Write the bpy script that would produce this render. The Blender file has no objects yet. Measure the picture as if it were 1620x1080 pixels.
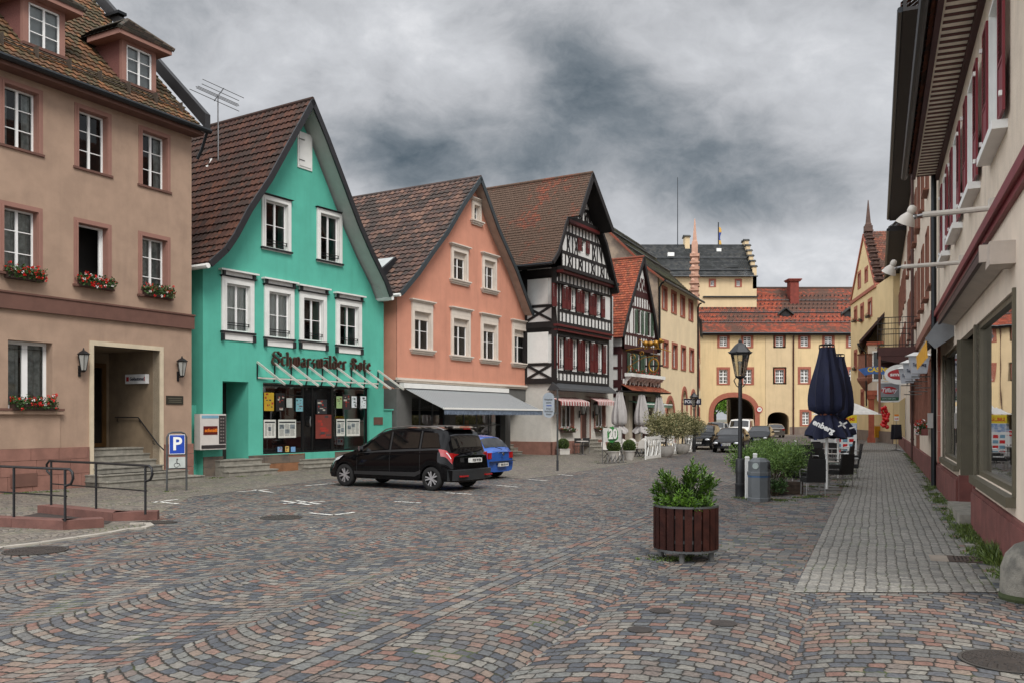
import bpy, math, random
from mathutils import Vector, Matrix
from mathutils.geometry import tessellate_polygon
random.seed(7)
SC = bpy.context.scene; COL = SC.collection
FPX, CX, HY, EYE = 1400.0, 810.0, 661.0, 2.0      # focal length (px of the 1620 px photo), centre column, horizon row, eye height
R = math.radians
# ---------------------------------------------------------------- camera
cd = bpy.data.cameras.new('camera'); cam = bpy.data.objects.new('camera', cd); COL.objects.link(cam)
cam.location = (0, 0, EYE); cam.rotation_euler = (R(90), 0, 0)
cd.sensor_width = 36; cd.lens = FPX/1620*36; cd.shift_y = (HY-540)/1620; cd.clip_start = .1; cd.clip_end = 3000
SC.camera = cam
# ---------------------------------------------------------------- exposure
SC.view_settings.view_transform = 'Standard'; SC.view_settings.look = 'None'; SC.view_settings.gamma = 1
SC.view_settings.exposure = 0.12
# ---------------------------------------------------------------- node expression helper
class E:
    """a socket (or number) with arithmetic that builds Math nodes"""
    def __init__(s, nt, k): s.nt, s.k = nt, k
    def m(s, op, *a, clamp=False):
        n = s.nt.nodes.new('ShaderNodeMath'); n.operation = op; n.use_clamp = clamp
        for i, x in enumerate((s,)+a):
            x = x.k if isinstance(x, E) else x
            if isinstance(x, (int, float)): n.inputs[i].default_value = x
            else: s.nt.links.new(x, n.inputs[i])
        return E(s.nt, n.outputs[0])
    def __add__(s, o): return s.m('ADD', o)
    def __radd__(s, o): return s.m('ADD', o)
    def __sub__(s, o): return s.m('SUBTRACT', o)
    def __rsub__(s, o): return E(s.nt, o).m('SUBTRACT', s)
    def __mul__(s, o): return s.m('MULTIPLY', o)
    def __rmul__(s, o): return s.m('MULTIPLY', o)
    def __truediv__(s, o): return s.m('DIVIDE', o)
    def __neg__(s): return s.m('MULTIPLY', -1)
    def floor(s): return s.m('FLOOR')
    def frac(s): return s.m('FRACT')
    def abs(s): return s.m('ABSOLUTE')
    def clamp(s): return s.m('ADD', 0, clamp=True)
    def step(s, a, b):
        n = s.nt.nodes.new('ShaderNodeMapRange'); n.interpolation_type = 'SMOOTHSTEP'
        s.nt.links.new(s.k, n.inputs[0]); n.inputs[1].default_value = a; n.inputs[2].default_value = b
        return E(s.nt, n.outputs[0])
def L(nt, a, b): nt.links.new(a.k if isinstance(a, E) else a, b)
def comb(nt, x, y, z=0):
    n = nt.nodes.new('ShaderNodeCombineXYZ')
    for i, v in enumerate((x, y, z)):
        if isinstance(v, E) and not isinstance(v.k, (int, float)): L(nt, v, n.inputs[i])
        else: n.inputs[i].default_value = v.k if isinstance(v, E) else v
    return n.outputs[0]
def noise(nt, vec, scale, detail=3, rough=.5, col=False, dim='3D'):
    n = nt.nodes.new('ShaderNodeTexNoise'); n.noise_dimensions = dim
    if vec is not None: L(nt, vec, n.inputs['Vector'])
    n.inputs['Scale'].default_value = scale; n.inputs['Detail'].default_value = detail; n.inputs['Roughness'].default_value = rough
    return n.outputs['Color'] if col else E(nt, n.outputs['Fac'])
def white(nt, vec, dim='3D'):
    n = nt.nodes.new('ShaderNodeTexWhiteNoise'); n.noise_dimensions = dim; L(nt, vec, n.inputs['Vector']); return E(nt, n.outputs['Value'])
def ramp(nt, fac, stops, interp='LINEAR'):
    n = nt.nodes.new('ShaderNodeValToRGB'); n.color_ramp.interpolation = interp; e = n.color_ramp.elements
    while len(e) > 1: e.remove(e[-1])
    e[0].position = stops[0][0]; e[0].color = (*stops[0][1], 1)
    for p, c in stops[1:]:
        x = e.new(p); x.color = (*c, 1)
    L(nt, fac, n.inputs[0]); return n.outputs[0]
def mixc(nt, fac, a, b, mode='MIX'):
    n = nt.nodes.new('ShaderNodeMix'); n.data_type = 'RGBA'; n.blend_type = mode
    if isinstance(fac, E): L(nt, fac, n.inputs[0])
    else: n.inputs[0].default_value = fac
    for i, c in ((6, a), (7, b)):
        if isinstance(c, (tuple, list)): n.inputs[i].default_value = (*c, 1)
        else: L(nt, c, n.inputs[i])
    return n.outputs[2]
def vmath(nt, op, a, b):
    n = nt.nodes.new('ShaderNodeVectorMath'); n.operation = op
    L(nt, a, n.inputs[0])
    if isinstance(b, (tuple, list)): n.inputs[1].default_value = b
    else: L(nt, b, n.inputs[1])
    return n.outputs[1] if op in ('DOT_PRODUCT', 'DISTANCE') else n.outputs[0]
def sl(c):  # 0-255 display colour -> linear
    return tuple((x/255/12.92 if x/255 <= .04045 else ((x/255+.055)/1.055)**2.4) for x in c)
# ---------------------------------------------------------------- world: heavy grey cloud over a daylight sky
SUN_EL, SUN_AZ = R(48), R(158)       # azimuth from +Y (north) clockwise; the sun stands behind the photographer
w = bpy.data.worlds.new('World'); SC.world = w; w.use_nodes = True; nt = w.node_tree; nt.nodes.clear()
out = nt.nodes.new('ShaderNodeOutputWorld')
sky = nt.nodes.new('ShaderNodeTexSky'); sky.sky_type = 'NISHITA'; sky.sun_disc = False
sky.sun_elevation = SUN_EL; sky.sun_rotation = SUN_AZ
bg = nt.nodes.new('ShaderNodeBackground'); bg.inputs[1].default_value = .08; L(nt, sky.outputs[0], bg.inputs[0])
tc = nt.nodes.new('ShaderNodeTexCoord'); D = tc.outputs['Generated']
sp = nt.nodes.new('ShaderNodeSeparateXYZ'); L(nt, D, sp.inputs[0]); dx, dy, dz = (E(nt, sp.outputs[i]) for i in range(3))
den = dz.m('MAXIMUM', 0)+.28
pl = comb(nt, dx*3.2, dy*3.2, dz*5.2)
wv = noise(nt, pl, .8, 5, .55, col=True)
pw = vmath(nt, 'ADD', pl, vmath(nt, 'MULTIPLY', vmath(nt, 'SUBTRACT', wv, (.5, .5, .5)), (.6, .6, .6)))
n1 = noise(nt, pw, 1.25, 9, .56); n2 = noise(nt, vmath(nt, 'ADD', pw, (3.1, 1.7, .4)), 3.6, 9, .64)
n3 = noise(nt, vmath(nt, 'ADD', pw, (1.3, 7.7, 2.4)), 2.0, 3, .5)
billow = 1-(n3-.5).abs()*4
def blob(px, py, sx, sy):
    d = Vector(((px-CX)/FPX, 1, (HY-py)/FPX)).normalized()
    e = vmath(nt, 'DISTANCE', vmath(nt, 'MULTIPLY', D, (FPX/sx, FPX/sx, FPX/sy)), tuple(c*k for c, k in zip(d, (FPX/sx, FPX/sx, FPX/sy))))
    return (-(E(nt, e).m('POWER', 2))).m('EXPONENT')
b = (n1-.5)*.95 + (n2-.5)*.6 + (billow-.6)*.13 + .66
b = b - blob(930, 150, 120, 75)*.30 - blob(1130, 260, 190, 70)*.36 - blob(1250, 330, 120, 40)*.2 - blob(700, 270, 200, 60)*.24 - blob(560, 190, 120, 50)*.08 - blob(250, 60, 160, 60)*.10 - blob(850, 60, 80, 40)*.12
b = b + blob(560, 60, 200, 90)*.12 + blob(1300, 400, 260, 50)*.16 + blob(1090, 60, 110, 70)*.12 + blob(1330, 150, 120, 130)*.14 + blob(720, 110, 90, 50)*.10
b = b + (dy*-1).step(-.2, .8)*.2 + dz.step(.4, .9)*.12
crgb = ramp(nt, b, [(.0, sl((62, 72, 80))), (.18, sl((88, 100, 109))), (.34, sl((124, 132, 139))), (.5, sl((160, 164, 169))), (.66, sl((190, 192, 196))), (.82, sl((208, 210, 214))), (1.0, sl((232, 233, 236)))])
bright = (dy*-1).step(-.15, .7)*.9 + dz.step(.5, .95)*1.5 + (dx*-1).step(.5, .95)*3.0 + 1.0   # added brightness overhead, behind the camera and at left, to light the facades
cb = nt.nodes.new('ShaderNodeBackground'); L(nt, crgb, cb.inputs[0]); L(nt, bright*.92, cb.inputs[1])
mx = nt.nodes.new('ShaderNodeMixShader'); mx.inputs[0].default_value = .95
L(nt, bg.outputs[0], mx.inputs[1]); L(nt, cb.outputs[0], mx.inputs[2]); L(nt, mx.outputs[0], out.inputs[0])
# ---------------------------------------------------------------- sun behind the cloud
sd = bpy.data.lights.new('sun', 'SUN'); sd.energy = 2.4; sd.angle = R(22); sd.color = (1, .96, .9)
so = bpy.data.objects.new('sun', sd); COL.objects.link(so)
so.rotation_euler = Vector((math.sin(SUN_AZ)*math.cos(SUN_EL), math.cos(SUN_AZ)*math.cos(SUN_EL), math.sin(SUN_EL))).to_track_quat('Z', 'Y').to_euler()
# ---------------------------------------------------------------- materials
MATS = {}
def newmat(name):
    m = bpy.data.materials.new(name); m.use_nodes = True; nt = m.node_tree
    return m, nt, nt.nodes['Principled BSDF']
def mat(name, c, rough=.75, metal=0, var=.12, vs=3.0, bump=0, bs=60, spec=.5, c2=None, stain=0, coat=0, oc=True, alpha=None, sheen=0):
    """c is a display colour 0-255 of the albedo; var = brightness variation; c2 = second colour mixed in by noise"""
    if name in MATS: return MATS[name]
    m, nt, p = newmat(name); base = sl(c)
    tc = nt.nodes.new('ShaderNodeTexCoord'); v = tc.outputs['Object']
    n = noise(nt, v, vs, 5, .6)
    if c2 is None: col = mixc(nt, n.step(.3, .7), tuple(x*(1-var) for x in base), tuple(min(1, x*(1+var)) for x in base))
    else: col = mixc(nt, n.step(.42, .62), base, sl(c2))
    if stain:
        mp = nt.nodes.new('ShaderNodeMapping'); L(nt, v, mp.inputs[0]); mp.inputs['Scale'].default_value = (1, 1, .12)
        s = noise(nt, mp.outputs[0], 2.2, 5, .65).step(.45, .8)*stain
        col = mixc(nt, s, col, tuple(x*.45 for x in base))
    L(nt, col, p.inputs['Base Color'])
    p.inputs['Roughness'].default_value = rough; p.inputs['Metallic'].default_value = metal
    p.inputs['Specular IOR Level'].default_value = spec; p.inputs['Coat Weight'].default_value = coat
    if coat: p.inputs['Coat Roughness'].default_value = .04
    if bump:
        bn = nt.nodes.new('ShaderNodeBump'); bn.inputs['Strength'].default_value = min(1, bump); bn.inputs['Distance'].default_value = .01
        L(nt, noise(nt, v, bs, 3, .6), bn.inputs['Height']); L(nt, bn.outputs[0], p.inputs['Normal'])
    MATS[name] = m; return m
def glassmat(name='window_glass', tint=(.85, .9, .9), f0=.01):
    if name in MATS: return MATS[name]
    m, nt, p = newmat(name); nt.nodes.remove(p); o = nt.nodes['Material Output']
    t = nt.nodes.new('ShaderNodeBsdfTransparent'); t.inputs[0].default_value = (*tint, 1)
    g = nt.nodes.new('ShaderNodeBsdfGlossy'); g.inputs['Roughness'].default_value = .015
    tc = nt.nodes.new('ShaderNodeTexCoord'); bn = nt.nodes.new('ShaderNodeBump'); bn.inputs['Strength'].default_value = .06; bn.inputs['Distance'].default_value = .02
    L(nt, noise(nt, tc.outputs['Object'], 1.3, 1), bn.inputs['Height']); L(nt, bn.outputs[0], g.inputs['Normal'])
    lw = nt.nodes.new('ShaderNodeFresnel'); lw.inputs[0].default_value = 1.5
    mxs = nt.nodes.new('ShaderNodeMixShader'); L(nt, (E(nt, lw.outputs[0])*1.1+f0).clamp(), mxs.inputs[0])
    L(nt, t.outputs[0], mxs.inputs[1]); L(nt, g.outputs[0], mxs.inputs[2]); L(nt, mxs.outputs[0], o.inputs[0])
    MATS[name] = m; return m
def tilemat(name, cols, moss=None, mossamt=.5, rough=.85, ms=1.2):
    """clay tiles: one random tint per tile (from its UV cell), weathering and moss patches"""
    m, nt, p = newmat(name); tc = nt.nodes.new('ShaderNodeTexCoord')
    sp = nt.nodes.new('ShaderNodeSeparateXYZ'); L(nt, tc.outputs['UV'], sp.inputs[0])
    u, v = E(nt, sp.outputs[0]), E(nt, sp.outputs[1])
    r = white(nt, comb(nt, u.floor(), v.floor()))
    k = len(cols); col = ramp(nt, r, [(i/k, sl(c)) for i, c in enumerate(cols)], 'CONSTANT')
    n = noise(nt, tc.outputs['Object'], ms, 6, .65)
    if moss: col = mixc(nt, (n+(r-.5)*.12).step(.60-mossamt*.3, .68-mossamt*.2), col, sl(moss))
    col = mixc(nt, noise(nt, tc.outputs['Object'], 14, 4, .7)*.7, col, (.015, .014, .013), 'MIX') if False else col
    col = mixc(nt, .55, col, mixc(nt, noise(nt, tc.outputs['Object'], 9, 5, .7).step(.3, .75), (.55, .55, .55), (1.35, 1.35, 1.35)), 'MULTIPLY')
    L(nt, col, p.inputs['Base Color']); p.inputs['Roughness'].default_value = rough; p.inputs['Specular IOR Level'].default_value = .3
    bn = nt.nodes.new('ShaderNodeBump'); bn.inputs['Strength'].default_value = .5; bn.inputs['Distance'].default_value = .01
    L(nt, noise(nt, tc.outputs['Object'], 40, 3), bn.inputs['Height']); L(nt, bn.outputs[0], p.inputs['Normal'])
    MATS[name] = m; return m
def leafmat(name, a, b, rough=.45):
    m, nt, p = newmat(name); g = nt.nodes.new('ShaderNodeNewGeometry'); r = E(nt, g.outputs['Random Per Island'])
    L(nt, mixc(nt, r, sl(a), sl(b)), p.inputs['Base Color']); p.inputs['Roughness'].default_value = rough
    p.inputs['Specular IOR Level'].default_value = .35
    p.inputs['Transmission Weight'].default_value = 0
    MATS[name] = m; return m
# ---------------------------------------------------------------- mesh builder
class MB:
    def __init__(s): s.v, s.f, s.uv, s.off = [], [], [], Vector((0, 0, 0))
    def q(s, *p, uv=None):
        i = len(s.v); s.v += [tuple(x) for x in p]; s.f.append(tuple(range(i, i+len(p)))); s.uv.append(uv); return s
    def box(s, x0, x1, y0, y1, z0, z1):
        return s.hexa([(x0, y0, z0), (x1, y0, z0), (x1, y1, z0), (x0, y1, z0), (x0, y0, z1), (x1, y0, z1), (x1, y1, z1), (x0, y1, z1)])
    def hexa(s, c):
        i = len(s.v); s.v += [tuple(x) for x in c]
        for f in ((0, 3, 2, 1), (4, 5, 6, 7), (0, 1, 5, 4), (1, 2, 6, 5), (2, 3, 7, 6), (3, 0, 4, 7)): s.f.append(tuple(i+k for k in f)); s.uv.append(None)
        return s
    def prism(s, poly, ax, a, b):
        """poly: 2D points in the two axes other than ax (x->yz, y->xz, z->xy), extruded from a to b"""
        def P(p, t): return {'x': (t, p[0], p[1]), 'y': (p[0], t, p[1]), 'z': (p[0], p[1], t)}[ax]
        i = len(s.v); n = len(poly); s.v += [P(p, a) for p in poly]+[P(p, b) for p in poly]
        tri = tessellate_polygon([[Vector((p[0], p[1], 0)) for p in poly]])
        for t in tri: s.f.append(tuple(i+k for k in t)); s.uv.append(None); s.f.append(tuple(i+n+k for k in reversed(t))); s.uv.append(None)
        for k in range(n):
            j = (k+1) % n; s.f.append((i+k, i+j, i+n+j, i+n+k)); s.uv.append(None)
        return s
    def beam(s, p, q, w, h, up=(0, 0, 1)):
        p, q = Vector(p), Vector(q); d = (q-p).normalized(); up = Vector(up)
        if abs(d.dot(up)) > .98: up = Vector((0, 1, 0)) if abs(d.y) < .9 else Vector((1, 0, 0))
        a = d.cross(up).normalized()*w/2; c = a.cross(d).normalized()*h/2
        return s.hexa([p-a-c, p+a-c, q+a-c, q-a-c, p-a+c, p+a+c, q+a+c, q-a+c])
    def bar(s, x0, z0, x1, z1, wd, y0, y1):
        d = Vector((x1-x0, z1-z0)); n = Vector((-d.y, d.x)).normalized()*wd/2
        a, b, c, e = (x0-n.x, z0-n.y), (x1-n.x, z1-n.y), (x1+n.x, z1+n.y), (x0+n.x, z0+n.y)
        return s.hexa([(a[0], y0, a[1]), (b[0], y0, b[1]), (b[0], y1, b[1]), (a[0], y1, a[1]), (e[0], y0, e[1]), (c[0], y0, c[1]), (c[0], y1, c[1]), (e[0], y1, e[1])])
    def tube(s, pts, r, n=8, cap=True):
        pts = [Vector(p) for p in pts]; rs = r if isinstance(r, (list, tuple)) else [r]*len(pts); i = len(s.v); prev = None
        for k, p in enumerate(pts):
            d = (pts[min(k+1, len(pts)-1)]-pts[max(k-1, 0)]).normalized()
            if prev is None: prev = d.orthogonal().normalized()
            a = (prev-d*prev.dot(d)); a = a.normalized() if a.length > 1e-5 else d.orthogonal().normalized(); prev = a; b = d.cross(a)
            for j in range(n):
                t = 2*math.pi*j/n; s.v.append(tuple(p+(a*math.cos(t)+b*math.sin(t))*rs[k]))
        for k in range(len(pts)-1):
            for j in range(n):
                l = (j+1) % n; s.f.append((i+k*n+j, i+k*n+l, i+(k+1)*n+l, i+(k+1)*n+j)); s.uv.append(None)
        if cap:
            s.f.append(tuple(i+j for j in reversed(range(n)))); s.uv.append(None)
            s.f.append(tuple(i+(len(pts)-1)*n+j for j in range(n))); s.uv.append(None)
        return s
    def lathe(s, prof, c=(0, 0, 0), n=16, a0=0, sx=1, sy=1, cap=True):
        i = len(s.v)
        for r, z in prof:
            for j in range(n):
                t = a0+2*math.pi*j/n; s.v.append((c[0]+r*sx*math.cos(t), c[1]+r*sy*math.sin(t), c[2]+z))
        for k in range(len(prof)-1):
            for j in range(n):
                l = (j+1) % n; s.f.append((i+k*n+j, i+k*n+l, i+(k+1)*n+l, i+(k+1)*n+j)); s.uv.append(None)
        if cap:
            s.f.append(tuple(i+j for j in reversed(range(n)))); s.uv.append(None)
            s.f.append(tuple(i+(len(prof)-1)*n+j for j in range(n))); s.uv.append(None)
        return s
    def ball(s, c, r, n=8, m=5, sz=1, jit=0):
        return s.lathe([(r*math.sin(math.pi*k/m)*(1+random.uniform(-jit, jit)), -r*sz*math.cos(math.pi*k/m)) for k in range(m+1)], c, n, cap=False)
    def leaf(s, p, d, l, wd, up=None):
        d = Vector(d).normalized(); a = d.cross(Vector(up) if up else Vector((random.uniform(-1, 1), random.uniform(-1, 1), random.uniform(-.3, 1)))).normalized()
        n = a.cross(d); p = Vector(p); m = p+d*l*.5+n*l*.08
        return s.q(p, m-a*wd/2, p+d*l, m+a*wd/2)
    def add(s, o, M=None):
        i = len(s.v); s.v += [tuple(M @ Vector(v)) for v in o.v] if M else list(o.v)
        s.f += [tuple(k+i for k in f) for f in o.f]; s.uv += o.uv; return s
    def wallpoly(s, outer, holes, y=0, rev=.2):
        """wall in the xz plane at y, with openings and their reveals going to y+rev"""
        loops = [[Vector((p[0], p[1], 0)) for p in outer]]+[[Vector((p[0], p[1], 0)) for p in h] for h in holes]
        i = len(s.v); flat = [p for l in loops for p in l]; s.v += [(p.x, y, p.y) for p in flat]
        for t in tessellate_polygon(loops): s.f.append(tuple(i+k for k in t)); s.uv.append(None)
        for h in holes:
            for k in range(len(h)):
                a, b = h[k], h[(k+1) % len(h)]; s.q((a[0], y, a[1]), (b[0], y, b[1]), (b[0], y+rev, b[1]), (a[0], y+rev, a[1]))
        return s
    def mesh(s, name, m, smooth=None):
        me = bpy.data.meshes.new(name); me.from_pydata(s.v, [], s.f)
        for x in (m if isinstance(m, (list, tuple)) else [m]): me.materials.append(x)
        if any(u is not None for u in s.uv):
            ul = me.uv_layers.new(name='UVMap'); k = 0
            for f, u in zip(s.f, s.uv):
                for j in range(len(f)):
                    if u is not None: ul.data[k].uv = u[j]
                    k += 1
        if smooth is not None: me.shade_smooth(); me.set_sharp_from_angle(angle=R(smooth))
        me.update(); return me
def pieces(mb):
    """split a builder into its far-apart pieces, so that each becomes a part of its own"""
    n = len(mb.v); par = list(range(n))
    def find(a):
        while par[a] != a: par[a] = par[par[a]]; a = par[a]
        return a
    for f in mb.f:
        r0 = find(f[0])
        for k in f[1:]:
            r = find(k)
            if r != r0: par[r] = r0
    isl = {}
    for f in mb.f: isl.setdefault(find(f[0]), []).append(f)
    if len(isl) < 2 or len(isl) > 140: return [mb]
    ks = list(isl); lo, hi = {}, {}
    for i in range(n):
        k = find(i); v = mb.v[i]
        if k in lo: lo[k] = tuple(map(min, lo[k], v)); hi[k] = tuple(map(max, hi[k], v))
        else: lo[k] = hi[k] = v
    size = {k: max(h-l for h, l in zip(hi[k], lo[k])) for k in ks}; cp = {k: k for k in ks}
    def cf(a):
        while cp[a] != a: a = cp[a]
        return a
    for i, a in enumerate(ks):
        for b in ks[i+1:]:
            g = math.sqrt(sum(max(0, lo[a][j]-hi[b][j], lo[b][j]-hi[a][j])**2 for j in range(3)))
            if g <= max(.02, .5*max(size[a], size[b])): cp[cf(a)] = cf(b)
    cl = {}
    for k in ks: cl.setdefault(cf(k), set()).add(k)
    if len(cl) < 2 or len(cl) > 60: return [mb]
    out = []
    for g in cl.values():
        m = MB(); mp = {}
        for f, u in zip(mb.f, mb.uv):
            if find(f[0]) in g:
                for k in f:
                    if k not in mp: mp[k] = len(m.v); m.v.append(mb.v[k])
                m.f.append(tuple(mp[k] for k in f)); m.uv.append(u)
        out.append(m)
    return out
def obj(name, mb, m, parent=None, smooth=None, label=None):
    if parent is not None and name.split('_')[-1] not in ('leaves', 'flowers', 'print', 'lettering', 'letters', 'wall', 'roof'):
        ps = pieces(mb)
        for p in ps[1:]: _obj(name, p, m, parent, smooth, label)
        return _obj(name, ps[0], m, parent, smooth, label)
    return _obj(name, mb, m, parent, smooth, label)
def _obj(name, mb, m, parent=None, smooth=None, label=None):
    o = bpy.data.objects.new(name, mb.mesh(name, m, smooth)); COL.objects.link(o)
    if parent is not None: o.parent = parent
    if label: o['label'] = label
    return o
def thing(name, label, cat, loc=(0, 0, 0), rz=0, group=None):
    o = bpy.data.objects.new(name, None); COL.objects.link(o); o.location = loc; o.rotation_euler = (0, 0, rz); o.empty_display_size = .2
    o['label'] = label; o['category'] = cat
    if group: o['group'] = group
    return o
def tag(o, label, cat, group=None, loc=None, rz=None):
    o['label'] = label; o['category'] = cat
    if group: o['group'] = group
    if loc: o.location = loc
    if rz is not None: o.rotation_euler = (0, 0, rz)
    return o
def copytree(o, parent=None):
    c = o.copy(); COL.objects.link(c); c.parent = parent
    for ch in list(o.children): copytree(ch, c)
    return c
def dup(o, loc, rz=0, label=None, group=None, scale=None):
    c = copytree(o); c.location = loc; c.rotation_euler = (0, 0, rz)
    if label: c['label'] = label
    if group: c['group'] = group
    if scale: c.scale = (scale,)*3
    return c
def gp(px, py, z=0):
    """ground point seen at a pixel of the photo"""
    Y = FPX*(EYE-z)/(py-HY); return Vector(((px-CX)/FPX*Y, Y, z))
class Fr:
    """frame of a facade: origin on the ground, x along the wall, y into the house"""
    def __init__(s, px, Y, vp, flip=False):
        s.O = Vector(((px-CX)/FPX*Y, Y)); d = Vector((vp-CX, FPX)).normalized() if vp is not None else Vector((1, 0))
        if flip: d = -d
        s.d = d; s.n = Vector((-d.y, d.x)); s.rz = math.atan2(d.y, d.x); s.holes = []
    def s(s, px, y=0):
        k = (px-CX)/FPX; o = s.O+s.n*y; return (k*o.y-o.x)/(s.d.x-k*s.d.y)
    def z(s, px, py, y=0):
        x = s.s(px, y); Y = (s.O+s.n*y+s.d*x).y; return EYE+(HY-py)/FPX*Y
    def sz(s, px, py, y=0): return (s.s(px, y), s.z(px, py, y))
    def box(s, pl, pr, pt, pb, y=0):
        """opening seen between columns pl..pr; top and bottom rows measured at pl"""
        return s.s(pl, y), s.s(pr, y), s.z(pl, pb, y), s.z(pl, pt, y)
    def loc(s): return (s.O.x, s.O.y, 0)
    def W(s, x, y, z=0): p = s.O+s.d*x+s.n*y; return Vector((p.x, p.y, z))
    def thing(s, name, label, cat, x=0, y=0, z=0, group=None): return thing(name, label, cat, s.W(x, y, z), s.rz, group)
def tiles(mb, o, ud, prof, u0, u1, tw=.25, th=.34, kind='pan', amp=.03, lift=.03, u0b=None, u1b=None, jit=.006):
    """rows of roof tiles. o: origin, ud: unit direction along the eaves, prof: 3D offsets from eaves to ridge"""
    o, ud = Vector(o), Vector(ud); P = [Vector(p) for p in prof]
    segs = [(P[i+1]-P[i]).length for i in range(len(P)-1)]; T = sum(segs); nr = max(1, round(T/th)); u0b = u0 if u0b is None else u0b; u1b = u1 if u1b is None else u1b
    def at(t):
        for i, l in enumerate(segs):
            if t <= l+1e-6 or i == len(segs)-1: return P[i]+(P[i+1]-P[i])*(t/l), (P[i+1]-P[i]).normalized()
            t -= l
    sgn = None
    for r in range(nr):
        t0, t1 = T*r/nr, T*(r+1)/nr; (a, d), (b, d2) = at(t0), at(t1); n = ud.cross(d).normalized()
        if n.z < 0: n = -n
        f = (r+.0)/nr; ua, ub = u0+(u0b-u0)*f, u1+(u1b-u1)*f
        sh = (.5 if (r % 2 and kind == 'flat') else 0)
        c0, c1 = math.floor(ua/tw-sh), math.ceil(ub/tw-sh)
        for c in range(c0, c1):
            x0, x1 = (c+sh)*tw, (c+1+sh)*tw
            dl = lift+random.uniform(-jit, jit)
            if kind == 'pan': ks = [0, .25, .5, .75, 1]; hs = [0, .75, 1, .45, 0]
            else: ks = [0.03, .97]; hs = [0, 0]
            for i in range(len(ks)-1):
                xa, xb = x0+ks[i]*tw, x0+ks[i+1]*tw
                xa, xb = max(xa, ua), min(xb, ub)
                if xb-xa < .004: continue
                ha, hb = hs[i]*amp, hs[i+1]*amp
                A, B = o+a+ud*xa+n*(ha+dl), o+a+ud*xb+n*(hb+dl); C_, D_ = o+b+ud*xb+n*hb, o+b+ud*xa+n*ha
                uv = [(c+.5, r+.5)]*4
                mb.q(A, B, C_, D_, uv=uv); mb.q(A-n*(dl+.02), B-n*(dl+.02), B, A, uv=uv)
    return mb
# ---------------------------------------------------------------- shared materials
M_glass = glassmat(); M_white = mat('white_paint', (222, 222, 218), .45, var=.04); M_frame = mat('white_window_frame', (226, 226, 224), .4, var=.03)
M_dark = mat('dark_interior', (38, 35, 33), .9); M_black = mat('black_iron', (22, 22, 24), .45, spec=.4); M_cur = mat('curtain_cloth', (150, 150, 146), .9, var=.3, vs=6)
M_zinc = mat('dark_zinc', (40, 43, 46), .4, metal=.6); M_steel = mat('steel', (150, 150, 150), .3, metal=.9); M_stoneg = mat('grey_stone', (130, 126, 116), .85, var=.22, vs=5, bump=.6, bs=50, stain=.5)
M_pot = mat('pot_ceramic', (178, 174, 168), .6, var=.08, stain=.2); M_leaf = leafmat('green_leaves', (24, 44, 18), (62, 92, 38)); M_gleaf = leafmat('laurel_leaves', (24, 46, 16), (92, 126, 42), .35)
M_red = leafmat('red_petals', (170, 12, 16), (215, 30, 26)); M_wpet = leafmat('white_petals', (205, 195, 195), (235, 230, 226)); M_box = mat('planter_box', (52, 34, 28), .7)
M_soil = mat('soil', (40, 32, 25), .95); M_weed = leafmat('weed_blades', (48, 66, 28), (96, 112, 50))
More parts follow.
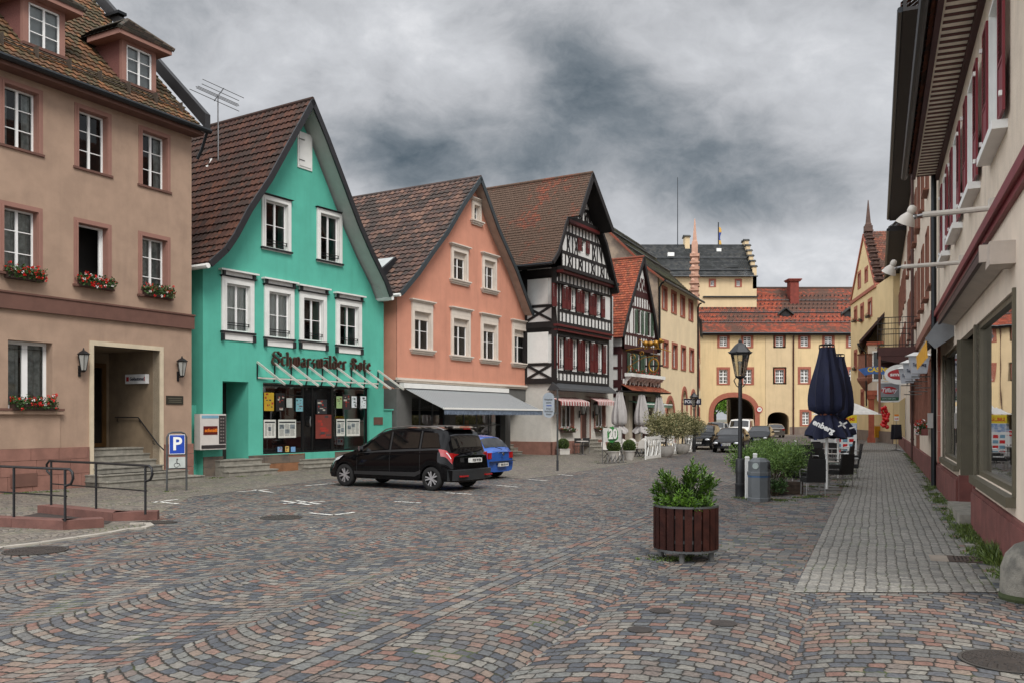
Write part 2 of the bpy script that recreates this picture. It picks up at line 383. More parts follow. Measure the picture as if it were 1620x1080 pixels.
# ---------------------------------------------------------------- paving
def setts(name, W=2.0, Rr=1.45, h=.15, wd=.165, cols=(), joint=(52, 49, 44), moss=.0, straight=False, warp=.05, rot=22.4, bump=1.0, shift=0, gap=.009, mossc=(66, 78, 38), big=.25, flip=None, fshift=0, jwide=0):
    m, nt, p = newmat(name); g = nt.nodes.new('ShaderNodeNewGeometry'); P = g.outputs['Position']
    wn = noise(nt, P, .8, 2, .5, col=True); wn2 = noise(nt, P, 5, 2, .5, col=True)
    P2 = vmath(nt, 'ADD', P, vmath(nt, 'MULTIPLY', vmath(nt, 'SUBTRACT', wn, (.5, .5, .5)), (warp*1.6, warp*1.6, 0)))
    P2 = vmath(nt, 'ADD', P2, vmath(nt, 'MULTIPLY', vmath(nt, 'SUBTRACT', wn2, (.5, .5, .5)), (warp, warp, 0)))
    wn3 = noise(nt, P, 16, 2, .6, col=True)
    P2 = vmath(nt, 'ADD', P2, vmath(nt, 'MULTIPLY', vmath(nt, 'SUBTRACT', wn3, (.5, .5, .5)), (.055, .055, 0)))
    a = R(rot); u = E(nt, vmath(nt, 'DOT_PRODUCT', P2, (math.cos(a), -math.sin(a), 0)))+shift; v = E(nt, vmath(nt, 'DOT_PRODUCT', P2, (math.sin(a), math.cos(a), 0)))
    if straight:
        row = (u/h).floor(); fv = (u/h).frac(); c = v/wd + white(nt, comb(nt, row, 3.1))*7; strip = E(nt, 0)+0
    else:
        if flip is not None:
            sg = (u-flip).m('GREATER_THAN', 0)*2-1; v = v*sg; u = u+(sg*.5+.5)*fshift
        strip = (u/W).floor(); uu = u-(strip+.5)*W
        off = (Rr*Rr-uu*uu).m('SQRT'); vv = v-off+white(nt, comb(nt, strip, 1.7))*h
        row = (vv/h).floor(); fv = (vv/h).frac(); c = (uu/Rr).m('ARCSINE')*(Rr/wd)+white(nt, comb(nt, row, strip, 5.3))*9
    col = c.floor(); fc = c.frac()
    # random width: the joint is moved inside its cell
    idv = comb(nt, row, col, strip); r = white(nt, idv); r2 = white(nt, vmath(nt, 'ADD', idv, (17.3, 4.1, 9.7)))
    ex = fc.m('MINIMUM', 1-fc)*wd; ey = fv.m('MINIMUM', 1-fv)*h-jwide
    fine = noise(nt, P, 30, 3, .6)
    k = 1/.007
    d = (((-(ex*k)).m('EXPONENT')+(-(ey*k)).m('EXPONENT')).m('LOGARITHM', math.e)*(-.007)) + (fine-.5)*.010 - r2*.002
    st = d.step(gap*.25, gap*.95); dome = d.step(0, .022)
    n = len(cols); cc = ramp(nt, r, [(i/n, sl(x)) for i, x in enumerate(cols)], 'CONSTANT')
    cc = mixc(nt, .8, cc, mixc(nt, noise(nt, P, 22, 6, .75).step(.25, .8), (.45, .45, .45), (1.5, 1.5, 1.5)), 'MULTIPLY')
    bn_ = noise(nt, P, .35, 4, .6).step(.3, .72); cc = mixc(nt, big, cc, mixc(nt, bn_, (.55, .55, .56), (1.45, 1.42, 1.38)), 'MULTIPLY')
    mp = nt.nodes.new('ShaderNodeMapping'); L(nt, P, mp.inputs[0]); mp.inputs['Rotation'].default_value = (0, 0, a); mp.inputs['Scale'].default_value = (1.2, .1, 1)
    dust = noise(nt, mp.outputs[0], 1.1, 4, .6).step(.54, .75)*.3
    cc = mixc(nt, dust, cc, sl((150, 138, 126)))
    jc = sl(joint)
    if moss: jc = mixc(nt, noise(nt, P, .9, 4, .6).step(.62-moss*.3, .74-moss*.3), sl(joint), sl(mossc))
    L(nt, mixc(nt, st, jc, cc), p.inputs['Base Color'])
    L(nt, (noise(nt, P, 3, 3)*.25+.55)-st*.0, p.inputs['Roughness']); p.inputs['Specular IOR Level'].default_value = .35
    bm = nt.nodes.new('ShaderNodeBump'); bm.inputs['Strength'].default_value = 1.0; bm.inputs['Distance'].default_value = .007*bump
    L(nt, dome*(.75+r2*.5)+fine*.25+(fv-.5)*(r-.5)*.5, bm.inputs['Height']); L(nt, bm.outputs[0], p.inputs['Normal'])
    MATS[name] = m; return m
C_sq = [(106, 106, 102), (82, 84, 88), (120, 98, 88), (112, 109, 103), (64, 67, 73), (122, 119, 112), (96, 96, 94), (114, 87, 78), (106, 98, 92), (73, 76, 81), (120, 106, 95), (100, 101, 99), (88, 90, 91), (110, 103, 97), (77, 79, 83), (104, 94, 88)]
C_walk = [(134, 132, 125), (122, 120, 115), (142, 139, 132), (127, 125, 119), (137, 134, 127), (115, 114, 110)]
C_left = [(122, 116, 108), (106, 102, 96), (132, 125, 114), (100, 96, 91), (116, 108, 101), (124, 115, 105)]
M_band = setts('sett_band', cols=C_sq, straight=True, h=.15, wd=.2, moss=.05, warp=.02, joint=(40, 37, 32), jwide=.004)
M_sq = setts('sett_fans', cols=C_sq, moss=.12, shift=7.66, W=2.01, joint=(38, 35, 30), jwide=.005, Rr=1.42, flip=-4.22+7.66, fshift=-3.01+2.01, h=.142, wd=.155, big=.3)
M_row = setts('sett_rows', cols=C_sq, straight=True, h=.16, wd=.19, moss=.45, rot=22.4+90)
M_walk = setts('pavement_setts', cols=C_walk, straight=True, h=.13, wd=.1, warp=.05, moss=.3, big=.2, joint=(58, 55, 47), gap=.006, jwide=.001)
M_edge = setts('pavement_edge_setts', cols=C_walk+C_sq[:5], straight=True, h=.16, wd=.2, moss=.8, warp=.01)
M_left = setts('left_pavement_setts', cols=C_left, W=1.3, Rr=.95, h=.115, wd=.12, moss=.5, rot=31, joint=(70, 64, 56), big=.15)
def sheet(name, pts, z, m, kind='structure'):
    mb = MB(); poly = [Vector((p[0], p[1], 0)) for p in pts]; mb.v = [(p[0], p[1], z) for p in pts]
    for t in tessellate_polygon([poly]):
        a, b, c = (poly[k] for k in t); n = (b-a).cross(c-a).z; mb.f.append(tuple(t) if n > 0 else tuple(reversed(t))); mb.uv.append(None)
    o = obj(name, mb, m); o['kind'] = kind; return o
sheet('ground', [(-900, -300), (900, -300), (900, 1500), (-900, 1500)], -.03, mat('earth', (96, 96, 84), .95, var=.2, vs=.2))
sheet('street', [(-45, -12), (60, -12), (60, 128), (-45, 128)], 0, M_sq)
def ql(q, Y): return (q+.412*Y, Y)
sheet('parking_rows', [ql(-3.0, 14.5), ql(-.97, 11.2), ql(-.97, 66), ql(-2.6, 66), ql(-2.6, 24)], .004, M_row)
sheet('street_band', [((u_+4.22+0)*0+u_/.925+.412*Y_, Y_) for u_, Y_ in ((-4.45, 6), (-4.0, 6), (-4.0, 40), (-4.45, 40))], .004, M_band)
sheet('pavement', [ql(-.95, 10.15), (5.47, 10.15), ql(1.27, 90), ql(-.95, 90)], .008, M_walk)
sheet('pavement_edge', [(5.47, 10.15), (5.8, 10.15), ql(2.2, 11), ql(2.2, 90), ql(1.27, 90)], .008, M_edge)
LP = [gp(-40, 880), gp(0, 866), gp(100, 853), gp(187, 840), gp(232, 834), gp(250, 812), gp(300, 786), gp(420, 770), gp(520, 757), gp(640, 750), gp(740, 750), gp(830, 757), gp(880, 751), gp(960, 738), gp(1060, 722), gp(1120, 710)]
sheet('left_pavement', [(p.x, p.y) for p in LP]+[(24, 66), (10, 66), (-6, 44), (-14, 34), (-26, 22), (-26, 12)], .004, M_left)
# kerb line of pale stones
kb = MB()
kp = [gp(-40, 882), gp(0, 867), gp(60, 860), gp(120, 851), gp(170, 844), gp(200, 838), gp(225, 836), gp(238, 832), gp(232, 828), gp(205, 829)]
for a, b in zip(kp, kp[1:]):
    n = max(1, round((b-a).length/.5))
    for i in range(n):
        p, q = a.lerp(b, (i+.02)/n), a.lerp(b, (i+.98)/n); kb.beam(p+Vector((0, 0, .0)), q+Vector((0, 0, .0)), .13, .06)
o = obj('kerb', kb, mat('kerb_stone', (150, 144, 134), .8, var=.15, bump=.5)); o['kind'] = 'structure'
# ---------------------------------------------------------------- windows
def cutbox(F, b): F.holes.append([(b[0], b[2]), (b[1], b[2]), (b[1], b[3]), (b[0], b[3])])
def window(F, par, b, nx=2, nz=3, fw=.06, post=.07, mull=.025, rec=.09, m=None, cur=True, y=0, sur=None, surw=.14, surp=.04, sill=None, silld=.12, cornice=None, shut=None, shw=.0, openleaf=False, curamt=.35, hole=True, box=None, bars=None, name='window'):
    x0, x1, z0, z1 = b; m = m or M_frame
    if hole: cutbox(F, b)
    Y0 = y+rec; f = MB()
    f.box(x0, x1, Y0, Y0+.06, z0, z0+fw).box(x0, x1, Y0, Y0+.06, z1-fw, z1).box(x0, x0+fw, Y0, Y0+.06, z0+fw, z1-fw).box(x1-fw, x1, Y0, Y0+.06, z0+fw, z1-fw)
    if nx == 2 and not openleaf: f.box((x0+x1)/2-post/2, (x0+x1)/2+post/2, Y0-.01, Y0+.05, z0+fw, z1-fw)
    elif nx > 2:
        for i in range(1, nx): xx = x0+(x1-x0)*i/nx; f.box(xx-mull, xx+mull, Y0-.01, Y0+.05, z0+fw, z1-fw)
    if not openleaf:
        for i in range(1, nz): zz = z0+(z1-z0)*i/nz; f.box(x0+fw, x1-fw, Y0+.012, Y0+.04, zz-mull/2, zz+mull/2)
    w = obj(name, f, m, par)
    if openleaf:
        a = MB(); a.box(x1-.1, x1-.04, Y0+.04, Y0+.1, z0+.05, z1-.05).box(x0+.06, x0+.1, Y0+.05, Y0+.5, z0+.05, z1-.05); obj('open_casement', a, m, w)
    else:
        obj('pane', MB().q((x0+fw, Y0+.03, z0+fw), (x1-fw, Y0+.03, z0+fw), (x1-fw, Y0+.03, z1-fw), (x0+fw, Y0+.03, z1-fw)), M_glass, w)
    if cur:
        c = MB(); n = 14; yy = Y0+.12
        sides = [(x0, x0+(x1-x0)*curamt), (x1-(x1-x0)*curamt, x1)] if curamt < .5 else [(x0, x1)]
        for a, e in sides:
            k = max(4, int((e-a)/.06)); pts = [(a+(e-a)*i/k, yy+.025*math.sin(i*1.9+x0)+.01*random.random()) for i in range(k+1)]
            for p, q in zip(pts, pts[1:]): c.q((p[0], p[1], z0+.02), (q[0], q[1], z0+.02), (q[0], q[1], z1), (p[0], p[1], z1))
        obj('curtain', c, M_cur if cur is True else cur, w)
    if box: obj('shutter_box', MB().box(x0, x1, Y0-.03, Y0+.05, z1-box, z1+.0), sur or m, w)
    if sur:
        s = MB(); sw = surw; p0, p1 = y-surp, y+rec
        s.box(x0-sw, x0, p0, y, z0-sw*.6, z1+sw).box(x1, x1+sw, p0, y, z0-sw*.6, z1+sw).box(x0, x1, p0, y, z1, z1+sw).box(x0, x1, p0, y, z0-sw*.6, z0)
        # inner moulding steps
        s.box(x0-sw*.45, x0, p0-.02, p0, z0, z1+sw*.45).box(x1, x1+sw*.45, p0-.02, p0, z0, z1+sw*.45).box(x0, x1, p0-.02, p0, z1, z1+sw*.45)
        # reveal lining
        s.box(x0, x0+.012, y, p1, z0, z1).box(x1-.012, x1, y, p1, z0, z1).box(x0+.012, x1-.012, y, p1, z1-.012, z1)
        obj('surround', s, sur, w)
    if sill:
        sm, e = (sill, .04) if not isinstance(sill, tuple) else sill
        obj('sill', MB().box(x0-surw*(1 if sur else 0)-e, x1+surw*(1 if sur else 0)+e, y-silld, y+rec, z0-.07, z0-.005), sm, w)
    if cornice:
        cm, ch = cornice; e = surw+.07; zz = z1+surw
        obj('cornice', MB().box(x0-e+.05, x1+e-.05, y-.06, y, zz, zz+ch*.4).box(x0-e+.02, x1+e-.02, y-.1, y, zz+ch*.4, zz+ch*.75).box(x0-e, x1+e, y-.15, y, zz+ch*.75, zz+ch), cm, w)
    if bars:
        bb = MB()
        for zz in bars: bb.box(x0, x1, y-.02, y+.0, z0+zz, z0+zz+.025)
        for xx in (x0+.01, x1-.04): bb.box(xx, xx+.025, y-.02, y, z0+bars[0], z0+bars[-1]+.025)
        obj('safety_bar', bb, M_black, w)
    if shut:
        for sx, px_ in ((-1, x0), (1, x1)):
            wd = shw or (x1-x0)/2; a = px_-wd if sx < 0 else px_; a += sx*(surw if sur else .02)
            shutter(w, a, a+wd, z0, z1, y-.05-surp, shut)
    return w
def shutter(par, a, b, z0, z1, y, m, name='shutter'):
    s = MB(); t = .05; s.box(a, a+t, y, y+.035, z0, z1).box(b-t, b, y, y+.035, z0, z1)
    zm = z0+(z1-z0)*.36
    for zz in (z0, zm, z1-t): s.box(a+t, b-t, y, y+.035, zz, zz+t)
    s.box(a+t, b-t, y+.012, y+.03, z0+t, zm)
    zz = zm+t
    while zz < z1-t-.03: s.hexa([(a+t, y+.004, zz), (b-t, y+.004, zz), (b-t, y+.03, zz+.03), (a+t, y+.03, zz+.03), (a+t, y+.006, zz+.012), (b-t, y+.006, zz+.012), (b-t, y+.034, zz+.04), (a+t, y+.034, zz+.04)]); zz += .055
    return obj(name, s, m, par)
def flowerbox(loc, rz, wd, label, n=60, red=.6, group=None, white=.25, boxm=None, hgt=.2, dep=.2, leafy=1.0):
    t = thing('flower_box', label, 'flower box', loc, rz, group)
    b = MB().box(-wd/2, wd/2, -dep, 0, 0, hgt*.85); obj('box', b, boxm or M_box, t)
    l = MB(); fr, fw_ = MB(), MB()
    for i in range(int(n*9*leafy)):
        p = Vector((random.uniform(-wd/2-.06, wd/2+.06), random.gauss(-dep/2-.03, dep*.38), hgt*.8+abs(random.gauss(0, .09))))
        if random.random() < .25: p.z = random.uniform(.02, hgt); p.y = -dep-random.uniform(.0, .05)
        l.leaf(p, (random.uniform(-1, 1), random.uniform(-1, .4), random.uniform(-.3, 1)), random.uniform(.05, .09), .05)
    for i in range(int(n*.8)):
        c = Vector((random.uniform(-wd/2-.05, wd/2+.05), random.gauss(-dep/2-.06, dep*.4), hgt+abs(random.gauss(.06, .08))))
        if random.random() < .2: c.z = hgt*random.random(); c.y = -dep-.08
        tgt = fw_ if random.random() < white else fr
        l.q(c, c+Vector((.006, 0, 0)), c+Vector((.006, .02, -.15)), c+Vector((0, .02, -.15)))
        for k in range(9):
            d = Vector((random.gauss(0, 1), random.gauss(0, 1), random.gauss(0, 1))).normalized(); tgt.leaf(c+d*.012, d, .04, .04)
    obj('leaves', l, M_leaf, t)
    if fr.v: obj('red_blossoms', fr, M_red, t)  # flower heads, built apart from the leaf mesh
    if fw_.v: obj('white_blossoms', fw_, M_wpet, t)
    return t
def downpipe(F, par, x, z0, z1, y=-.1, r=.05, m=None):
    b = MB().tube([(x, y, z0), (x, y, z1-.35), (x, y-.12, z1-.1), (x, y-.3, z1)], r, 8)
    zz = z0+1.0
    while zz < z1-.5: b.lathe([(r*1.25, 0), (r*1.25, .05)], (x, y, zz), 8); zz += 2.2
    obj('downpipe', b, m or M_zinc, par, 40)
def gutter(par, p, q, r=.075, m=None, name='gutter'):
    obj(name, MB().tube([p, q], r, 8), m or M_zinc, par, 40)
def steps(par, x0, x1, z0, z1, n, y0, tread, m, spread=0, name='steps'):
    """flight rising away from the street: lowest step nearest the street at y0"""
    for i in range(n):
        h0, h1 = z0, z0+(z1-z0)*(i+1)/n; e = spread*max(0, n-1-i)/n
        b = MB().box(x0-e, x1+e, y0+i*tread, y0+(i+1)*tread+(.3 if i == n-1 else 0), h0, h1-.04).box(x0-e-.02, x1+e+.02, y0+i*tread-.03, y0+(i+1)*tread+(.3 if i == n-1 else 0), h1-.04, h1)
        obj('step', b, m, par)
def wall(F, par, outer, m, y=0, rev=.22, name='wall', holes=None):
    return obj(name, MB().wallpoly(outer, F.holes if holes is None else holes, y, rev), m, par)
def hull(F, par, x0, x1, dep, z1, m, yb=.0, name='side_wall', front=.9, zb=0):
    """side and back walls plus a dark inner wall that stops the view through the windows"""
    b = MB().q((x0, yb, zb), (x0, dep, zb), (x0, dep, z1), (x0, yb, z1)).q((x1, yb, zb), (x1, dep, zb), (x1, dep, z1), (x1, yb, z1)).q((x0, dep, zb), (x1, dep, zb), (x1, dep, z1), (x0, dep, z1))
    obj(name, b, m, par)
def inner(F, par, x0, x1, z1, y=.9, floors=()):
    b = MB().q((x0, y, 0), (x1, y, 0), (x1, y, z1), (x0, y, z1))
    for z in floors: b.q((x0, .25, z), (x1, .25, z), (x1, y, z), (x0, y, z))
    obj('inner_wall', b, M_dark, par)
def text_mb(s, size=1.0, ext=.01, bold=0.0, shear=0, sp=1.0, align='CENTER'):
    """letters in the xz plane, facing -y, centred on the origin, as a mesh builder"""
    c = bpy.data.curves.new('t', 'FONT'); c.body = s; c.size = size; c.extrude = ext; c.offset = bold; c.shear = shear; c.space_character = sp; c.align_x = align; c.align_y = 'CENTER'; c.resolution_u = 3
    o = bpy.data.objects.new('t', c); COL.objects.link(o); bpy.context.view_layer.update()
    me = bpy.data.meshes.new_from_object(o.evaluated_get(bpy.context.evaluated_depsgraph_get())); mb = MB()
    mb.v = [(v.co.x, -v.co.z, v.co.y) for v in me.vertices]; mb.f = [tuple(p.vertices) for p in me.polygons]; mb.uv = [None]*len(mb.f)
    bpy.data.objects.remove(o); bpy.data.curves.remove(c); bpy.data.meshes.remove(me); return mb
def lettering(par, s, x, y, z, size, m, ext=.004, bold=0, rz=0, rx=0, shear=0, sp=1.0, name='lettering', fitw=None):
    t = text_mb(s, size, ext, bold, shear, sp)
    if fitw:
        xs = [v[0] for v in t.v]; k = fitw/max(.01, max(xs)-min(xs)); t.v = [(v[0]*k, v[1], v[2]) for v in t.v]
    return obj(name, MB().add(t, Matrix.Translation((x, y, z)) @ Matrix.Rotation(rz, 4, 'Z') @ Matrix.Rotation(rx, 4, 'X')), m, par)
# ================================================================ LEFT ROW
M_bank = mat('bank_plaster', (158, 133, 114), .9, var=.1, vs=1.5, bump=.8, bs=70, stain=.25); M_sand = mat('red_sandstone', (132, 94, 82), .85, var=.14, vs=2.5, bump=.5, bs=40, stain=.3)
M_bandc = mat('brown_band', (98, 68, 58), .85, var=.1); M_pinkwood = mat('pink_woodwork', (140, 102, 90), .7, var=.05)
T_bank = tilemat('bank_tiles', [(112, 76, 52), (96, 70, 52), (128, 88, 58), (88, 66, 50), (104, 74, 50), (120, 96, 62)], (70, 62, 44), .55, ms=1.6)
F = Fr(303, 29.2, 1560); t = F.thing('bank_building', 'brown plastered corner house with flower boxes, dormers and stepped entrance beside the green house', 'building')
X0 = -14.0; ZE = 11.55
for pl, pr, pt, pb, kw in [(6, 60.5, 131, 228, {}), (124, 170, 171, 264, dict(cur=False)), (224.6, 264, 206, 292, {})]:
    window(F, t, F.box(pl, pr, pt, pb), 2, 3, rec=.2, sur=M_pinkwood, surw=.13, surp=.02, sill=M_bandc, cur=kw.get('cur', True), curamt=.3, silld=.05)
zA = F.z(0, 308); 
for pl, pr, pt, pb, op in [(5.5, 60, 325, 430, False), (123, 170, 352, 450, True), (224, 264, 373, 466, False)]:
    window(F, t, F.box(pl, pr, pt, pb), 2, 3, rec=.2, sur=M_pinkwood, surw=.13, surp=.02, sill=M_bandc, openleaf=op, cur=not op, curamt=.6, silld=.12)
    x0, x1, z0, z1 = F.box(pl, pr, pt, pb)
# a further window bay beyond the left edge of the frame
for pt, pb in ((98, 208), (295, 415)):
    window(F, t, F.box(-92, -40, pt-14, pb+4), 2, 3, rec=.2, sur=M_pinkwood, surw=.13, surp=.02, sill=M_bandc, curamt=.4)
gb = F.box(12.7, 83, 537, 645); window(F, t, gb, 2, 1, fw=.09, post=.16, rec=.28, curamt=.42, cur=True); gb2 = (gb[0]-2.35, gb[1]-2.35, gb[2], gb[3]); window(F, t, gb2, 2, 1, fw=.09, post=.16, rec=.28, curamt=.4)
ex0, ex1, ez0, ez1 = F.s(147), F.s(252), .0, F.z(147, 546)
F.holes.append([(ex0, 0.02), (ex1, 0.02), (ex1, ez1), (ex0, ez1)])
wall(F, t, [(X0, 0), (0, 0), (0, ZE), (X0, ZE)], M_bank, rev=.3)
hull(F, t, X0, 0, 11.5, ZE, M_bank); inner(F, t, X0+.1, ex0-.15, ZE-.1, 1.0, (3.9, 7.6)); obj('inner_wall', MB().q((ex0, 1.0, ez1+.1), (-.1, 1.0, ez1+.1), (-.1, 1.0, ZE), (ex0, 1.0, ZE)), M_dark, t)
zb = F.z(0, 471); zb2 = F.z(303, 521); obj('cornice_band', MB().box(X0, .04, -.1, 0, zb2, zb2+.42).box(X0, .06, -.13, 0, zb2+.42, zb2+.47), M_bandc, t)
zp = F.z(0, 710)
pb_ = MB()
for (a, b) in ((X0, ex0-.16), (ex1+.16, .03)):
    x = a; row = 0
    zz = 0
    for hh in (zp*.36, zp*.36, zp*.28):
        x = a; k = 0
        while x < b-.01:
            ln = min(b-x, random.uniform(.7, 1.3)); pb_.box(x+.006, x+ln-.006, -.07-random.uniform(0, .006), 0, zz+.005, zz+hh-.005); x += ln
        zz += hh
obj('plinth', pb_, M_sand, t)
apr = MB().box(gb2[0]-.2, gb[1]+.2, -.05, 0, zp+.0, gb[2]-.16).box(gb2[0]-.25, gb[1]+.25, -.14, 0, gb[2]-.16, gb[2]-.06); obj('window_apron', apr, M_bank, t); obj('apron_sill', MB().box(gb2[0]-.27, gb[1]+.27, -.16, 0, gb[2]-.06, gb[2]), M_bandc, t)
g = MB()
gx0, gx1 = F.s(14), F.s(56)
g.box(gx0, gx1, -.1, -.076, .15, .5)
obj('cellar_grille', g, M_bandc, t)
# entrance: pale stone frame, recess, door, steps
M_fr = mat('pale_stone_frame', (190, 176, 152), .7, var=.08)
obj('door_frame', MB().box(ex0-.13, ex0, -.05, .3, 0, ez1+.13).box(ex1, ex1+.13, -.05, .3, 0, ez1+.13).box(ex0, ex1, -.05, .3, ez1, ez1+.13), M_fr, t)
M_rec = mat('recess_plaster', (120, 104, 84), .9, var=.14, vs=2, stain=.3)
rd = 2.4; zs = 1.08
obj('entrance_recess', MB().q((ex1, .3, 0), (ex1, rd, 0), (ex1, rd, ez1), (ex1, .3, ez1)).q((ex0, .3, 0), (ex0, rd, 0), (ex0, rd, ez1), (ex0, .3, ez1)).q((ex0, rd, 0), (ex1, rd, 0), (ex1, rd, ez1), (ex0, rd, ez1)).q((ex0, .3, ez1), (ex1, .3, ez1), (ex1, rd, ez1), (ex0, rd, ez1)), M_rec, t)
dr = obj('door', MB().box(ex0+.2, ex1-.35, rd-.1, rd-.04, zs, ez1-.5), mat('dark_glass_door', (20, 18, 17), .15), t)
obj('door_jamb', MB().box(ex1-.35, ex1-.2, rd-.14, rd-.02, zs, ez1-.35).box(ex0+.2, ex1-.35, rd-.14, rd-.02, ez1-.5, ez1-.35).box(ex0+.05, ex0+.2, rd-.14, rd-.02, zs, ez1-.35).box(ex0+.2, ex1-.35, rd-.13, rd-.03, zs, zs+.12), mat('brass_jamb', (96, 70, 40), .4, metal=.5), dr)
for i, (c, zz) in enumerate((((150, 150, 150), 2.6), ((215, 215, 215), 2.25), ((170, 40, 36), 2.05))): obj('sticker', MB().box(ex1-.8, ex1-.66, rd-.112, rd-.104, zz, zz+.16), mat('sticker%d' % i, c), dr)
steps(t, ex0+.0, ex1-.0, 0, zs, 6, -.75, .3, M_stoneg, spread=0)
for i in range(2):
    e = .9-.35*i; obj('step', MB().box(ex0-.3, ex1+e, -1.0+.32*i, .0-.02, 0, .18*(i+1)-.03).box(ex0-.32, ex1+e+.02, -1.03+.32*i, -.02, .18*(i+1)-.03, .18*(i+1)), M_stoneg, t)
hr = MB().tube([(ex1-.07, 2.0, zs+.95), (ex1-.07, .9, zs+.95), (ex1-.07, .0, .9+.3), (ex1-.07, -.3, 1.0)], .02, 6)
for y_, z_ in ((1.9, zs+.92), (.85, zs+.92), (.2, 1.3)): hr.tube([(ex1, y_, z_-.12), (ex1-.07, y_, z_-.1), (ex1-.07, y_, z_)], .012, 5)
obj('handrail', hr, M_black, t, 40)
# roof
pr = [(0, -.45, ZE-.1), (0, .5, ZE+.72), (0, 5.6, ZE+5.9)]
rt = tiles(MB(), (0, 0, 0), (1, 0, 0), pr, X0, .12, tw=.21, th=.3, kind='pan', amp=.035, lift=.04)
rt.q((X0, -.4, ZE-.2), (.1, -.4, ZE-.2), (.1, 5.6, ZE+5.8), (X0, 5.6, ZE+5.8)).q((X0, 11.6, ZE-.2), (.1, 11.6, ZE-.2), (.1, 5.6, ZE+5.85), (X0, 5.6, ZE+5.85))
rf = obj('roof', rt, T_bank, t)
vb = MB()
vb.hexa([(.12, -.5, ZE-.05), (.34, -.5, ZE-.05), (.34, 5.8, ZE+6.15), (.12, 5.8, ZE+6.15), (.12, -.5, ZE+.45), (.34, -.5, ZE+.45), (.34, 5.8, ZE+6.6), (.12, 5.8, ZE+6.6)])
obj('verge', vb, mat('black_slate', (34, 34, 36), .6, var=.2), rf); obj('snow_guard', MB().tube([(X0, .28, ZE+.72), (0, .28, ZE+.72)], .02, 5).tube([(X0, .24, ZE+.6), (0, .24, ZE+.6)], .02, 5), mat('rusty_bar', (70, 60, 50)), rf)
for i in range(14): obj('guard_hook', MB().box(-i-.3, -i-.27, .1, .3, ZE+.4, ZE+.78), MATS['rusty_bar'], rf)
obj('gable_wall', MB().prism([(0, ZE), (11.5, ZE), (5.6, ZE+5.6)], 'x', 0, .08), M_bank, t)
gutter(t, (X0, -.55, ZE-.12), (.3, -.55, ZE-.12), .09); obj('eaves_board', MB().box(X0, .1, -.46, 0, ZE-.3, ZE-.18), M_bandc, t)
obj('downpipe', MB().tube([(.2, -.5, ZE-.15), (.2, -.25, ZE-.7), (.15, -.1, ZE-1.0)], .05, 8), M_zinc, t, 40)
obj('ridge_glass', MB().box(.0, .35, 3.6, 5.4, ZE+4.6, ZE+4.7), M_zinc, rf)
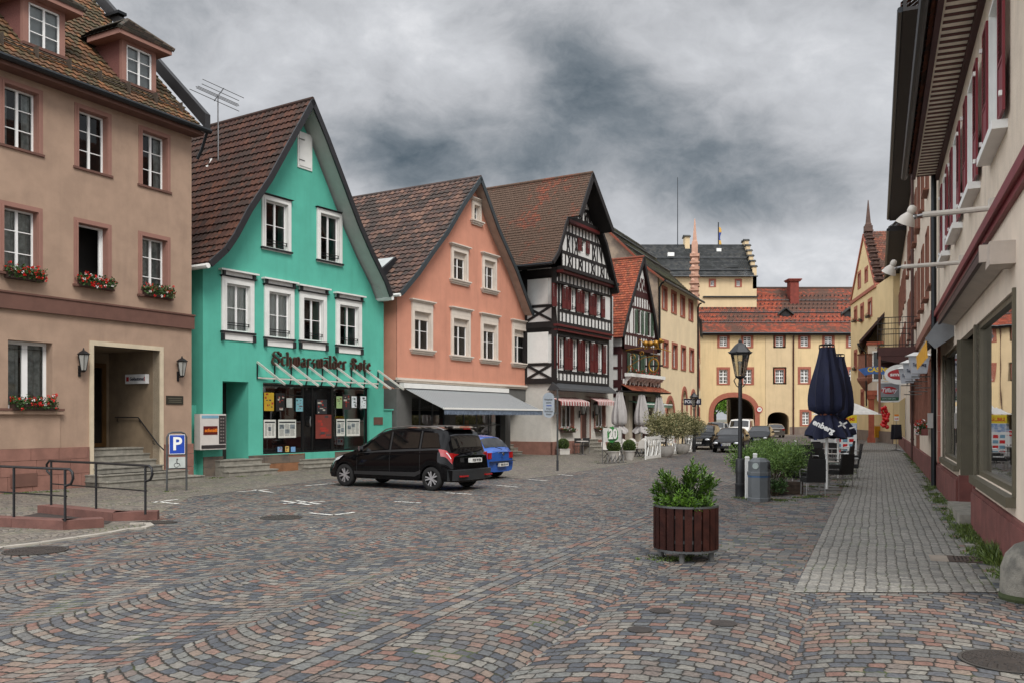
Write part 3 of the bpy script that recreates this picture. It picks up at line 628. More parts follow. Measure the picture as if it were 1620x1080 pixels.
def dormer(xc, wd):
    y0 = .62; z0 = ZE+.9; z1 = z0+1.35; b = MB(); fw = .17; x0, x1 = xc-wd/2, xc+wd/2
    b.box(x0, x0+fw, y0, y0+.12, z0, z1).box(x1-fw, x1, y0, y0+.12, z0, z1).box(x0+fw, x1-fw, y0, y0+.12, z1-.1, z1)
    d = obj('dormer', b, M_pinkwood, t)
    obj('dormer_cheek', MB().prism([(y0+.1, z0), (y0+.1, z1), (y0+1.5, z1)], 'x', x0+.01, x0+.05).prism([(y0+.1, z0), (y0+.1, z1), (y0+1.5, z1)], 'x', x1-.05, x1-.01), mat('cheek_shingle', (112, 70, 64), .85, var=.2, vs=30), d)
    e = .34; rz = z1+.05; apx = z1+.95; ya, yb2 = y0-e, y0+3
    obj('dormer_fascia', MB().box(x0-e, x1+e, ya, y0+1.2, rz-.05, rz+.12), M_pinkwood, d)
    rr = MB(); A, B = (x0-e-.05, ya-.05, rz+.12), (x1+e+.05, ya-.05, rz+.12); Pk = (xc, y0+.55, apx)
    rr.q(A, B, Pk); rr.q(A, Pk, (xc, yb2, apx), (x0-e-.05, yb2-.9, rz+.12)); rr.q(B, (x1+e+.05, yb2-.9, rz+.12), (xc, yb2, apx), Pk)
    # tile rows on the three planes
    for k in range(5):
        for (P, Q) in ((A, B),):
            f0, f1 = k/5, (k+1)/5; a0 = Vector(P).lerp(Vector(Pk), f0); a1 = Vector(Q).lerp(Vector(Pk), f0); b0 = Vector(P).lerp(Vector(Pk), f1); b1 = Vector(Q).lerp(Vector(Pk), f1); u = Vector((0, -.02, .045)); n = 8
            for i in range(n): rr.q(a0.lerp(a1, (i+.06)/n)+u, a0.lerp(a1, (i+.94)/n)+u, b0.lerp(b1, (i+.94)/n), b0.lerp(b1, (i+.06)/n), uv=[(i+.5+xc, k+.5)]*4); rr.q(a0.lerp(a1, i/n)-u, a0.lerp(a1, (i+1)/n)-u, a0.lerp(a1, (i+1)/n)+u, a0.lerp(a1, i/n)+u, uv=[(i+.5, k+.5)]*4)
    for sx, P in ((-1, A), (1, B)):
        for k in range(5):
            f0, f1 = k/5, (k+1)/5
            for i in range(12):
                def pt(f, g_): a = Vector(P).lerp(Vector(Pk), f); c = Vector((P[0], yb2-.9, P[2])).lerp(Vector((xc, yb2, apx)), f); return a.lerp(c, g_)
                u = Vector((sx*.02, 0, .045)); rr.q(pt(f0, (i+.05)/12)+u, pt(f0, (i+.95)/12)+u, pt(f1, (i+.95)/12), pt(f1, (i+.05)/12), uv=[(i+.5, k+9.5)]*4)
    for P in (A, B): rr.tube([P, Pk], .07, 6)
    rr.tube([Pk, (xc, yb2, apx)], .07, 6); obj('dormer_roof', rr, tilemat('dormer_tiles', [(72, 62, 56), (60, 54, 50), (84, 72, 62), (56, 50, 48)], (60, 58, 50), .5), d)
    ww = (x0+fw, x1-fw, z0+.06, z1-.1); f = MB(); a, b2, c, e2 = ww
    f.box(a, b2, y0+.02, y0+.08, c, c+.05).box(a, b2, y0+.02, y0+.08, e2-.05, e2).box(a, a+.05, y0+.02, y0+.08, c, e2).box(b2-.05, b2, y0+.02, y0+.08, c, e2).box((a+b2)/2-.03, (a+b2)/2+.03, y0+.015, y0+.08, c, e2)
    for k in (1, 2): zz = c+(e2-c)*k/3; f.box(a, b2, y0+.03, y0+.07, zz-.013, zz+.013)
    obj('dormer_window', f, M_frame, d); obj('pane', MB().q((a, y0+.05, c), (b2, y0+.05, c), (b2, y0+.05, e2), (a, y0+.05, e2)), M_glass, d)
    obj('curtain', MB().q((a, y0+.15, c), (b2, y0+.15, c), (b2, y0+.15, e2), (a, y0+.15, e2)), mat('pale_blind', (175, 175, 175)), d)
    obj('dormer_sill', MB().box(x0-.05, x1+.05, y0-.1, y0+.1, z0-.02, z0+.06), M_bandc, d)
xd2 = (F.s(193, .62)+F.s(247, .62))/2; dormer(xd2, F.s(247, .62)-F.s(193, .62)); wd_ = F.s(247, .62)-F.s(193, .62)
dormer(F.s(103, .62)-wd_/2, wd_); dormer(F.s(103, .62)-wd_/2-3.9, wd_)
BF = F
# flower boxes of the bank
def fbox(pl, pr, py, label, **k):
    x0, x1 = F.s(pl), F.s(pr); z = F.z(pl, py); p = F.W((x0+x1)/2, -.02, z); return flowerbox(p, F.rz, x1-x0, label, group='geranium boxes on the brown corner house', **k)
fbox(6, 62, 440, 'flower box of red and white geraniums on upper sill at the far left')
fbox(121, 172, 453, 'flower box of red geraniums below the dark open window of brown house')
fbox(224, 266, 468, 'flower box of geraniums under upper window next to the green house')
fbox(14, 80, 648, 'flower box of red and white geraniums at ground floor window of brown house')
def lantern(loc, rz, label, s=1.0, group=None, arm=True):
    t = thing('wall_lantern', label, 'lantern', loc, rz, group); fm = MB(); gm = MB()
    y = -.2*s
    fm.box(-.035*s, .035*s, -.03*s, 0, -.42*s, -.1*s).box(-.015*s, .015*s, y, 0, -.3*s, -.27*s)
    fm.lathe([(.03*s, -.3*s), (.075*s, -.26*s), (.08*s, -.24*s)], (0, y, 0), 6).lathe([(.17*s, .2*s), (.19*s, .22*s), (.1*s, .29*s), (.03*s, .33*s), (.02*s, .38*s), (0.005, .4*s)], (0, y, 0), 6)
    for k in range(6):
        a = math.pi/3*k; fm.tube([(.075*s*math.cos(a), y+.075*s*math.sin(a), -.25*s), (.155*s*math.cos(a), y+.155*s*math.sin(a), .2*s)], .009*s, 4)
    gm.lathe([(.07*s, -.24*s), (.148*s, .19*s)], (0, y, 0), 6)
    obj('frame', fm, M_black, t); obj('glass', gm, mat('frosted_glass', (150, 150, 145), .3, var=.1), t); return t
lantern(F.W(F.s(125), 0, F.z(125, 572)), F.rz, 'black six sided wall lantern left of the bank entrance', 1.0, 'lanterns flanking the bank entrance')
lantern(F.W(F.s(281), 0, F.z(281, 582)), F.rz, 'black six sided wall lantern right of the bank entrance above brass plaque', 1.0, 'lanterns flanking the bank entrance')
x0, x1, z0, z1 = F.box(262.5, 289, 625, 638.5); q = F.thing('wall_plaque', 'small dark bronze plaque on brown wall right of the entrance', 'plaque', (x0+x1)/2, 0, z0)
obj('plate', MB().box(-(x1-x0)/2, (x1-x0)/2, -.03, 0, 0, z1-z0), mat('bronze', (52, 50, 42), .5, metal=.3), q); obj('engraving', MB().box(-.28, .28, -.034, -.031, .18, .2).box(-.24, .24, -.034, -.031, .12, .14).box(-.26, .26, -.034, -.031, .06, .08), mat('bronze_light', (96, 92, 78), .5), q)
sgn = F.thing('cash_machine_sign', 'small white lit sign reading Geldautomat inside the bank entrance', 'sign', ex1, .95, F.z(208, 606, .95)); sw = .95
obj('sign_box', MB().box(-.14, 0, -sw/2, sw/2, 0, .3), mat('sign_white', (205, 205, 205), .4), sgn)
lettering(sgn, 'Geldautomat', -.146, -.08, .15, .15, mat('sign_blue', (60, 60, 72)), rz=-math.pi/2, bold=.003, fitw=.66); obj('red_mark', MB().box(-.146, -.141, .3, .42, .08, .22).box(-.146, -.141, -.45, -.42, .08, .22), mat('sign_red', (150, 30, 36)), sgn)
# ---------------------------------------------------------------- GREEN HOUSE
M_green = mat('turquoise_plaster', (82, 170, 150), .9, var=.07, vs=.9, bump=.8, bs=60, stain=.3); M_soff = mat('soffit_white', (172, 178, 172), .7, var=.05); M_slate = mat('black_slate2', (30, 30, 33), .5, var=.2, vs=8)
T_green = tilemat('brown_tiles', [(76, 50, 40), (68, 44, 36), (84, 54, 42), (64, 42, 36), (78, 50, 40), (90, 56, 42)], (58, 44, 38), .45)
F = G = Fr(321, 30.4, 1700); t = F.thing('green_house', 'turquoise gabled house with newspaper shop and brown tiled roof', 'building')
Lg = F.s(607); OV = .8
def prof(pxs, ov): return [F.sz(px, py, -ov) for px, py in pxs]
lp = prof([(331.5, 416), (357, 393), (372, 371), (394, 330), (426, 282), (457, 226), (495, 158)], OV)
rp = prof([(620, 468), (612, 445), (590, 400), (571, 356), (546, 289), (520, 220), (495, 158)], OV)
def gable_outline(lp, rp, x0, x1, d=.22):
    o = [(x0, 0), (x1, 0)]
    zr = [p for p in rp if p[0] < x1]; zl = [p for p in lp if p[0] > x0]
    def zat(P, x):
        for a, b in zip(P, P[1:]):
            if min(a[0], b[0]) <= x <= max(a[0], b[0]): return a[1]+(b[1]-a[1])*(x-a[0])/(b[0]-a[0])
        return P[0][1]
    o.append((x1, zat(rp, x1)-d)); o += [(p[0]-d*.5, p[1]-d*.6) for p in zr[:-1]]
    o.append((lp[-1][0], lp[-1][1]-d*1.5)); o += [(p[0]+d*.5, p[1]-d*.6) for p in reversed(zl[:-1])]; o.append((x0, zat(lp, x0)-d)); return o
def mroof(par, lp, rp, dep, ov, m, tw, th, kind='pan', amp=.035, lift=.035, thick=.16, soff=M_soff, edge=M_slate, name='roof'):
    mb = MB()
    for P in (lp, rp): tiles(mb, (0, 0, 0), (0, 1, 0), [(p[0], 0, p[1]) for p in P], -ov, dep, tw, th, kind, amp, lift)
    r = obj(name, mb, m, par)
    s = MB()
    for P in (lp, rp):
        for a, b in zip(P, P[1:]): s.q((a[0], -ov+.05, a[1]-.08), (b[0], -ov+.05, b[1]-.08), (b[0], dep, b[1]-.08), (a[0], dep, a[1]-.08))
    obj('soffit', s, soff, r)
    e = MB()
    for P in (lp, rp):
        for a, b in zip(P, P[1:]):
            d = Vector((b[0]-a[0], b[1]-a[1])).normalized(); n = Vector((-d.y, d.x)); n = n if n.y > 0 else -n
            c = [(a[0]-n.x*thick, a[1]-n.y*thick), (b[0]-n.x*thick, b[1]-n.y*thick), (b[0]+n.x*.06, b[1]+n.y*.06), (a[0]+n.x*.06, a[1]+n.y*.06)]
            e.hexa([(c[0][0], -ov-.04, c[0][1]), (c[1][0], -ov-.04, c[1][1]), (c[1][0], -ov+.03, c[1][1]), (c[0][0], -ov+.03, c[0][1]), (c[3][0], -ov-.04, c[3][1]), (c[2][0], -ov-.04, c[2][1]), (c[2][0], -ov+.03, c[2][1]), (c[3][0], -ov+.03, c[3][1])])
    obj('verge', e, edge, r)
    obj('ridge', MB().tube([(lp[-1][0], -ov, lp[-1][1]+.02), (lp[-1][0], dep, lp[-1][1]+.02)], .1, 8), m, r)
    return r
M_sur = mat('white_surround', (214, 214, 210), .6, var=.05); SIL = M_slate
for pl, pr, pt, pb in [(419, 454, 316, 391), (505.5, 535.5, 337, 411)]:
    window(F, t, F.box(pl, pr, pt, pb), 2, 2, rec=.08, sur=M_sur, surw=.17, surp=.06, sill=SIL, cornice=(SIL, .05), bars=(.18, .28), cur=False)
for pl, pr, pt, pb, cu in [(357, 394, 448, 523, M_white), (424, 458, 461, 533, M_white), (479, 510, 471, 538, False), (536, 566, 482, 545, False)]:
    b = F.box(pl, pr, pt, pb); w = window(F, t, b, 2, 2, rec=.08, sur=M_sur, surw=.2, surp=.06, sill=SIL, cornice=(SIL, .07), bars=(.2, .28), cur=cu, curamt=.6)
    x0, x1, z0, z1 = b; obj('frieze', MB().box(x0-.2, x1+.2, -.065, 0, z1+.2, z1+.42).box(x0-.32, x1+.32, -.2, 0, z1+.42, z1+.48), M_sur, w)
    obj('bracket', MB().box(x0-.2, x0-.1, -.14, -.06, z1+.26, z1+.42).box(x1+.1, x1+.2, -.14, -.06, z1+.26, z1+.42).box(x0-.22, x0-.14, -.14, -.01, z0-.35, z0-.1).box(x1+.14, x1+.22, -.14, -.01, z0-.35, z0-.1), M_slate, w)
    obj('apron', MB().box(x0-.14, x1+.14, -.04, 0, z0-.32, z0-.12), M_sur, w)
b = F.box(472.5, 490.5, 211, 262); hs = obj('hatch', MB().box(b[0]-.08, b[1]+.08, -.04, 0, b[2]-.08, b[3]+.08).box(b[0], b[1], -.065, -.04, b[2], b[3]), M_white, t); obj('hatch_hinge', MB().box(b[0]-.03, b[0]+.25, -.075, -.066, b[2]+.2, b[2]+.24).box(b[0]-.03, b[0]+.25, -.075, -.066, b[3]-.24, b[3]-.2), M_steel, hs)
# passage on the left
ax0, ax1, az1 = F.s(352), F.s(393), F.z(352, 602); F.holes.append([(ax0, .02), (ax1, .02), (ax1, az1), (ax0, az1)])
sx0, sx1, sz0, sz1 = F.s(416), F.s(584), F.z(416, 718), F.z(416, 604); F.holes.append([(sx0, sz0), (sx1, sz0), (sx1, sz1), (sx0, sz1)])
go = gable_outline(lp, rp, 0, Lg)
wall(F, t, go, M_green, rev=.5)
obj('side_wall', MB().q((0, 0, 0), (0, 12, 0), (0, 12, lp[0][1]), (0, 0, lp[0][1])).q((Lg, 0, 0), (Lg, 12, 0), (Lg, 12, rp[0][1]), (Lg, 0, rp[0][1])), M_green, t)
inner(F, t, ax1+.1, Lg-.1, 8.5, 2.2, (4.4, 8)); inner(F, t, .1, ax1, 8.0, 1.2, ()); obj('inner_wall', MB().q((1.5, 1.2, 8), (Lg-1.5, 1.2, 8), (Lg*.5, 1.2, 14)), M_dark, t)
obj('passage', MB().q((ax0, .5, 0), (ax0, 3, 0), (ax0, 3, az1), (ax0, .5, az1)).q((ax1, .5, 0), (ax1, 3, 0), (ax1, 3, az1), (ax1, .5, az1)).q((ax0, 3, 0), (ax1, 3, 0), (ax1, 3, az1), (ax0, 3, az1)).q((ax0, .5, az1), (ax1, .5, az1), (ax1, 3, az1), (ax0, 3, az1)), M_green, t)
mroof(t, lp, rp, 13, OV, T_green, .25, .36, amp=.04, lift=.05)
obj('gutter', MB().tube([(lp[0][0]-.05, -OV, lp[0][1]-.1), (lp[0][0]-.05, 12, lp[0][1]-.1)], .09, 8).tube([(rp[0][0]+.05, -OV, rp[0][1]-.1), (rp[0][0]+.05, 12, rp[0][1]-.1)], .09, 8), M_white, t, 40)
obj('eaves_box', MB().prism([(Lg, rp[0][1]-.15), (rp[0][0]+.02, rp[0][1]-.15), (rp[1][0], rp[1][1]-.15), (Lg, rp[1][1]+.1)], 'y', -.3, 12), M_soff, t)
o = obj('snow_board', MB().hexa([(0, 0, 0), (.5, 0, 0), (.5, .15, 0), (0, .15, 0), (0, 0, .03), (.5, 0, .03), (.5, .15, .03), (0, .15, .03)]), M_white, t); o.location = (lp[-2][0]-.2, 3.5, lp[-2][1]-.3); o.rotation_euler = (0, R(-58), 0)
# gap wall between green and salmon houses, and left infill
obj('yard_enclosure', MB().box(Lg, Lg+.85, .25, .5, 0, F.z(607, 648)).box(Lg-.02, Lg+.9, .2, .55, F.z(607, 648), F.z(607, 648)+.06).box(-.75, 0, .35, .6, 0, F.z(315, 640)), M_green, t)
obj('infill_wall', MB().box(-.8, 0, 1.5, 1.7, 0, 8.2), mat('dull_green_plaster', (50, 128, 104), .9), t)
# shop front
M_shopf = mat('black_shop_frame', (18, 18, 19), .35); M_shopg = glassmat('shop_glass', (.75, .78, .78), .16)
yy = .1; dx0, dx1 = F.s(483), F.s(529); sh = MB(); t_ = .07
for a in (sx0, dx0-.05, dx0+.45, dx1-.07, dx1+.0, sx1-t_): sh.box(a, a+t_, yy, yy+.1, sz0-.0, sz1)
for z in (sz1-.12, sz0, ): sh.box(sx0, sx1, yy+.005, yy+.095, z, z+t_)
sh.box(sx0, dx0, yy+.01, yy+.09, sz0+2.2, sz0+2.24).box(dx1, sx1, yy+.01, yy+.09, sz0+2.2, sz0+2.24)
sf = obj('shop_front', sh, M_shopf, t)
obj('shop_pane', MB().q((sx0, yy+.05, sz0), (dx0, yy+.05, sz0), (dx0, yy+.05, sz1), (sx0, yy+.05, sz1)).q((dx1, yy+.05, sz0), (sx1, yy+.05, sz0), (sx1, yy+.05, sz1), (dx1, yy+.05, sz1)), M_shopg, sf)
dd = obj('shop_door', MB().box(dx0+.5, dx1-.08, yy+.04, yy+.07, sz0-.3, sz1-.15), mat('black_glass', (16, 17, 18), .06), t); obj('door_handle', MB().tube([(dx0+.35, yy-.02, sz0+1.0), (dx0+.28, yy-.1, sz0+1.05), (dx0+.26, yy-.1, sz0+1.2), (dx0+.28, yy-.1, sz0+1.35), (dx0+.35, yy-.02, sz0+1.4)], .025, 6), M_steel, dd, 40)
obj('closed_panel', MB().box(dx0+.02, dx0+.5, yy+.03, yy+.06, sz0-.3, sz1-.15), MATS['black_glass'], t)
def paper(x0, x1, z0, z1, c, kind='poster', lines=True, y=None):
    y = yy-.005 if y is None else y; p = MB().box(x0, x1, y-.006, y, z0, z1); o = obj(kind, p, mat('paper_%d_%d_%d' % c, c, .6, var=.1, vs=12), sf); return o
M_ink = mat('ink', (60, 60, 62), .7); M_gph = mat('photo_print', (110, 116, 120), .5, var=.6, vs=9)
def newspaper(x0, x1, z0, z1, seed):
    paper(x0, x1, z0, z1, (208, 206, 198), 'newspaper'); rr = random.Random(seed); ink = MB(); ph = MB(); n = 3 if x1-x0 > .5 else 2; w_ = (x1-x0-.08)/n
    ink.box(x0+.04, x1-.04, yy-.0135, yy-.0115, z1-.13, z1-.07)
    for i in range(n):
        a = x0+.04+i*w_; z = z1-.17
        while z > z0+.08:
            if rr.random() < .16 and z-.2 > z0+.05: ph.box(a+.01, a+w_-.02, yy-.0135, yy-.0115, z-.18, z-.01); z -= .2
            else: ink.box(a+.01, a+w_-.02-rr.random()*.03, yy-.0135, yy-.0115, z-.012, z-.003); z -= .026
    obj('print', ink, M_ink, sf); obj('picture', ph, M_gph, sf)
for i, (pl, pr, pt, pb) in enumerate([(417, 436, 663, 692), (440, 468, 663, 692), (532, 545.5, 662, 689), (548, 569, 662, 689)]):
    b = F.box(pl, pr, pt, pb, yy); newspaper(*b, i)
for pl, pr, pt, pb, c in [(417.5, 433, 620, 649, (190, 150, 40)), (436, 450, 621, 649, (30, 26, 26)), (453, 462, 629, 644, (180, 180, 176)), (468, 479, 629, 650, (120, 170, 180)), (532, 541, 626, 645, (150, 170, 120)), (542, 554, 623, 647, (52, 44, 44)), (556, 564, 626, 644, (214, 216, 218)), (570, 579, 626, 645, (214, 216, 218)), (439, 446, 706, 714, (120, 150, 180)), (451, 457, 705, 714, (190, 160, 90)), (460, 467, 706, 714, (110, 150, 190)), (501, 517, 631, 654, (44, 44, 48)), (499, 524, 655, 693, (120, 52, 44))]:
    b = F.box(pl, pr, pt, pb, yy); paper(*b, c)
    if c[0] in (190, 30, 214, 52, 44, 140, 150, 120):
        rr = random.Random(pl); k = MB(); k2 = MB()
        for j in range(9): u, v = rr.random()*.7, rr.random()*.85; (k if j % 2 else k2).box(b[0]+(b[1]-b[0])*(u+.05), b[0]+(b[1]-b[0])*min(.95, u+.1+rr.random()*.4), yy-.0135, yy-.0115, b[2]+(b[3]-b[2])*(v+.04), b[2]+(b[3]-b[2])*min(.96, v+.07+rr.random()*.1))
        obj('print', k, M_ink if c[0] > 60 else mat('pale_print', (180, 170, 160)), sf); obj('print', k2, mat('red_print', (160, 50, 40)) if c[0] != 214 else M_ink, sf)
M_qz = mat('brown_quartzite', (104, 92, 80), .8, c2=(84, 76, 70), vs=1.7, bump=.5); M_qz2 = mat('ochre_quartzite', (128, 88, 60), .8, var=.2, vs=3)
def stonebase(x0, x1, z1, y=-.04):
    a, b = MB(), MB(); z = 0
    for hh in (.32, .28, .4, .3):
        if z >= z1-.02: break
        hh = min(hh, z1-z); x = x0
        while x < x1-.01: ln = min(x1-x, random.uniform(.3, .9)); (a if random.random() < .75 else b).box(x+.004, x+ln-.004, y-random.uniform(0, .012), 0, z+.004, z+hh-.004); x += ln
        z += hh
    obj('stone_base', a, M_qz, t); obj('stone_base', b, M_qz2, t)
stonebase(.0, ax0, F.z(321, 722)); stonebase(ax1, dx0-.05, sz0-.02); stonebase(dx1+.02, Lg+.2, sz0-.02)
steps(t, ax0-.35, ax1+.35, 0, .55, 3, -.95, .32, M_stoneg, spread=.25); steps(t, dx0-.35, dx1+.2, 0, sz0-.25, 3, -.65, .3, M_stoneg, spread=.2)
# glass canopy on steel rods
cz1, cz0 = F.z(405, 573), F.z(432, 606, -1.3); c0, c1 = F.s(406), F.s(597)
cn = obj('canopy', MB().q((c0, -.03, cz1-.55), (c1, -.03, cz1-.55), (c1+.05, -1.35, cz0), (c0, -1.35, cz0)), glassmat('canopy_glass', (.84, .94, .92), .06), t)
rod = MB()
for i in range(9):
    x = c0+(c1-c0)*i/8; rod.beam((x, -.03, cz1+.02), (x+.02, -1.45, cz0-.02), .06, .07)
rod.beam((c0, -.05, cz1-.55), (c1, -.05, cz1-.55), .04, .04)
obj('canopy_rod', rod, mat('bright_steel', (205, 200, 192), .35, metal=.4), cn)
obj('canopy_bracket', MB().add(MB().box(0, 0.04, -.06, 0, 0, .6)) if False else (lambda mb: [mb.box(c0+(c1-c0)*i/8-.02, c0+(c1-c0)*i/8+.02, -.06, -.02, cz1-.6, cz1) for i in range(9)] and mb)(MB()), M_zinc, cn)
# broad-nib letters
GL = {'S': (.62, [[(.58, .82), (.45, 1), (.2, .98), (.08, .8), (.2, .62), (.5, .45), (.58, .25), (.42, .04), (.15, .02), (.02, .2)], [(.1, .55), (.02, .3)], [(.62, .9), (.7, .7)]]),
 'c': (.3, [[(.3, .6), (.18, .66), (.06, .55), (.06, .12), (.2, .0), (.32, .1)]]), 'h': (.42, [[(.05, 1), (.1, .9), (.1, .02)], [(.1, .5), (.24, .66), (.36, .52), (.36, .1), (.26, -.15)]]),
 'w': (.56, [[(.02, .6), (.1, .66), (.1, .12), (.18, .02), (.28, .12)], [(.28, .66), (.28, .1), (.38, .02), (.5, .15)], [(.42, .72), (.5, .6), (.5, .12)]]), 'a': (.38, [[(.06, .56), (.18, .66), (.3, .56), (.3, .08), (.38, .02)], [(.3, .4), (.1, .32), (.06, .12), (.16, .0), (.3, .14)]]),
 'r': (.28, [[(.02, .58), (.1, .64), (.1, .06), (.16, .0)], [(.1, .5), (.22, .66), (.28, .58)]]), 'z': (.32, [[(.04, .6), (.26, .64), (.08, .38), (.26, .3), (.26, .02), (.1, -.16)]]),
 'l': (.18, [[(.04, 1), (.09, .94), (.09, .1), (.17, .0)]]), 'd': (.4, [[(.12, 1), (.34, .7), (.34, .14), (.2, .0), (.07, .12), (.07, .5), (.2, .62), (.34, .5)]]), 'e': (.32, [[(.07, .3), (.28, .46), (.2, .66), (.07, .54), (.07, .12), (.2, .0), (.32, .1)]]),
 'B': (.62, [[(.1, .8), (.2, .98), (.42, .9), (.5, .72), (.3, .54), (.56, .42), (.56, .16), (.36, .0), (.12, .04), (.02, .2)], [(.22, .96), (.22, .06)], [(.02, .6), (.1, .48)]]), 'o': (.36, [[(.08, .52), (.2, .66), (.3, .54), (.3, .14), (.18, .0), (.08, .14), (.08, .52)]]),
 't': (.28, [[(.12, .9), (.12, .1), (.2, .0), (.27, .06)], [(.02, .62), (.26, .66)]]), ' ': (.28, [])}
ltr = MB(); x = 0; al = R(42); nib = Vector((math.cos(al), math.sin(al)))*.085
ltrs = []
for ch in 'Schwarzwälder Bote':
    if ch == ' ': ltrs.append(ltr); ltr = MB()
    um = ch == 'ä'; wdt, st = GL['a' if um else ch]
    if um: st = st+[[(.08, .84), (.12, .82)], [(.26, .84), (.3, .82)]]
    for s_ in st:
        for a, b_ in zip(s_, s_[1:]):
            A, B = Vector(a), Vector(b_); pp = [A-nib, A+nib, B+nib, B-nib]; e = (B-A).normalized()*.02
            pp = [(p.x+x, p.y) for p in (A-nib*.6-e, A+nib*.6-e, B+nib*.6+e, B-nib*.6+e)]; ltr.prism(pp, 'y', -.1, 0)
    x += wdt+.1
k = (F.s(584)-F.s(427, 0))/x; zt, zb_ = F.z(427, 552), F.z(427, 577)
hgt_ = (zt-zb_); ltrs.append(ltr)
for l_ in ltrs: l_.v = [(v[0]*k, v[1]-.06, v[2]*hgt_*.86) for v in l_.v]
sg = F.thing('newspaper_sign', 'dark brown blackletter sign above the glass canopy on the green wall', 'sign', F.s(427), 0, zb_)
[obj('lettering', l_, mat('brown_letters', (64, 38, 30), .5), sg) for l_ in ltrs]
# cigarette machine
x0, x1, z0, z1 = F.box(316, 357, 654, 711, -.3); vm = F.thing('cigarette_machine', 'white wall vending machine with dark button column left of the passage', 'vending machine', x0, 0, z0); W_, H_ = x1-x0, z1-z0
obj('cabinet', MB().box(0, W_, -.32, -.02, 0, H_), mat('machine_white', (196, 190, 184), .4, var=.05), vm); obj('button_column', MB().box(W_*.72, W_-.02, -.335, -.32, H_*.16, H_-.05), mat('machine_dark', (48, 44, 44), .4), vm)
bt = MB()
for i in range(8):
    for j in range(2): bt.box(W_*.76+j*.1, W_*.76+j*.1+.06, -.345, -.335, H_*.22+i*.11, H_*.22+i*.11+.05)
obj('button', bt, mat('machine_button', (120, 112, 108), .4), vm); obj('label_plate', MB().box(W_*.12, W_*.66, -.33, -.32, H_*.42, H_*.66), mat('label_brown', (84, 20, 14), .4), vm); lettering(vm, 'schmidt', W_*.4, -.335, H_*.54, .17, mat('label_orange', (216, 120, 30)), bold=.004, shear=.2, fitw=W_*.5)
obj('tray', MB().box(W_*.05, W_*.98, -.335, -.32, .04, H_*.13), MATS['machine_dark'], vm); obj('top_stripe', MB().box(W_*.06, W_*.7, -.328, -.32, H_*.88, H_*.96), mat('label_blue', (110, 150, 170)), vm)
# roof aerial
ax_, ay_ = -.4, 2.2
ap = F.thing('roof_aerial', 'tall television aerial standing on the roof of the green house', 'aerial', F.s(345, 3.0), 3.0, 0)
ztop = F.z(345, 150, 3.0); zbot = F.z(345, 262, 3.0); obj('mast', MB().tube([(0, 0, zbot), (0, 0, ztop)], .03, 6), M_steel, ap)
am = MB(); bd = Vector((-.25, -.95, .0)); bd = Vector((.55, .5, .42)).normalized()
am.tube([(-.8*bd.x*1.3, -.8*bd.y*1.3, ztop-.05-.8*bd.z*1.3), (1.7*bd.x, 1.7*bd.y, ztop-.05+1.7*bd.z)], .022, 5)
cr = Vector((.84, -.5, -.3)).normalized()
for u, l in ((-.95, .95), (-.3, .8), (-.1, .85), (.1, .8), (.75, .75), (1.6, .85)):
    c = bd*u+Vector((0, 0, ztop-.05)); am.tube([c-cr*l, c+cr*l], .014, 4)
obj('aerial_rods', am, M_black, ap)
x0, x1, z0, z1 = F.box(591, 605, 659, 671); obj('wall_panel', MB().box(x0, x1, -.03, 0, z0, z1), M_bandc, t)
pl = MB(); c = F.sz(483, 420)
# ---------------------------------------------------------------- SALMON HOUSE
def sy(F, px, x):     # depth of the point of the plane x = const seen in column px
    k = (px-CX)/FPX; return (k*(F.O.y+F.d.y*x)-(F.O.x+F.d.x*x))/(F.n.x-k*F.n.y)
def zy(F, px, py, x): y = sy(F, px, x); return EYE+(HY-py)/FPX*(F.O.y+F.d.y*x+F.n.y*y)
M_salm = mat('salmon_plaster', (197, 137, 114), .9, var=.06, vs=1.2, bump=.7, bs=60, stain=.28); M_gry = mat('grey_shop_plaster', (92, 92, 90), .85, var=.08, bump=.4, stain=.2); M_beige = mat('beige_surround', (206, 196, 184), .65, var=.05)
T_salm = tilemat('grey_brown_tiles', [(98, 76, 66), (84, 66, 60), (112, 86, 74), (76, 62, 58), (104, 78, 68), (92, 74, 68)], (64, 56, 52), .5, ms=.9)
F = Fr(628, 39.2, 1640); t = F.thing('salmon_house', 'salmon pink gabled house with grey ground floor and striped awning over its shop', 'building')
Ls = F.s(847); OV = .55
lp = prof([(637, 460), (647, 448), (662, 430), (684, 398), (707, 367), (734, 321), (761, 281)], OV)
lp = [(lp[0][0]-.15, lp[0][1]-.1)]+lp
rp = prof([(853, 514), (842, 492), (834, 471), (818, 427), (790, 363), (770.5, 307), (761, 281)], OV)
def surwin(F, b, t, fz=.26, rollc=.35, cur=False, low=True):
    x0, x1, z0, z1 = b; w = window(F, t, b, 2, 2, fw=.05, rec=.12, sur=M_beige, surw=.17, surp=.07, sill=(M_beige, .12), silld=.2, cur=cur, box=rollc)
    obj('frieze', MB().box(x0-.17, x1+.17, -.075, 0, z1+.17, z1+.17+fz).box(x0-.24, x1+.24, -.14, 0, z1+.17+fz, z1+.23+fz).box(x0-.3, x1+.3, -.2, 0, z1+.23+fz, z1+.28+fz), M_beige, w)
    if low: obj('sill_moulding', MB().box(x0-.24, x1+.24, -.14, 0, z0-.16, z0-.07).box(x0-.18, x1+.18, -.08, 0, z0-.24, z0-.16), M_beige, w)
    return w
for pl, pr, pt, pb in [(654, 680, 492, 551), (716, 740, 503, 561), (763, 784, 512, 567), (812, 831, 521, 573)]: surwin(F, F.box(pl, pr, pt, pb), t)
for pl, pr, pt, pb in [(716, 736.5, 397, 441), (765, 782, 411, 456)]: surwin(F, F.box(pl, pr, pt, pb), t, fz=.08, rollc=.3)
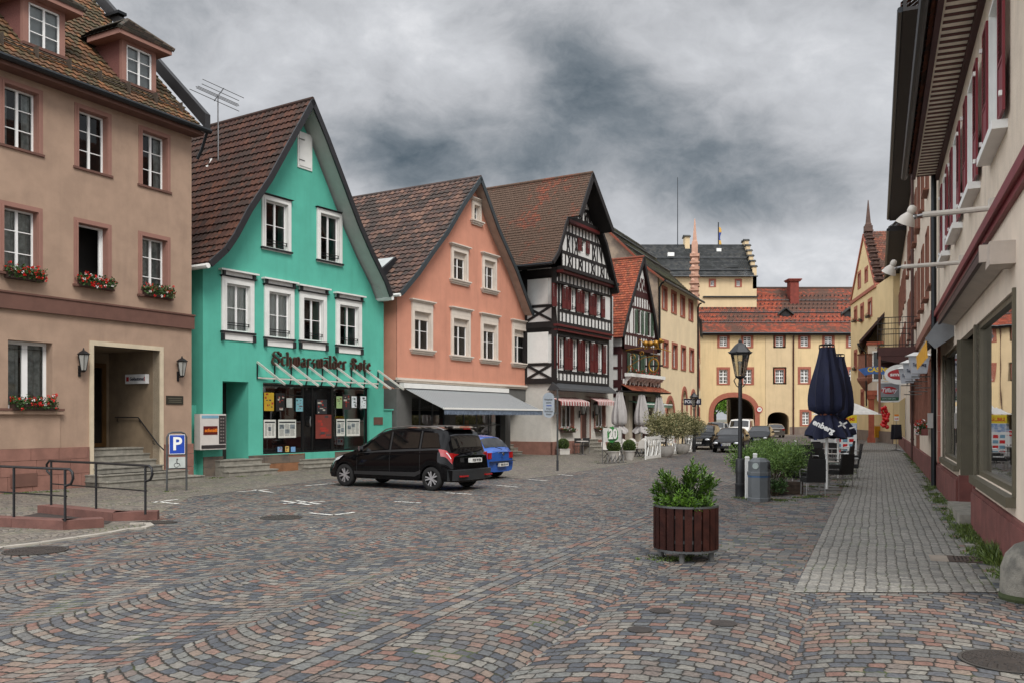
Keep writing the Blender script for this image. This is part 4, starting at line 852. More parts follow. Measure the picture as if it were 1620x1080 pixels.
b = F.box(748.5, 757.5, 324, 348); w = surwin(F, b, t, fz=.06, rollc=.08)
zg = F.z(628, 600); hol1 = list(F.holes); F.holes = []
def wallz(F, t, outline, z0, z1, m, holes, name='wall', y=0, rev=.22): # part of the outline above z0
    o = [p for p in outline if p[1] > z0]; xs = (outline[0][0], outline[1][0]); return obj(name, MB().wallpoly([(xs[0], z0), (xs[1], z0)]+o, holes, y, rev), m, t)
go = gable_outline(lp, rp, 0, Ls, .1); wallz(F, t, go, zg, 99, M_salm, hol1)
a0, a1, b0, b1 = F.s(652), F.s(712), F.z(652, 695), F.z(652, 627)
d0, d1 = F.s(721), F.s(800); e0, e1 = F.s(808), F.s(834)
hs_ = [[(a0, .75), (a1, .75), (a1, b1), (a0, b1)], [(d0, .3), (d1, .3), (d1, b1), (d0, b1)], [(e0, .02), (e1, .02), (e1, b1), (e0, b1)]]
obj('ground_floor_wall', MB().wallpoly([(0, 0), (Ls, 0), (Ls, zg), (0, zg)], hs_, 0.02, .4), M_gry, t)
obj('side_wall', MB().q((0, .02, zg), (0, 12, zg), (0, 12, lp[0][1]), (0, .02, lp[0][1])).q((Ls, .02, zg), (Ls, 12, zg), (Ls, 12, rp[0][1]), (Ls, .02, rp[0][1])), M_salm, t)
obj('ground_floor_side_wall', MB().q((0, .02, 0), (0, 12, 0), (0, 12, zg), (0, .02, zg)).q((Ls, .02, 0), (Ls, 12, 0), (Ls, 12, zg), (Ls, .02, zg)), M_gry, t)
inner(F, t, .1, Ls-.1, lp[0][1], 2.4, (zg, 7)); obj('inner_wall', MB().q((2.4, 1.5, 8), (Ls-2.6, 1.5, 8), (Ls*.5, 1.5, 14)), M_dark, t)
obj('cornice_band', MB().box(-.04, Ls+.04, -.06, 0, zg-.1, zg).box(-.1, Ls+.1, -.14, 0, zg, zg+.1), M_beige, t)
mroof(t, lp, rp, 13, OV, T_salm, .32, .36, amp=.055, lift=.05, soff=mat('soffit_beige', (158, 138, 124), .7), edge=mat('slate_blue', (48, 56, 60), .5))
obj('gutter', MB().tube([(lp[0][0]-.02, -OV, lp[0][1]-.1), (lp[0][0]-.02, 12, lp[0][1]-.1)], .08, 8), M_white, t, 40)
# shop window frames
sh = MB()
for (a, b_, lo) in ((a0, a1, .75), (d0, d1, .3)):
    n = 3 if a == a0 else 4
    for i in range(n+1): x = a+(b_-a)*i/n; sh.box(x-.035, x+.035, .3, .36, lo, b1)
    for z in (lo, b1-1.35, b1-.06): sh.box(a, b_, .305, .355, z, z+.06)
sf = obj('shop_window', sh, mat('grey_frame', (70, 72, 74), .4), t); obj('shop_pane', MB().q((a0, .33, .75), (a1, .33, .75), (a1, .33, b1), (a0, .33, b1)), M_shopg, sf); obj('shop_pane', MB().q((d0, .33, .3), (d1, .33, .3), (d1, .33, b1), (d0, .33, b1)), M_shopg, sf)
steps(t, e0+.05, e1-.05, 0, .75, 4, .2, .28, M_stoneg)
obj('recess_wall', MB().q((e0, .4, 0), (e0, 2.2, 0), (e0, 2.2, b1), (e0, .4, b1)).q((e1, .4, 0), (e1, 2.2, 0), (e1, 2.2, b1), (e1, .4, b1)).q((e0, 2.2, 0), (e1, 2.2, 0), (e1, 2.2, b1), (e0, 2.2, b1)), M_gry, t)
dis = MB().box(d0+.2, d0+.7, .9, 1.2, .3, 2.0).box(d0+2.2, d0+2.5, .9, 1.1, .3, 1.9); obj('shop_display', dis, mat('display_red', (150, 30, 34), .8), sf)
obj('shop_display', MB().box(d0+1.1, d0+1.6, .9, 1.2, .3, 1.8).box(d0+3.0, d0+3.6, .8, 1.2, .3, 1.5), mat('display_grey', (110, 108, 112), .8), sf)
obj('shop_display', MB().box(d0+3.9, d0+4.25, .37, .39, 1.8, 2.4), mat('display_orange', (220, 110, 30), .6), sf)
# awning
x0, x1 = F.s(649), F.s(815); zt = F.z(649, 613); zo = F.z(704, 646, -2.3); xo0, xo1 = F.s(704, -2.3), F.s(856, -2.3); x0, x1 = xo0-.1, xo1+.1
aw = F.thing('striped_awning', 'wide grey and white striped awning with scalloped edge over the shop', 'awning', 0, 0, 0)
m, nt, p = newmat('awning_stripes'); tcn = nt.nodes.new('ShaderNodeTexCoord'); spn = nt.nodes.new('ShaderNodeSeparateXYZ'); L(nt, tcn.outputs['Object'], spn.inputs[0])
L(nt, mixc(nt, (E(nt, spn.outputs[0])*(1/.2)).frac().step(.48, .52), sl((84, 92, 100)), sl((158, 160, 158))), p.inputs['Base Color']); p.inputs['Roughness'].default_value = .9; M_awn = m
N = 12; am = MB()
for i in range(N):
    xa, xb = x0+(x1-x0)*i/N, x0+(x1-x0)*(i+1)/N; sg_ = -.02
    am.q((xa, -.1, zt), (xb, -.1, zt), (xb, -1.2, (zt+zo)/2+sg_), (xa, -1.2, (zt+zo)/2+sg_)).q((xa, -1.2, (zt+zo)/2+sg_), (xb, -1.2, (zt+zo)/2+sg_), (xb, -2.3, zo), (xa, -2.3, zo))
obj('canvas', am, M_awn, aw)
v = MB(); n = int((x1-x0)/.15)
for i in range(n):
    a = x0+(x1-x0)*i/n; d = (x1-x0)/n; v.q((a, -2.33, zo), (a+d, -2.33, zo), (a+d, -2.33, zo-.2), (a+d*.75, -2.33, zo-.25), (a+d*.25, -2.33, zo-.25), (a, -2.33, zo-.2))
obj('valance', v, mat('valance_blue', (92, 104, 120), .9, var=.3, vs=8), aw)
obj('front_rail', MB().box(x0, x1, -2.36, -2.27, zo-.02, zo+.06), M_white, aw); obj('cassette', MB().box(x0-.15, x1+.05, -.28, 0, zt-.02, zt+.2), M_white, aw)
for xx in (x0+.8, x1-.8, (x0+x1)/2): obj('arm', MB().beam((xx, -.1, zt-.1), (xx+.3, -1.2, (zt+zo)/2-.25), .05, .04).beam((xx+.3, -1.2, (zt+zo)/2-.25), (xx, -2.27, zo), .05, .04), M_steel, aw)
# skylight on the salmon roof
sk = F.thing('roof_window', 'tilted open skylight in the tiled roof of the salmon house', 'skylight', 0, 0, 0)
a, b_ = Vector((lp[2][0], 0, lp[2][1])), Vector((lp[4][0], 0, lp[4][1])); d = (b_-a).normalized(); nrm = Vector((-d.z, 0, d.x)); c = a+d*.5
y0s, y1s = 1.2, 2.3
P = lambda y, tt, h: (c.x+d.x*tt+nrm.x*h, y, c.z+d.z*tt+nrm.z*h)
obj('frame', MB().hexa([P(y0s, 0, 0), P(y1s, 0, 0), P(y1s, 1.5, 0), P(y0s, 1.5, 0), P(y0s, 0, .42), P(y1s, 0, .42), P(y1s, 1.5, .2), P(y0s, 1.5, .2)]), M_slate, sk)
obj('sash', MB().q(P(y0s+.08, .06, .44), P(y1s-.08, .06, .44), P(y1s-.08, 1.44, .22), P(y0s+.08, 1.44, .22)), mat('sash_glass', (170, 175, 172), .15), sk)
# ---------------------------------------------------------------- LARGE HALF-TIMBERED HOUSE
M_inf = mat('white_infill', (205, 205, 202), .85, var=.05, stain=.15); M_timb = mat('black_timber', (20, 16, 16), .7, var=.3, vs=6); M_oxred = mat('oxblood_paint', (84, 22, 22), .55, var=.08); M_infs = mat('rendered_white', (196, 192, 184), .9, var=.06, bump=.9, bs=12)
T_h3 = tilemat('weathered_beaver_tiles', [(120, 68, 50), (108, 62, 48), (98, 60, 48), (128, 70, 50), (94, 62, 50), (112, 66, 50)], (86, 68, 56), .86, ms=.33)
T_or = tilemat('orange_beaver_tiles', [(150, 80, 56), (136, 70, 50), (160, 88, 62), (126, 66, 50), (142, 78, 56)], (110, 70, 52), .35, ms=1.5)
F = Fr(872, 48.3, 1640); t = F.thing('timbered_house', 'tall black and white half-timbered house with dark red shutters and steep weathered roof', 'building'); Lh = F.s(970); Lu = F.s(964, -.35)
y1_, y2_, y3_ = -.25, -.45, -.7
lo = [F.sz(x, y, -1.0) for x, y in ((874.5, 414), (884, 398), (893, 366))]; up = [F.sz(x, y, -1.7) for x, y in ((921, 323), (938, 274))]
lp = lo+[(lo[-1][0]+(up[1][0]-up[0][0])*.1, lo[-1][1]+(up[1][1]-up[0][1])*.18)]+[up[1]]
rl = [F.sz(x, y, -1.0) for x, y in ((979, 463), (971, 430), (960, 385))]; rp = rl+[up[1]]
zc = F.z(906, 347, -1.0)
def cutat(P, z):
    A, B = [], []
    for a, b in zip(P, P[1:]):
        if a[1] < z < b[1]: f = (z-a[1])/(b[1]-a[1]); c = (a[0]+(b[0]-a[0])*f, z); A += [a, c]; B += [c]
        elif b[1] <= z: A.append(a)
        else: B.append(a)
    B.append(P[-1]); return A, B
lA, lB = cutat(lp, zc); rA, rB = cutat(rp, zc)
r_ = mroof(t, lA, rA, 14, 1.0, T_h3, .17, .17, kind='flat', lift=.03, soff=M_timb, edge=M_timb); bpy.data.objects.remove([c for c in r_.children if c.name.startswith('ridge')][0])
mroof(t, lB, rB, 14, 1.7, T_h3, .17, .17, kind='flat', lift=.03, soff=M_timb, edge=M_timb, name='upper_roof', thick=.25)
gy = y3_; zg0 = F.z(873, 422, gy); go = gable_outline(lp, rp, -.1, Lu+.1, .3)
zt1, zt2, zt3, zt4 = F.z(889, 398, gy), F.z(899.5, 370, gy), F.z(905.5, 351, gy), F.z(919, 331, gy)
F.holes = []; wx = F.s(922, gy); gb_ = (wx-.3, wx+.3, zt1+.35, zt2-.05); 
window(F, t, gb_, 1, 2, y=gy, rec=.08, cur=False, shut=M_oxred, shw=.42)
tw_ = F.s(929, gy); window(F, t, (tw_-.3, tw_+.3, zt4+.15, zt4+1.1), 1, 1, y=gy, rec=.08, cur=False, shut=M_oxred, shw=.3)
obj('gable_wall', MB().wallpoly([(go[0][0], zg0), (go[1][0], zg0)]+[p for p in go if p[1] > zg0], F.holes, gy, .15), M_inf, t)
def span(go, z):   # x range of the gable at height z
    xs = []
    n = len(go)
    for i in range(n):
        a, b = go[i], go[(i+1) % n]
        if (a[1]-z)*(b[1]-z) < 0: xs.append(a[0]+(b[0]-a[0])*(z-a[1])/(b[1]-a[1]))
    return (min(xs), max(xs)) if len(xs) > 1 else (0, 0)
def timber_gable(go, levels, y, w=.13, pat=None, skip=()):
    mb = MB()
    def inner_(x, z0, z1): # clip a slanting bar end to the gable
        return x
    for z, hh in levels:
        a, b = span(go, z); mb.box(a, b, y-.035, y, z-hh/2, z+hh/2)
    return mb
tm = timber_gable(go, [(zg0+.12, .24), (zt1, .16), (zt2, .16), (zt3, .2), (zt4, .16)], gy)
def inside(x, z): a, b = span(go, z); return a+.05 < x < b-.05
def posts(mb, zA, zB, y, sp, x0=None, x1=None, w=.1, gb=None, slant=0):
    a, b = span(go, zA); n = max(2, round((b-a)/sp))
    for i in range(n+1):
        x = a+(b-a)*i/n
        if gb and gb[0]-.1 < x < gb[1]+.1: continue
        xb = x
        if not inside(x, zB-.03):
            aa, bb = span(go, zB-.03); xb = max(aa, min(bb, x))
            if abs(xb-x) > .7: 
                continue
        mb.bar(x, zA, xb, zB, w, y-.03, y)
def crosses(mb, zA, zB, y, xs, wd=.5, w=.085):
    for x in xs:
        for s in (-1, 1):
            xa, xb = x-s*wd/2, x+s*wd/2
            if inside(xa, zA+.02) and inside(xb, zB-.05): mb.bar(xa, zA, xb, zB, w, y-.034+.002*s, y)
a, b = span(go, zg0+.3)
posts(tm, zg0+.24, zt1, gy, .42); crosses(tm, zg0+.24, zt1, gy, [a+.9, a+(b-a)*.36, a+(b-a)*.62, b-1.1], .5)
a, b = span(go, zt1+.1); posts(tm, zt1, zt2, gy, .62, gb=(gb_[0]-.4, gb_[1]+.4)); crosses(tm, zt1, zt2, gy, [a+.75, a+1.7, b-1.6, b-.75], .45)
posts(tm, zt2, zt3, gy, .42)
posts(tm, zt3, zt4, gy, .36); a, b = span(go, zt3+.1); crosses(tm, zt3, zt4, gy, [a+(b-a)*k for k in (.2, .36, .52, .68, .84)], .42)
posts(tm, zt4, zt4+1.5, gy, .5)
obj('timber_frame', tm, M_timb, t)
a, b = span(go, zt3); obj('gable_moulding', MB().box(a, b, gy-.3, gy, zt3-.22, zt3-.05), M_oxred, t); obj('gable_moulding', MB().box(a+.1, b-.1, gy-.22, gy-.035, zt3-.05, zt3+.2), M_timb, t)
# storeys
zj2, zj1 = F.z(866.7, 509, y2_), F.z(870, 604, y1_)
def storey(zlo, zhi, y, wins, sillz, topz, nm, shw=.5, ww=.62, cols=M_inf):
    hs = []; F.holes = hs; ws = []
    for px in wins:
        x = F.s(px, y); ws.append(x); window(F, t, (x-ww/2, x+ww/2, sillz, topz), 2, 3, fw=.05, y=y, rec=.07, cur=True, curamt=.45, shut=M_oxred, shw=shw, bars=(.12, .22))
        obj('window_hood', MB().box(x-.6, x+.6, y-.25, y, topz+.04, topz+.12), M_timb, t)
    obj(nm, MB().wallpoly([(-.1, zlo), (Lu+.1, zlo), (Lu+.1, zhi), (-.1, zhi)], hs, y, .1), cols, t)
    tb = MB(); tb.box(-.1, Lu+.1, y-.035, y, sillz-.2, sillz-.06).box(-.1, Lu+.1, y-.035, y, topz+.12, topz+.24).box(-.1, Lu+.1, y-.036, y, zlo, zlo+.16).box(-.1, Lu+.1, y-.036, y, zhi-.14, zhi)
    n = 15
    for i in range(n+1):
        x = -.05+(Lu+.1)*i/n; tb.box(x-.06, x+.06, y-.03, y, zlo+.16, sillz-.2); tb.box(x-.05, x+.05, y-.03, y, topz+.24, zhi-.14)
    for x in ws:
        for s in (-1, 1): tb.box(x+s*(ww/2+.09)-.09, x+s*(ww/2+.09)+.09, y-.028, y, sillz-.06, topz+.12)
    for x in (-.0, Lu): tb.box(x-.1, x+.1, y-.04, y, zlo+.16, zhi-.14)
    obj('timber_frame', tb, M_timb, t)
storey(zj2, zg0, y2_, (883.5, 906, 927, 946), F.z(880, 486, y2_), F.z(880, 450, y2_), 'second_floor_wall')
storey(zj1, zj2-.35, y1_, (887, 908.5, 928, 948), F.z(884, 583, y1_), F.z(884, 534, y1_), 'first_floor_wall')
mo = MB().box(-.2, Lu+.2, y2_-.06, y1_, zj2-.12, zj2).box(-.15, Lu+.15, y2_+.02, y1_, zj2-.35, zj2-.24); obj('jetty_moulding', mo, M_oxred, t); obj('jetty_beam', MB().box(-.18, Lu+.18, y2_, y1_+.1, zj2-.24, zj2-.12), M_timb, t)
mo = MB().box(-.2, Lu+.2, y3_-.12, y2_, zg0-.14, zg0-.0); obj('jetty_moulding', mo, M_oxred, t); obj('jetty_beam', MB().box(-.18, Lu+.18, y3_-.22, y2_, zg0, zg0+.2), M_timb, t)
obj('pent_roof', MB().hexa([(-.3, y1_-.45, zj1-.42), (Lu+.3, y1_-.45, zj1-.42), (Lu+.3, .1, zj1-.42), (-.3, .1, zj1-.42), (-.3, y1_-.4, zj1-.3), (Lu+.3, y1_-.4, zj1-.3), (Lu+.3, y1_+.02, zj1+.02), (-.3, y1_+.02, zj1+.02)]), mat('lead_grey', (58, 60, 62), .5, var=.15), t)
# ground floor
F.holes = []; zw0, zw1 = F.z(885, 676), F.z(885, 637)
for pl, pr in ((885.5, 906), (941, 956)): window(F, t, (F.s(pl), F.s(pr), zw0, zw1), 3, 1, fw=.07, rec=.15, cur=True, curamt=.6, sur=M_sand, surw=.14, sill=M_sand)
F.holes.append([(F.s(920), .8), (F.s(932.5), .8), (F.s(932.5), zw1+.1), (F.s(920), zw1+.1)])
wall(F, t, [(0, 0), (Lh, 0), (Lh, zj1-.3), (0, zj1-.3)], M_infs, rev=.25, name='ground_floor_wall')
obj('door', MB().box(F.s(920), F.s(932.5), .2, .26, .8, zw1+.1), mat('brown_door', (62, 36, 28), .5), t); x = F.s(926); obj('door_frame', MB().box(F.s(920)-.15, F.s(920), -.03, .2, .8, zw1+.25).box(F.s(932.5), F.s(932.5)+.15, -.03, .2, .8, zw1+.25).box(F.s(920), F.s(932.5), -.03, .2, zw1+.1, zw1+.25), M_sand, t)
obj('plinth', MB().box(-.08, F.s(919), -.08, 0, 0, .72), M_sand, t); obj('plinth', MB().box(F.s(934), Lh+.05, -.08, 0, 0, .72), M_sand, t)
steps(t, x-.9, x+.9, 0, .78, 4, -1.3, .3, M_stoneg)
# left side wall: timbers and closed white panels
hs = MB(); S = lambda px: sy(F, px, 0)
obj('side_wall', MB().q((0, 0, 0), (0, 14, 0), (0, 14, zj1), (0, 0, zj1)), M_infs, t); obj('side_plinth', MB().box(-.08, 0, -.08, 14, 0, .72), M_sand, t)
obj('side_wall', MB().q((-.1, y2_, zj1), (-.1, 14, zj1), (-.1, 14, lp[0][1]), (-.1, y2_, lp[0][1])).q((Lh, 0, 0), (Lh, 14, 0), (Lh, 14, rp[0][1]), (Lh, 0, rp[0][1])), M_inf, t)
st_ = MB(); zz = [zj1, zj2-.3, zj2+.1, lp[0][1]-.1]
for z, h in ((zj1+.1, .3), (zj2-.2, .7), (lp[0][1]-.3, .5), (zj1+1.0, .14), (zj2+1.0, .14), (zj2+2.6, .16), (zj1+2.9, .2)): st_.box(-.135, -.1, y2_, 9, z-h/2, z+h/2)
for y in (y2_+.2, 1.6, 2.3, 3.6, 5): st_.box(-.138, -.1, y-.16, y+.16, zj1, lp[0][1])
def sbar(y0, z0, y1, z1, w=.14): st_.beam((-.12, y0, z0), (-.12, y1, z1), .05, w)
for z0, z1 in ((zj1+.2, zj1+1.0), (zj2+.2, zj2+1.0)):
    sbar(-.1, z0, 1.5, z1); sbar(-.1, z1, 1.5, z0)
obj('side_timber', st_, M_timb, t); obj('side_panel', MB().box(-.16, -.135, .1, 1.4, zj1+1.1, zj1+2.75), M_white, t); obj('side_panel', MB().box(-.16, -.135, .1, 1.4, zj2+1.1, zj2+2.5), M_white, t)
inner(F, t, .1, Lh-.1, zg0, 1.0, (zj1, zj2)); a, b = span(go, zg0+.3); obj('inner_wall', MB().q((a+.3, .3, zg0+.1), (b-.3, .3, zg0+.1), (up[1][0], .3, up[1][1]-.8)), M_dark, t)
gutter(t, (lp[0][0]-.05, -1.0, lp[0][1]-.08), (lp[0][0]-.05, 13, lp[0][1]-.08), .07)
H3 = F
for pl, pr, lab in ((883, 929, 'small red and white striped awning over left ground floor window of tall timbered house'), (942, 971, 'small red and white striped awning over right ground floor window of tall timbered house')):
    x0, x1 = F.s(pl, -.7), F.s(pr, -.7); z1, z0 = F.z(pl, 626, -.4), F.z(pl, 638, -.9)
    aw = F.thing('window_awning', lab, 'awning', 0, 0, 0, 'red striped awnings'); c1, c2 = MB(), MB(); n = 22
    for i in range(n):
        a, d = x0+(x1-x0)*i/n, (x1-x0)/n; c = (c1, c2)[i % 2]; c.q((a, -.02, z1), (a+d, -.02, z1), (a+d, -.85, z0+.15), (a, -.85, z0+.15)).q((a, -.85, z0+.15), (a+d, -.85, z0+.15), (a+d*.8, -.86, z0-.08), (a+d*.2, -.86, z0-.08))
    obj('red_canvas', c1, mat('awning_red', (158, 80, 80), .9), aw); obj('white_canvas', c2, mat('awning_white', (205, 195, 190), .9), aw)
for pl, lab in ((895, 'flower box under the left ground floor window of tall timbered house'), (949, 'flower box under the right ground floor window of tall timbered house')):
    flowerbox(F.W(F.s(pl), -.05, zw0-.28), F.rz, 1.5, lab, n=26, group='flower boxes of the tall timbered house', white=.75, red=.3)
lantern(F.W(F.s(915), -.05, F.z(915, 645)), F.rz, 'black wall lantern left of the brown door of tall timbered house', 1.3, 'lanterns at the timbered house door')
lantern(F.W(F.s(937), -.05, F.z(937, 646)), F.rz, 'black wall lantern right of the brown door of tall timbered house', 1.3, 'lanterns at the timbered house door')
# ---------------------------------------------------------------- SMALL HALF-TIMBERED HOUSE
M_red2 = mat('dark_red_timber', (56, 18, 20), .6, var=.15); M_shg = mat('green_shutter', (62, 84, 66), .6, var=.1)
F = Fr(976, 56.3, 1640); t = F.thing('inn_house', 'small dark red timbered inn with green shutters, orange roof and white flower balcony', 'building'); Li = F.s(1037)
lp = prof([(986, 533), (991, 508), (1002, 466), (1019, 407)], .7); rp = prof([(1045, 556), (1040, 520), (1033, 481), (1019, 407)], .7)
r_ = mroof(t, lp, rp, 8, .7, T_or, .2, .2, kind='flat', lift=.035, soff=M_red2, edge=M_timb, thick=.2)
zi = F.z(977, 550, -.35); zp1 = F.z(977, 608, -.35); go = gable_outline(lp, rp, 0, Li, .25); gy = -.5
zb1, zb2, zb3 = F.z(990, 525, gy), F.z(996, 487, gy), F.z(1002, 463, gy)
F.holes = []
for px in (999.5, 1012, ): 
    x = F.s(px, gy)
gx = [Li*.36, Li*.62]
for x in gx: window(F, t, (x-.32, x+.32, zb1+.05, zb2), 2, 2, y=gy, rec=.06, m=M_red2, cur=False, shut=M_shg, shw=.35)
obj('gable_wall', MB().wallpoly([(go[0][0], zi), (go[1][0], zi)]+[p for p in go if p[1] > zi], F.holes, gy, .1), M_inf, t)
tm = timber_gable(go, [(zi+.15, .3), (zb1-.1, .14), (zb2+.12, .14), (zb3, .4)], gy)
posts(tm, zi+.2, zb1, gy, .42); posts(tm, zb1, zb2+.1, gy, .8, gb=(gx[0]-.6, gx[1]+.6)); posts(tm, zb2+.1, zb3, gy, .4); posts(tm, zb3, zb3+1.1, gy, .3); a, b = span(go, zb3+.1); crosses(tm, zb3+.2, zb3+1.0, gy, [a+(b-a)*k for k in (.3, .5, .7)], .5)
for x in gx: tm.box(x-.3, x+.3, gy-.04, gy, zi+.35, zb1-.2)
obj('timber_frame', tm, M_red2, t)
F.holes = []; yf = -.35; za, zb_ = F.z(984, 592, yf), F.z(984, 556, yf)
for k in (.2, .4, .6, .8): x = Li*k; window(F, t, (x-.27, x+.27, za, zb_), 1, 2, y=yf, rec=.05, cur=False, shut=M_shg, shw=.3)
obj('first_floor_wall', MB().wallpoly([(0, zp1), (Li, zp1), (Li, zi), (0, zi)], F.holes, yf, .1), M_red2, t)
bp = MB()
for i in range(13): x = .25+(Li-.5)*i/12; bp.box(x-.12, x+.1, yf-.03, yf, zp1+.12, za-.25)
obj('white_panel', bp, M_inf, t)
br = MB()
for i in range(9): x = .5+(Li-1)*i/8; br.prism([(yf-.02, za-.7), (yf-.02, za-.1), (yf-.45, za-.1), (yf-.4, za-.22), (yf-.12, za-.4)], 'x', x-.05, x+.05)
obj('balcony_bracket', br, M_white, t); obj('balcony_board', MB().box(.3, Li-.3, yf-.5, yf-.05, za-.1, za+.12), M_white, t)
tiles_ = tiles(MB(), (0, 0, 0), (1, 0, 0), [(0, -1.1, zp1-.35), (0, yf, zp1+.05)], -.2, Li+.2, .2, .2, 'flat'); obj('pent_roof', tiles_, T_or, t); obj('pent_soffit', MB().box(-.2, Li+.2, -1.05, 0, zp1-.42, zp1-.36), M_timb, t)
F.holes = []; zo = zp1-.6
for k0, k1 in ((.12, .3), (.38, .56), (.64, .88)): F.holes.append([(Li*k0, .1), (Li*k1, .1), (Li*k1, zo), (Li*k0, zo)]); obj('door', MB().box(Li*k0, Li*k1, .3, .36, .1, zo), M_red2, t); obj('door_pane', MB().box(Li*k0+.2, Li*k1-.2, .27, .3, 1.2, zo-.3), MATS['black_glass'], t)
wall(F, t, [(0, 0), (Li, 0), (Li, zp1-.3), (0, zp1-.3)], mat('pale_render', (178, 168, 152), .9, var=.08), rev=.3, name='ground_floor_wall')
obj('side_wall', MB().q((0, yf, 0), (0, 8, 0), (0, 8, lp[0][1]), (0, yf, lp[0][1])).q((Li, yf, 0), (Li, 8, 0), (Li, 8, rp[0][1]), (Li, yf, rp[0][1])), M_inf, t)
st_ = MB()
for z, h in ((zp1+.1, .5), (zi-.1, .5), (zp1+1.1, .15), (zo, .3)): st_.box(-.035, 0, yf, 6, z-h/2, z+h/2)
for y in (yf+.15, 1.4, 3): st_.box(-.038, 0, y-.13, y+.13, 0, zi)
obj('side_timber', st_, M_red2, t); obj('snow_guard', MB().tube([(lp[1][0]-.05, -.4, lp[1][1]-.1), (lp[1][0]-.05, 7, lp[1][1]-.1)], .04, 5), M_timb, t)
inner(F, t, .1, Li-.1, zi, .8, (zp1,)); a, b = span(go, zi+.3); obj('inner_wall', MB().q((a+.3, .2, zi+.1), (b-.3, .2, zi+.1), (lp[-1][0], .2, lp[-1][1]-.8)), M_dark, t)
HI = F
for i, (k, lab) in enumerate(((.32, 'left box of red geraniums on the white balcony board of the red timbered inn'), (.68, 'right box of red geraniums on the white balcony board of the red timbered inn'))):
    flowerbox(F.W(Li*k, yf-.08, za+.12), F.rz, 2.0, lab, n=34, group='flower boxes on the inn balcony', white=.05, hgt=.14)
aw = F.thing('green_awning', 'half rolled green awning above the inn entrance', 'awning'); zt = F.z(1000, 632, -.9)
obj('canvas', MB().hexa([(1.6, -1.3, zt-.3), (Li-.2, -1.3, zt-.3), (Li-.2, -.1, zt-.05), (1.6, -.1, zt-.05), (1.6, -1.3, zt-.25), (Li-.2, -1.3, zt-.25), (Li-.2, -.1, zt), (1.6, -.1, zt)]), mat('awning_green', (78, 116, 98), .8, var=.1), aw)
v = MB()
for i in range(24): a = 1.6+(Li-1.8)*i/24; d = (Li-1.8)/24; v.q((a, -1.31, zt-.28), (a+d, -1.31, zt-.28), (a+d*.8, -1.31, zt-.46), (a+d*.2, -1.31, zt-.46))
obj('valance', v, MATS['awning_green'], aw); obj('rail', MB().tube([(1.6, -1.3, zt-.25), (Li-.2, -1.3, zt-.25)], .04, 6), M_white, aw)
# gilded hanging sign of the inn
M_gold = mat('gilding', (150, 108, 36), .45, metal=.5, var=.2, vs=10)
gs = F.thing('inn_sign', 'gilded wrought iron inn sign with animal figure and hanging wreath', 'sign', .35, yf-.1, F.z(985, 548, -1.5))
bk = MB().tube([(0, 0, 0), (0, -1.2, .15), (0, -2.4, .0), (0, -3.0, -.2)], .03, 6).tube([(0, 0, -1.6), (0, -.4, -.9), (0, -1.2, -.5), (0, -2.2, -.4)], .025, 6)
for c, r in (((0, -.5, -.45), .22), ((0, -1.1, -.25), .17), ((0, -.3, -1.1), .18)): bk.tube([(c[0], c[1]+r*math.cos(a_*.7)*(1-a_*.05), c[2]+r*math.sin(a_*.7)*(1-a_*.05)) for a_ in range(12)], .02, 5)
obj('bracket', bk, M_gold, gs)
an = MB()
for p, r, s in (((0, -1.7, .35), .2, .9), ((0, -2.05, .36), .2, 1), ((0, -1.35, .38), .19, 1), ((0, -2.35, .5), .14, 1.1), ((0, -2.5, .45), .09, .8)): an.ball(p, r, 10, 6, s)
for y_ in (-1.3, -1.45, -2.0, -2.15): an.tube([(0, y_, .3), (0, y_-.05, .12), (0, y_, .0)], [.07, .045, .04], 6)
an.tube([(0, -1.2, .45), (0, -.95, .65), (0, -.85, .4)], .03, 5); obj('animal_figure', an, M_gold, gs, 60)
wr = MB().tube([(.0, -1.9+.32*math.cos(a_*math.pi/8), -1.0+.4*math.sin(a_*math.pi/8)) for a_ in range(17)], .055, 6).tube([(0, -1.9, -.5), (0, -1.9, -.05)], .015, 4); obj('wreath', wr, M_gold, gs, 40); obj('cross_plate', MB().box(-.02, .02, -2.5, -1.3, -1.1, -.98), M_timb, gs)
# ---------------------------------------------------------------- CREAM CIVIC BUILDING
M_cream = mat('cream_plaster', (220, 201, 166), .9, var=.06, vs=.7, bump=.6, bs=30, stain=.15); M_creamg = mat('weathered_gable_plaster', (150, 134, 116), .9, c2=(118, 106, 94), vs=.9, bump=.5, stain=.5); M_rsur = mat('red_stone_surround', (150, 88, 70), .8, var=.1)
T_dk = tilemat('mossy_dark_tiles', [(66, 64, 56), (58, 56, 52), (74, 68, 56), (52, 52, 50)], (78, 80, 58), .5, ms=.4)
F = Fr(1040.5, 63.2, 1440); t = F.thing('cream_civic_building', 'cream building with red stone window surrounds and arched ground floor beside the inn', 'building'); Lc = F.s(1103.5); ze = F.z(1045, 440)
for pl, pr, pt, pb in [(1048.3, 1053.7, 456, 487), (1063, 1068.5, 463, 493), (1077.3, 1082, 470, 499), (1090.4, 1095, 477, 505), (1049.5, 1055.5, 541, 577), (1064.2, 1070, 545, 580), (1078.3, 1083.4, 549, 583), (1091.5, 1096.4, 553, 585)]:
    b = F.box(pl, pr, pt, pb); b = (b[0]-.1, b[1]+.1, b[2], b[3]); window(F, t, b, 2, 3, fw=.05, rec=.16, cur=True, curamt=.3, sur=M_rsur, surw=.2, surp=.05)
def arch(x0, x1, z0, zs, n=10, k=1.0):
    c = (x0+x1)/2; r = (x1-x0)/2; return [(x0, z0), (x1, z0)]+[(c+r*math.cos(math.pi*i/n), zs+r*k*math.sin(math.pi*i/n)) for i in range(n+1)]
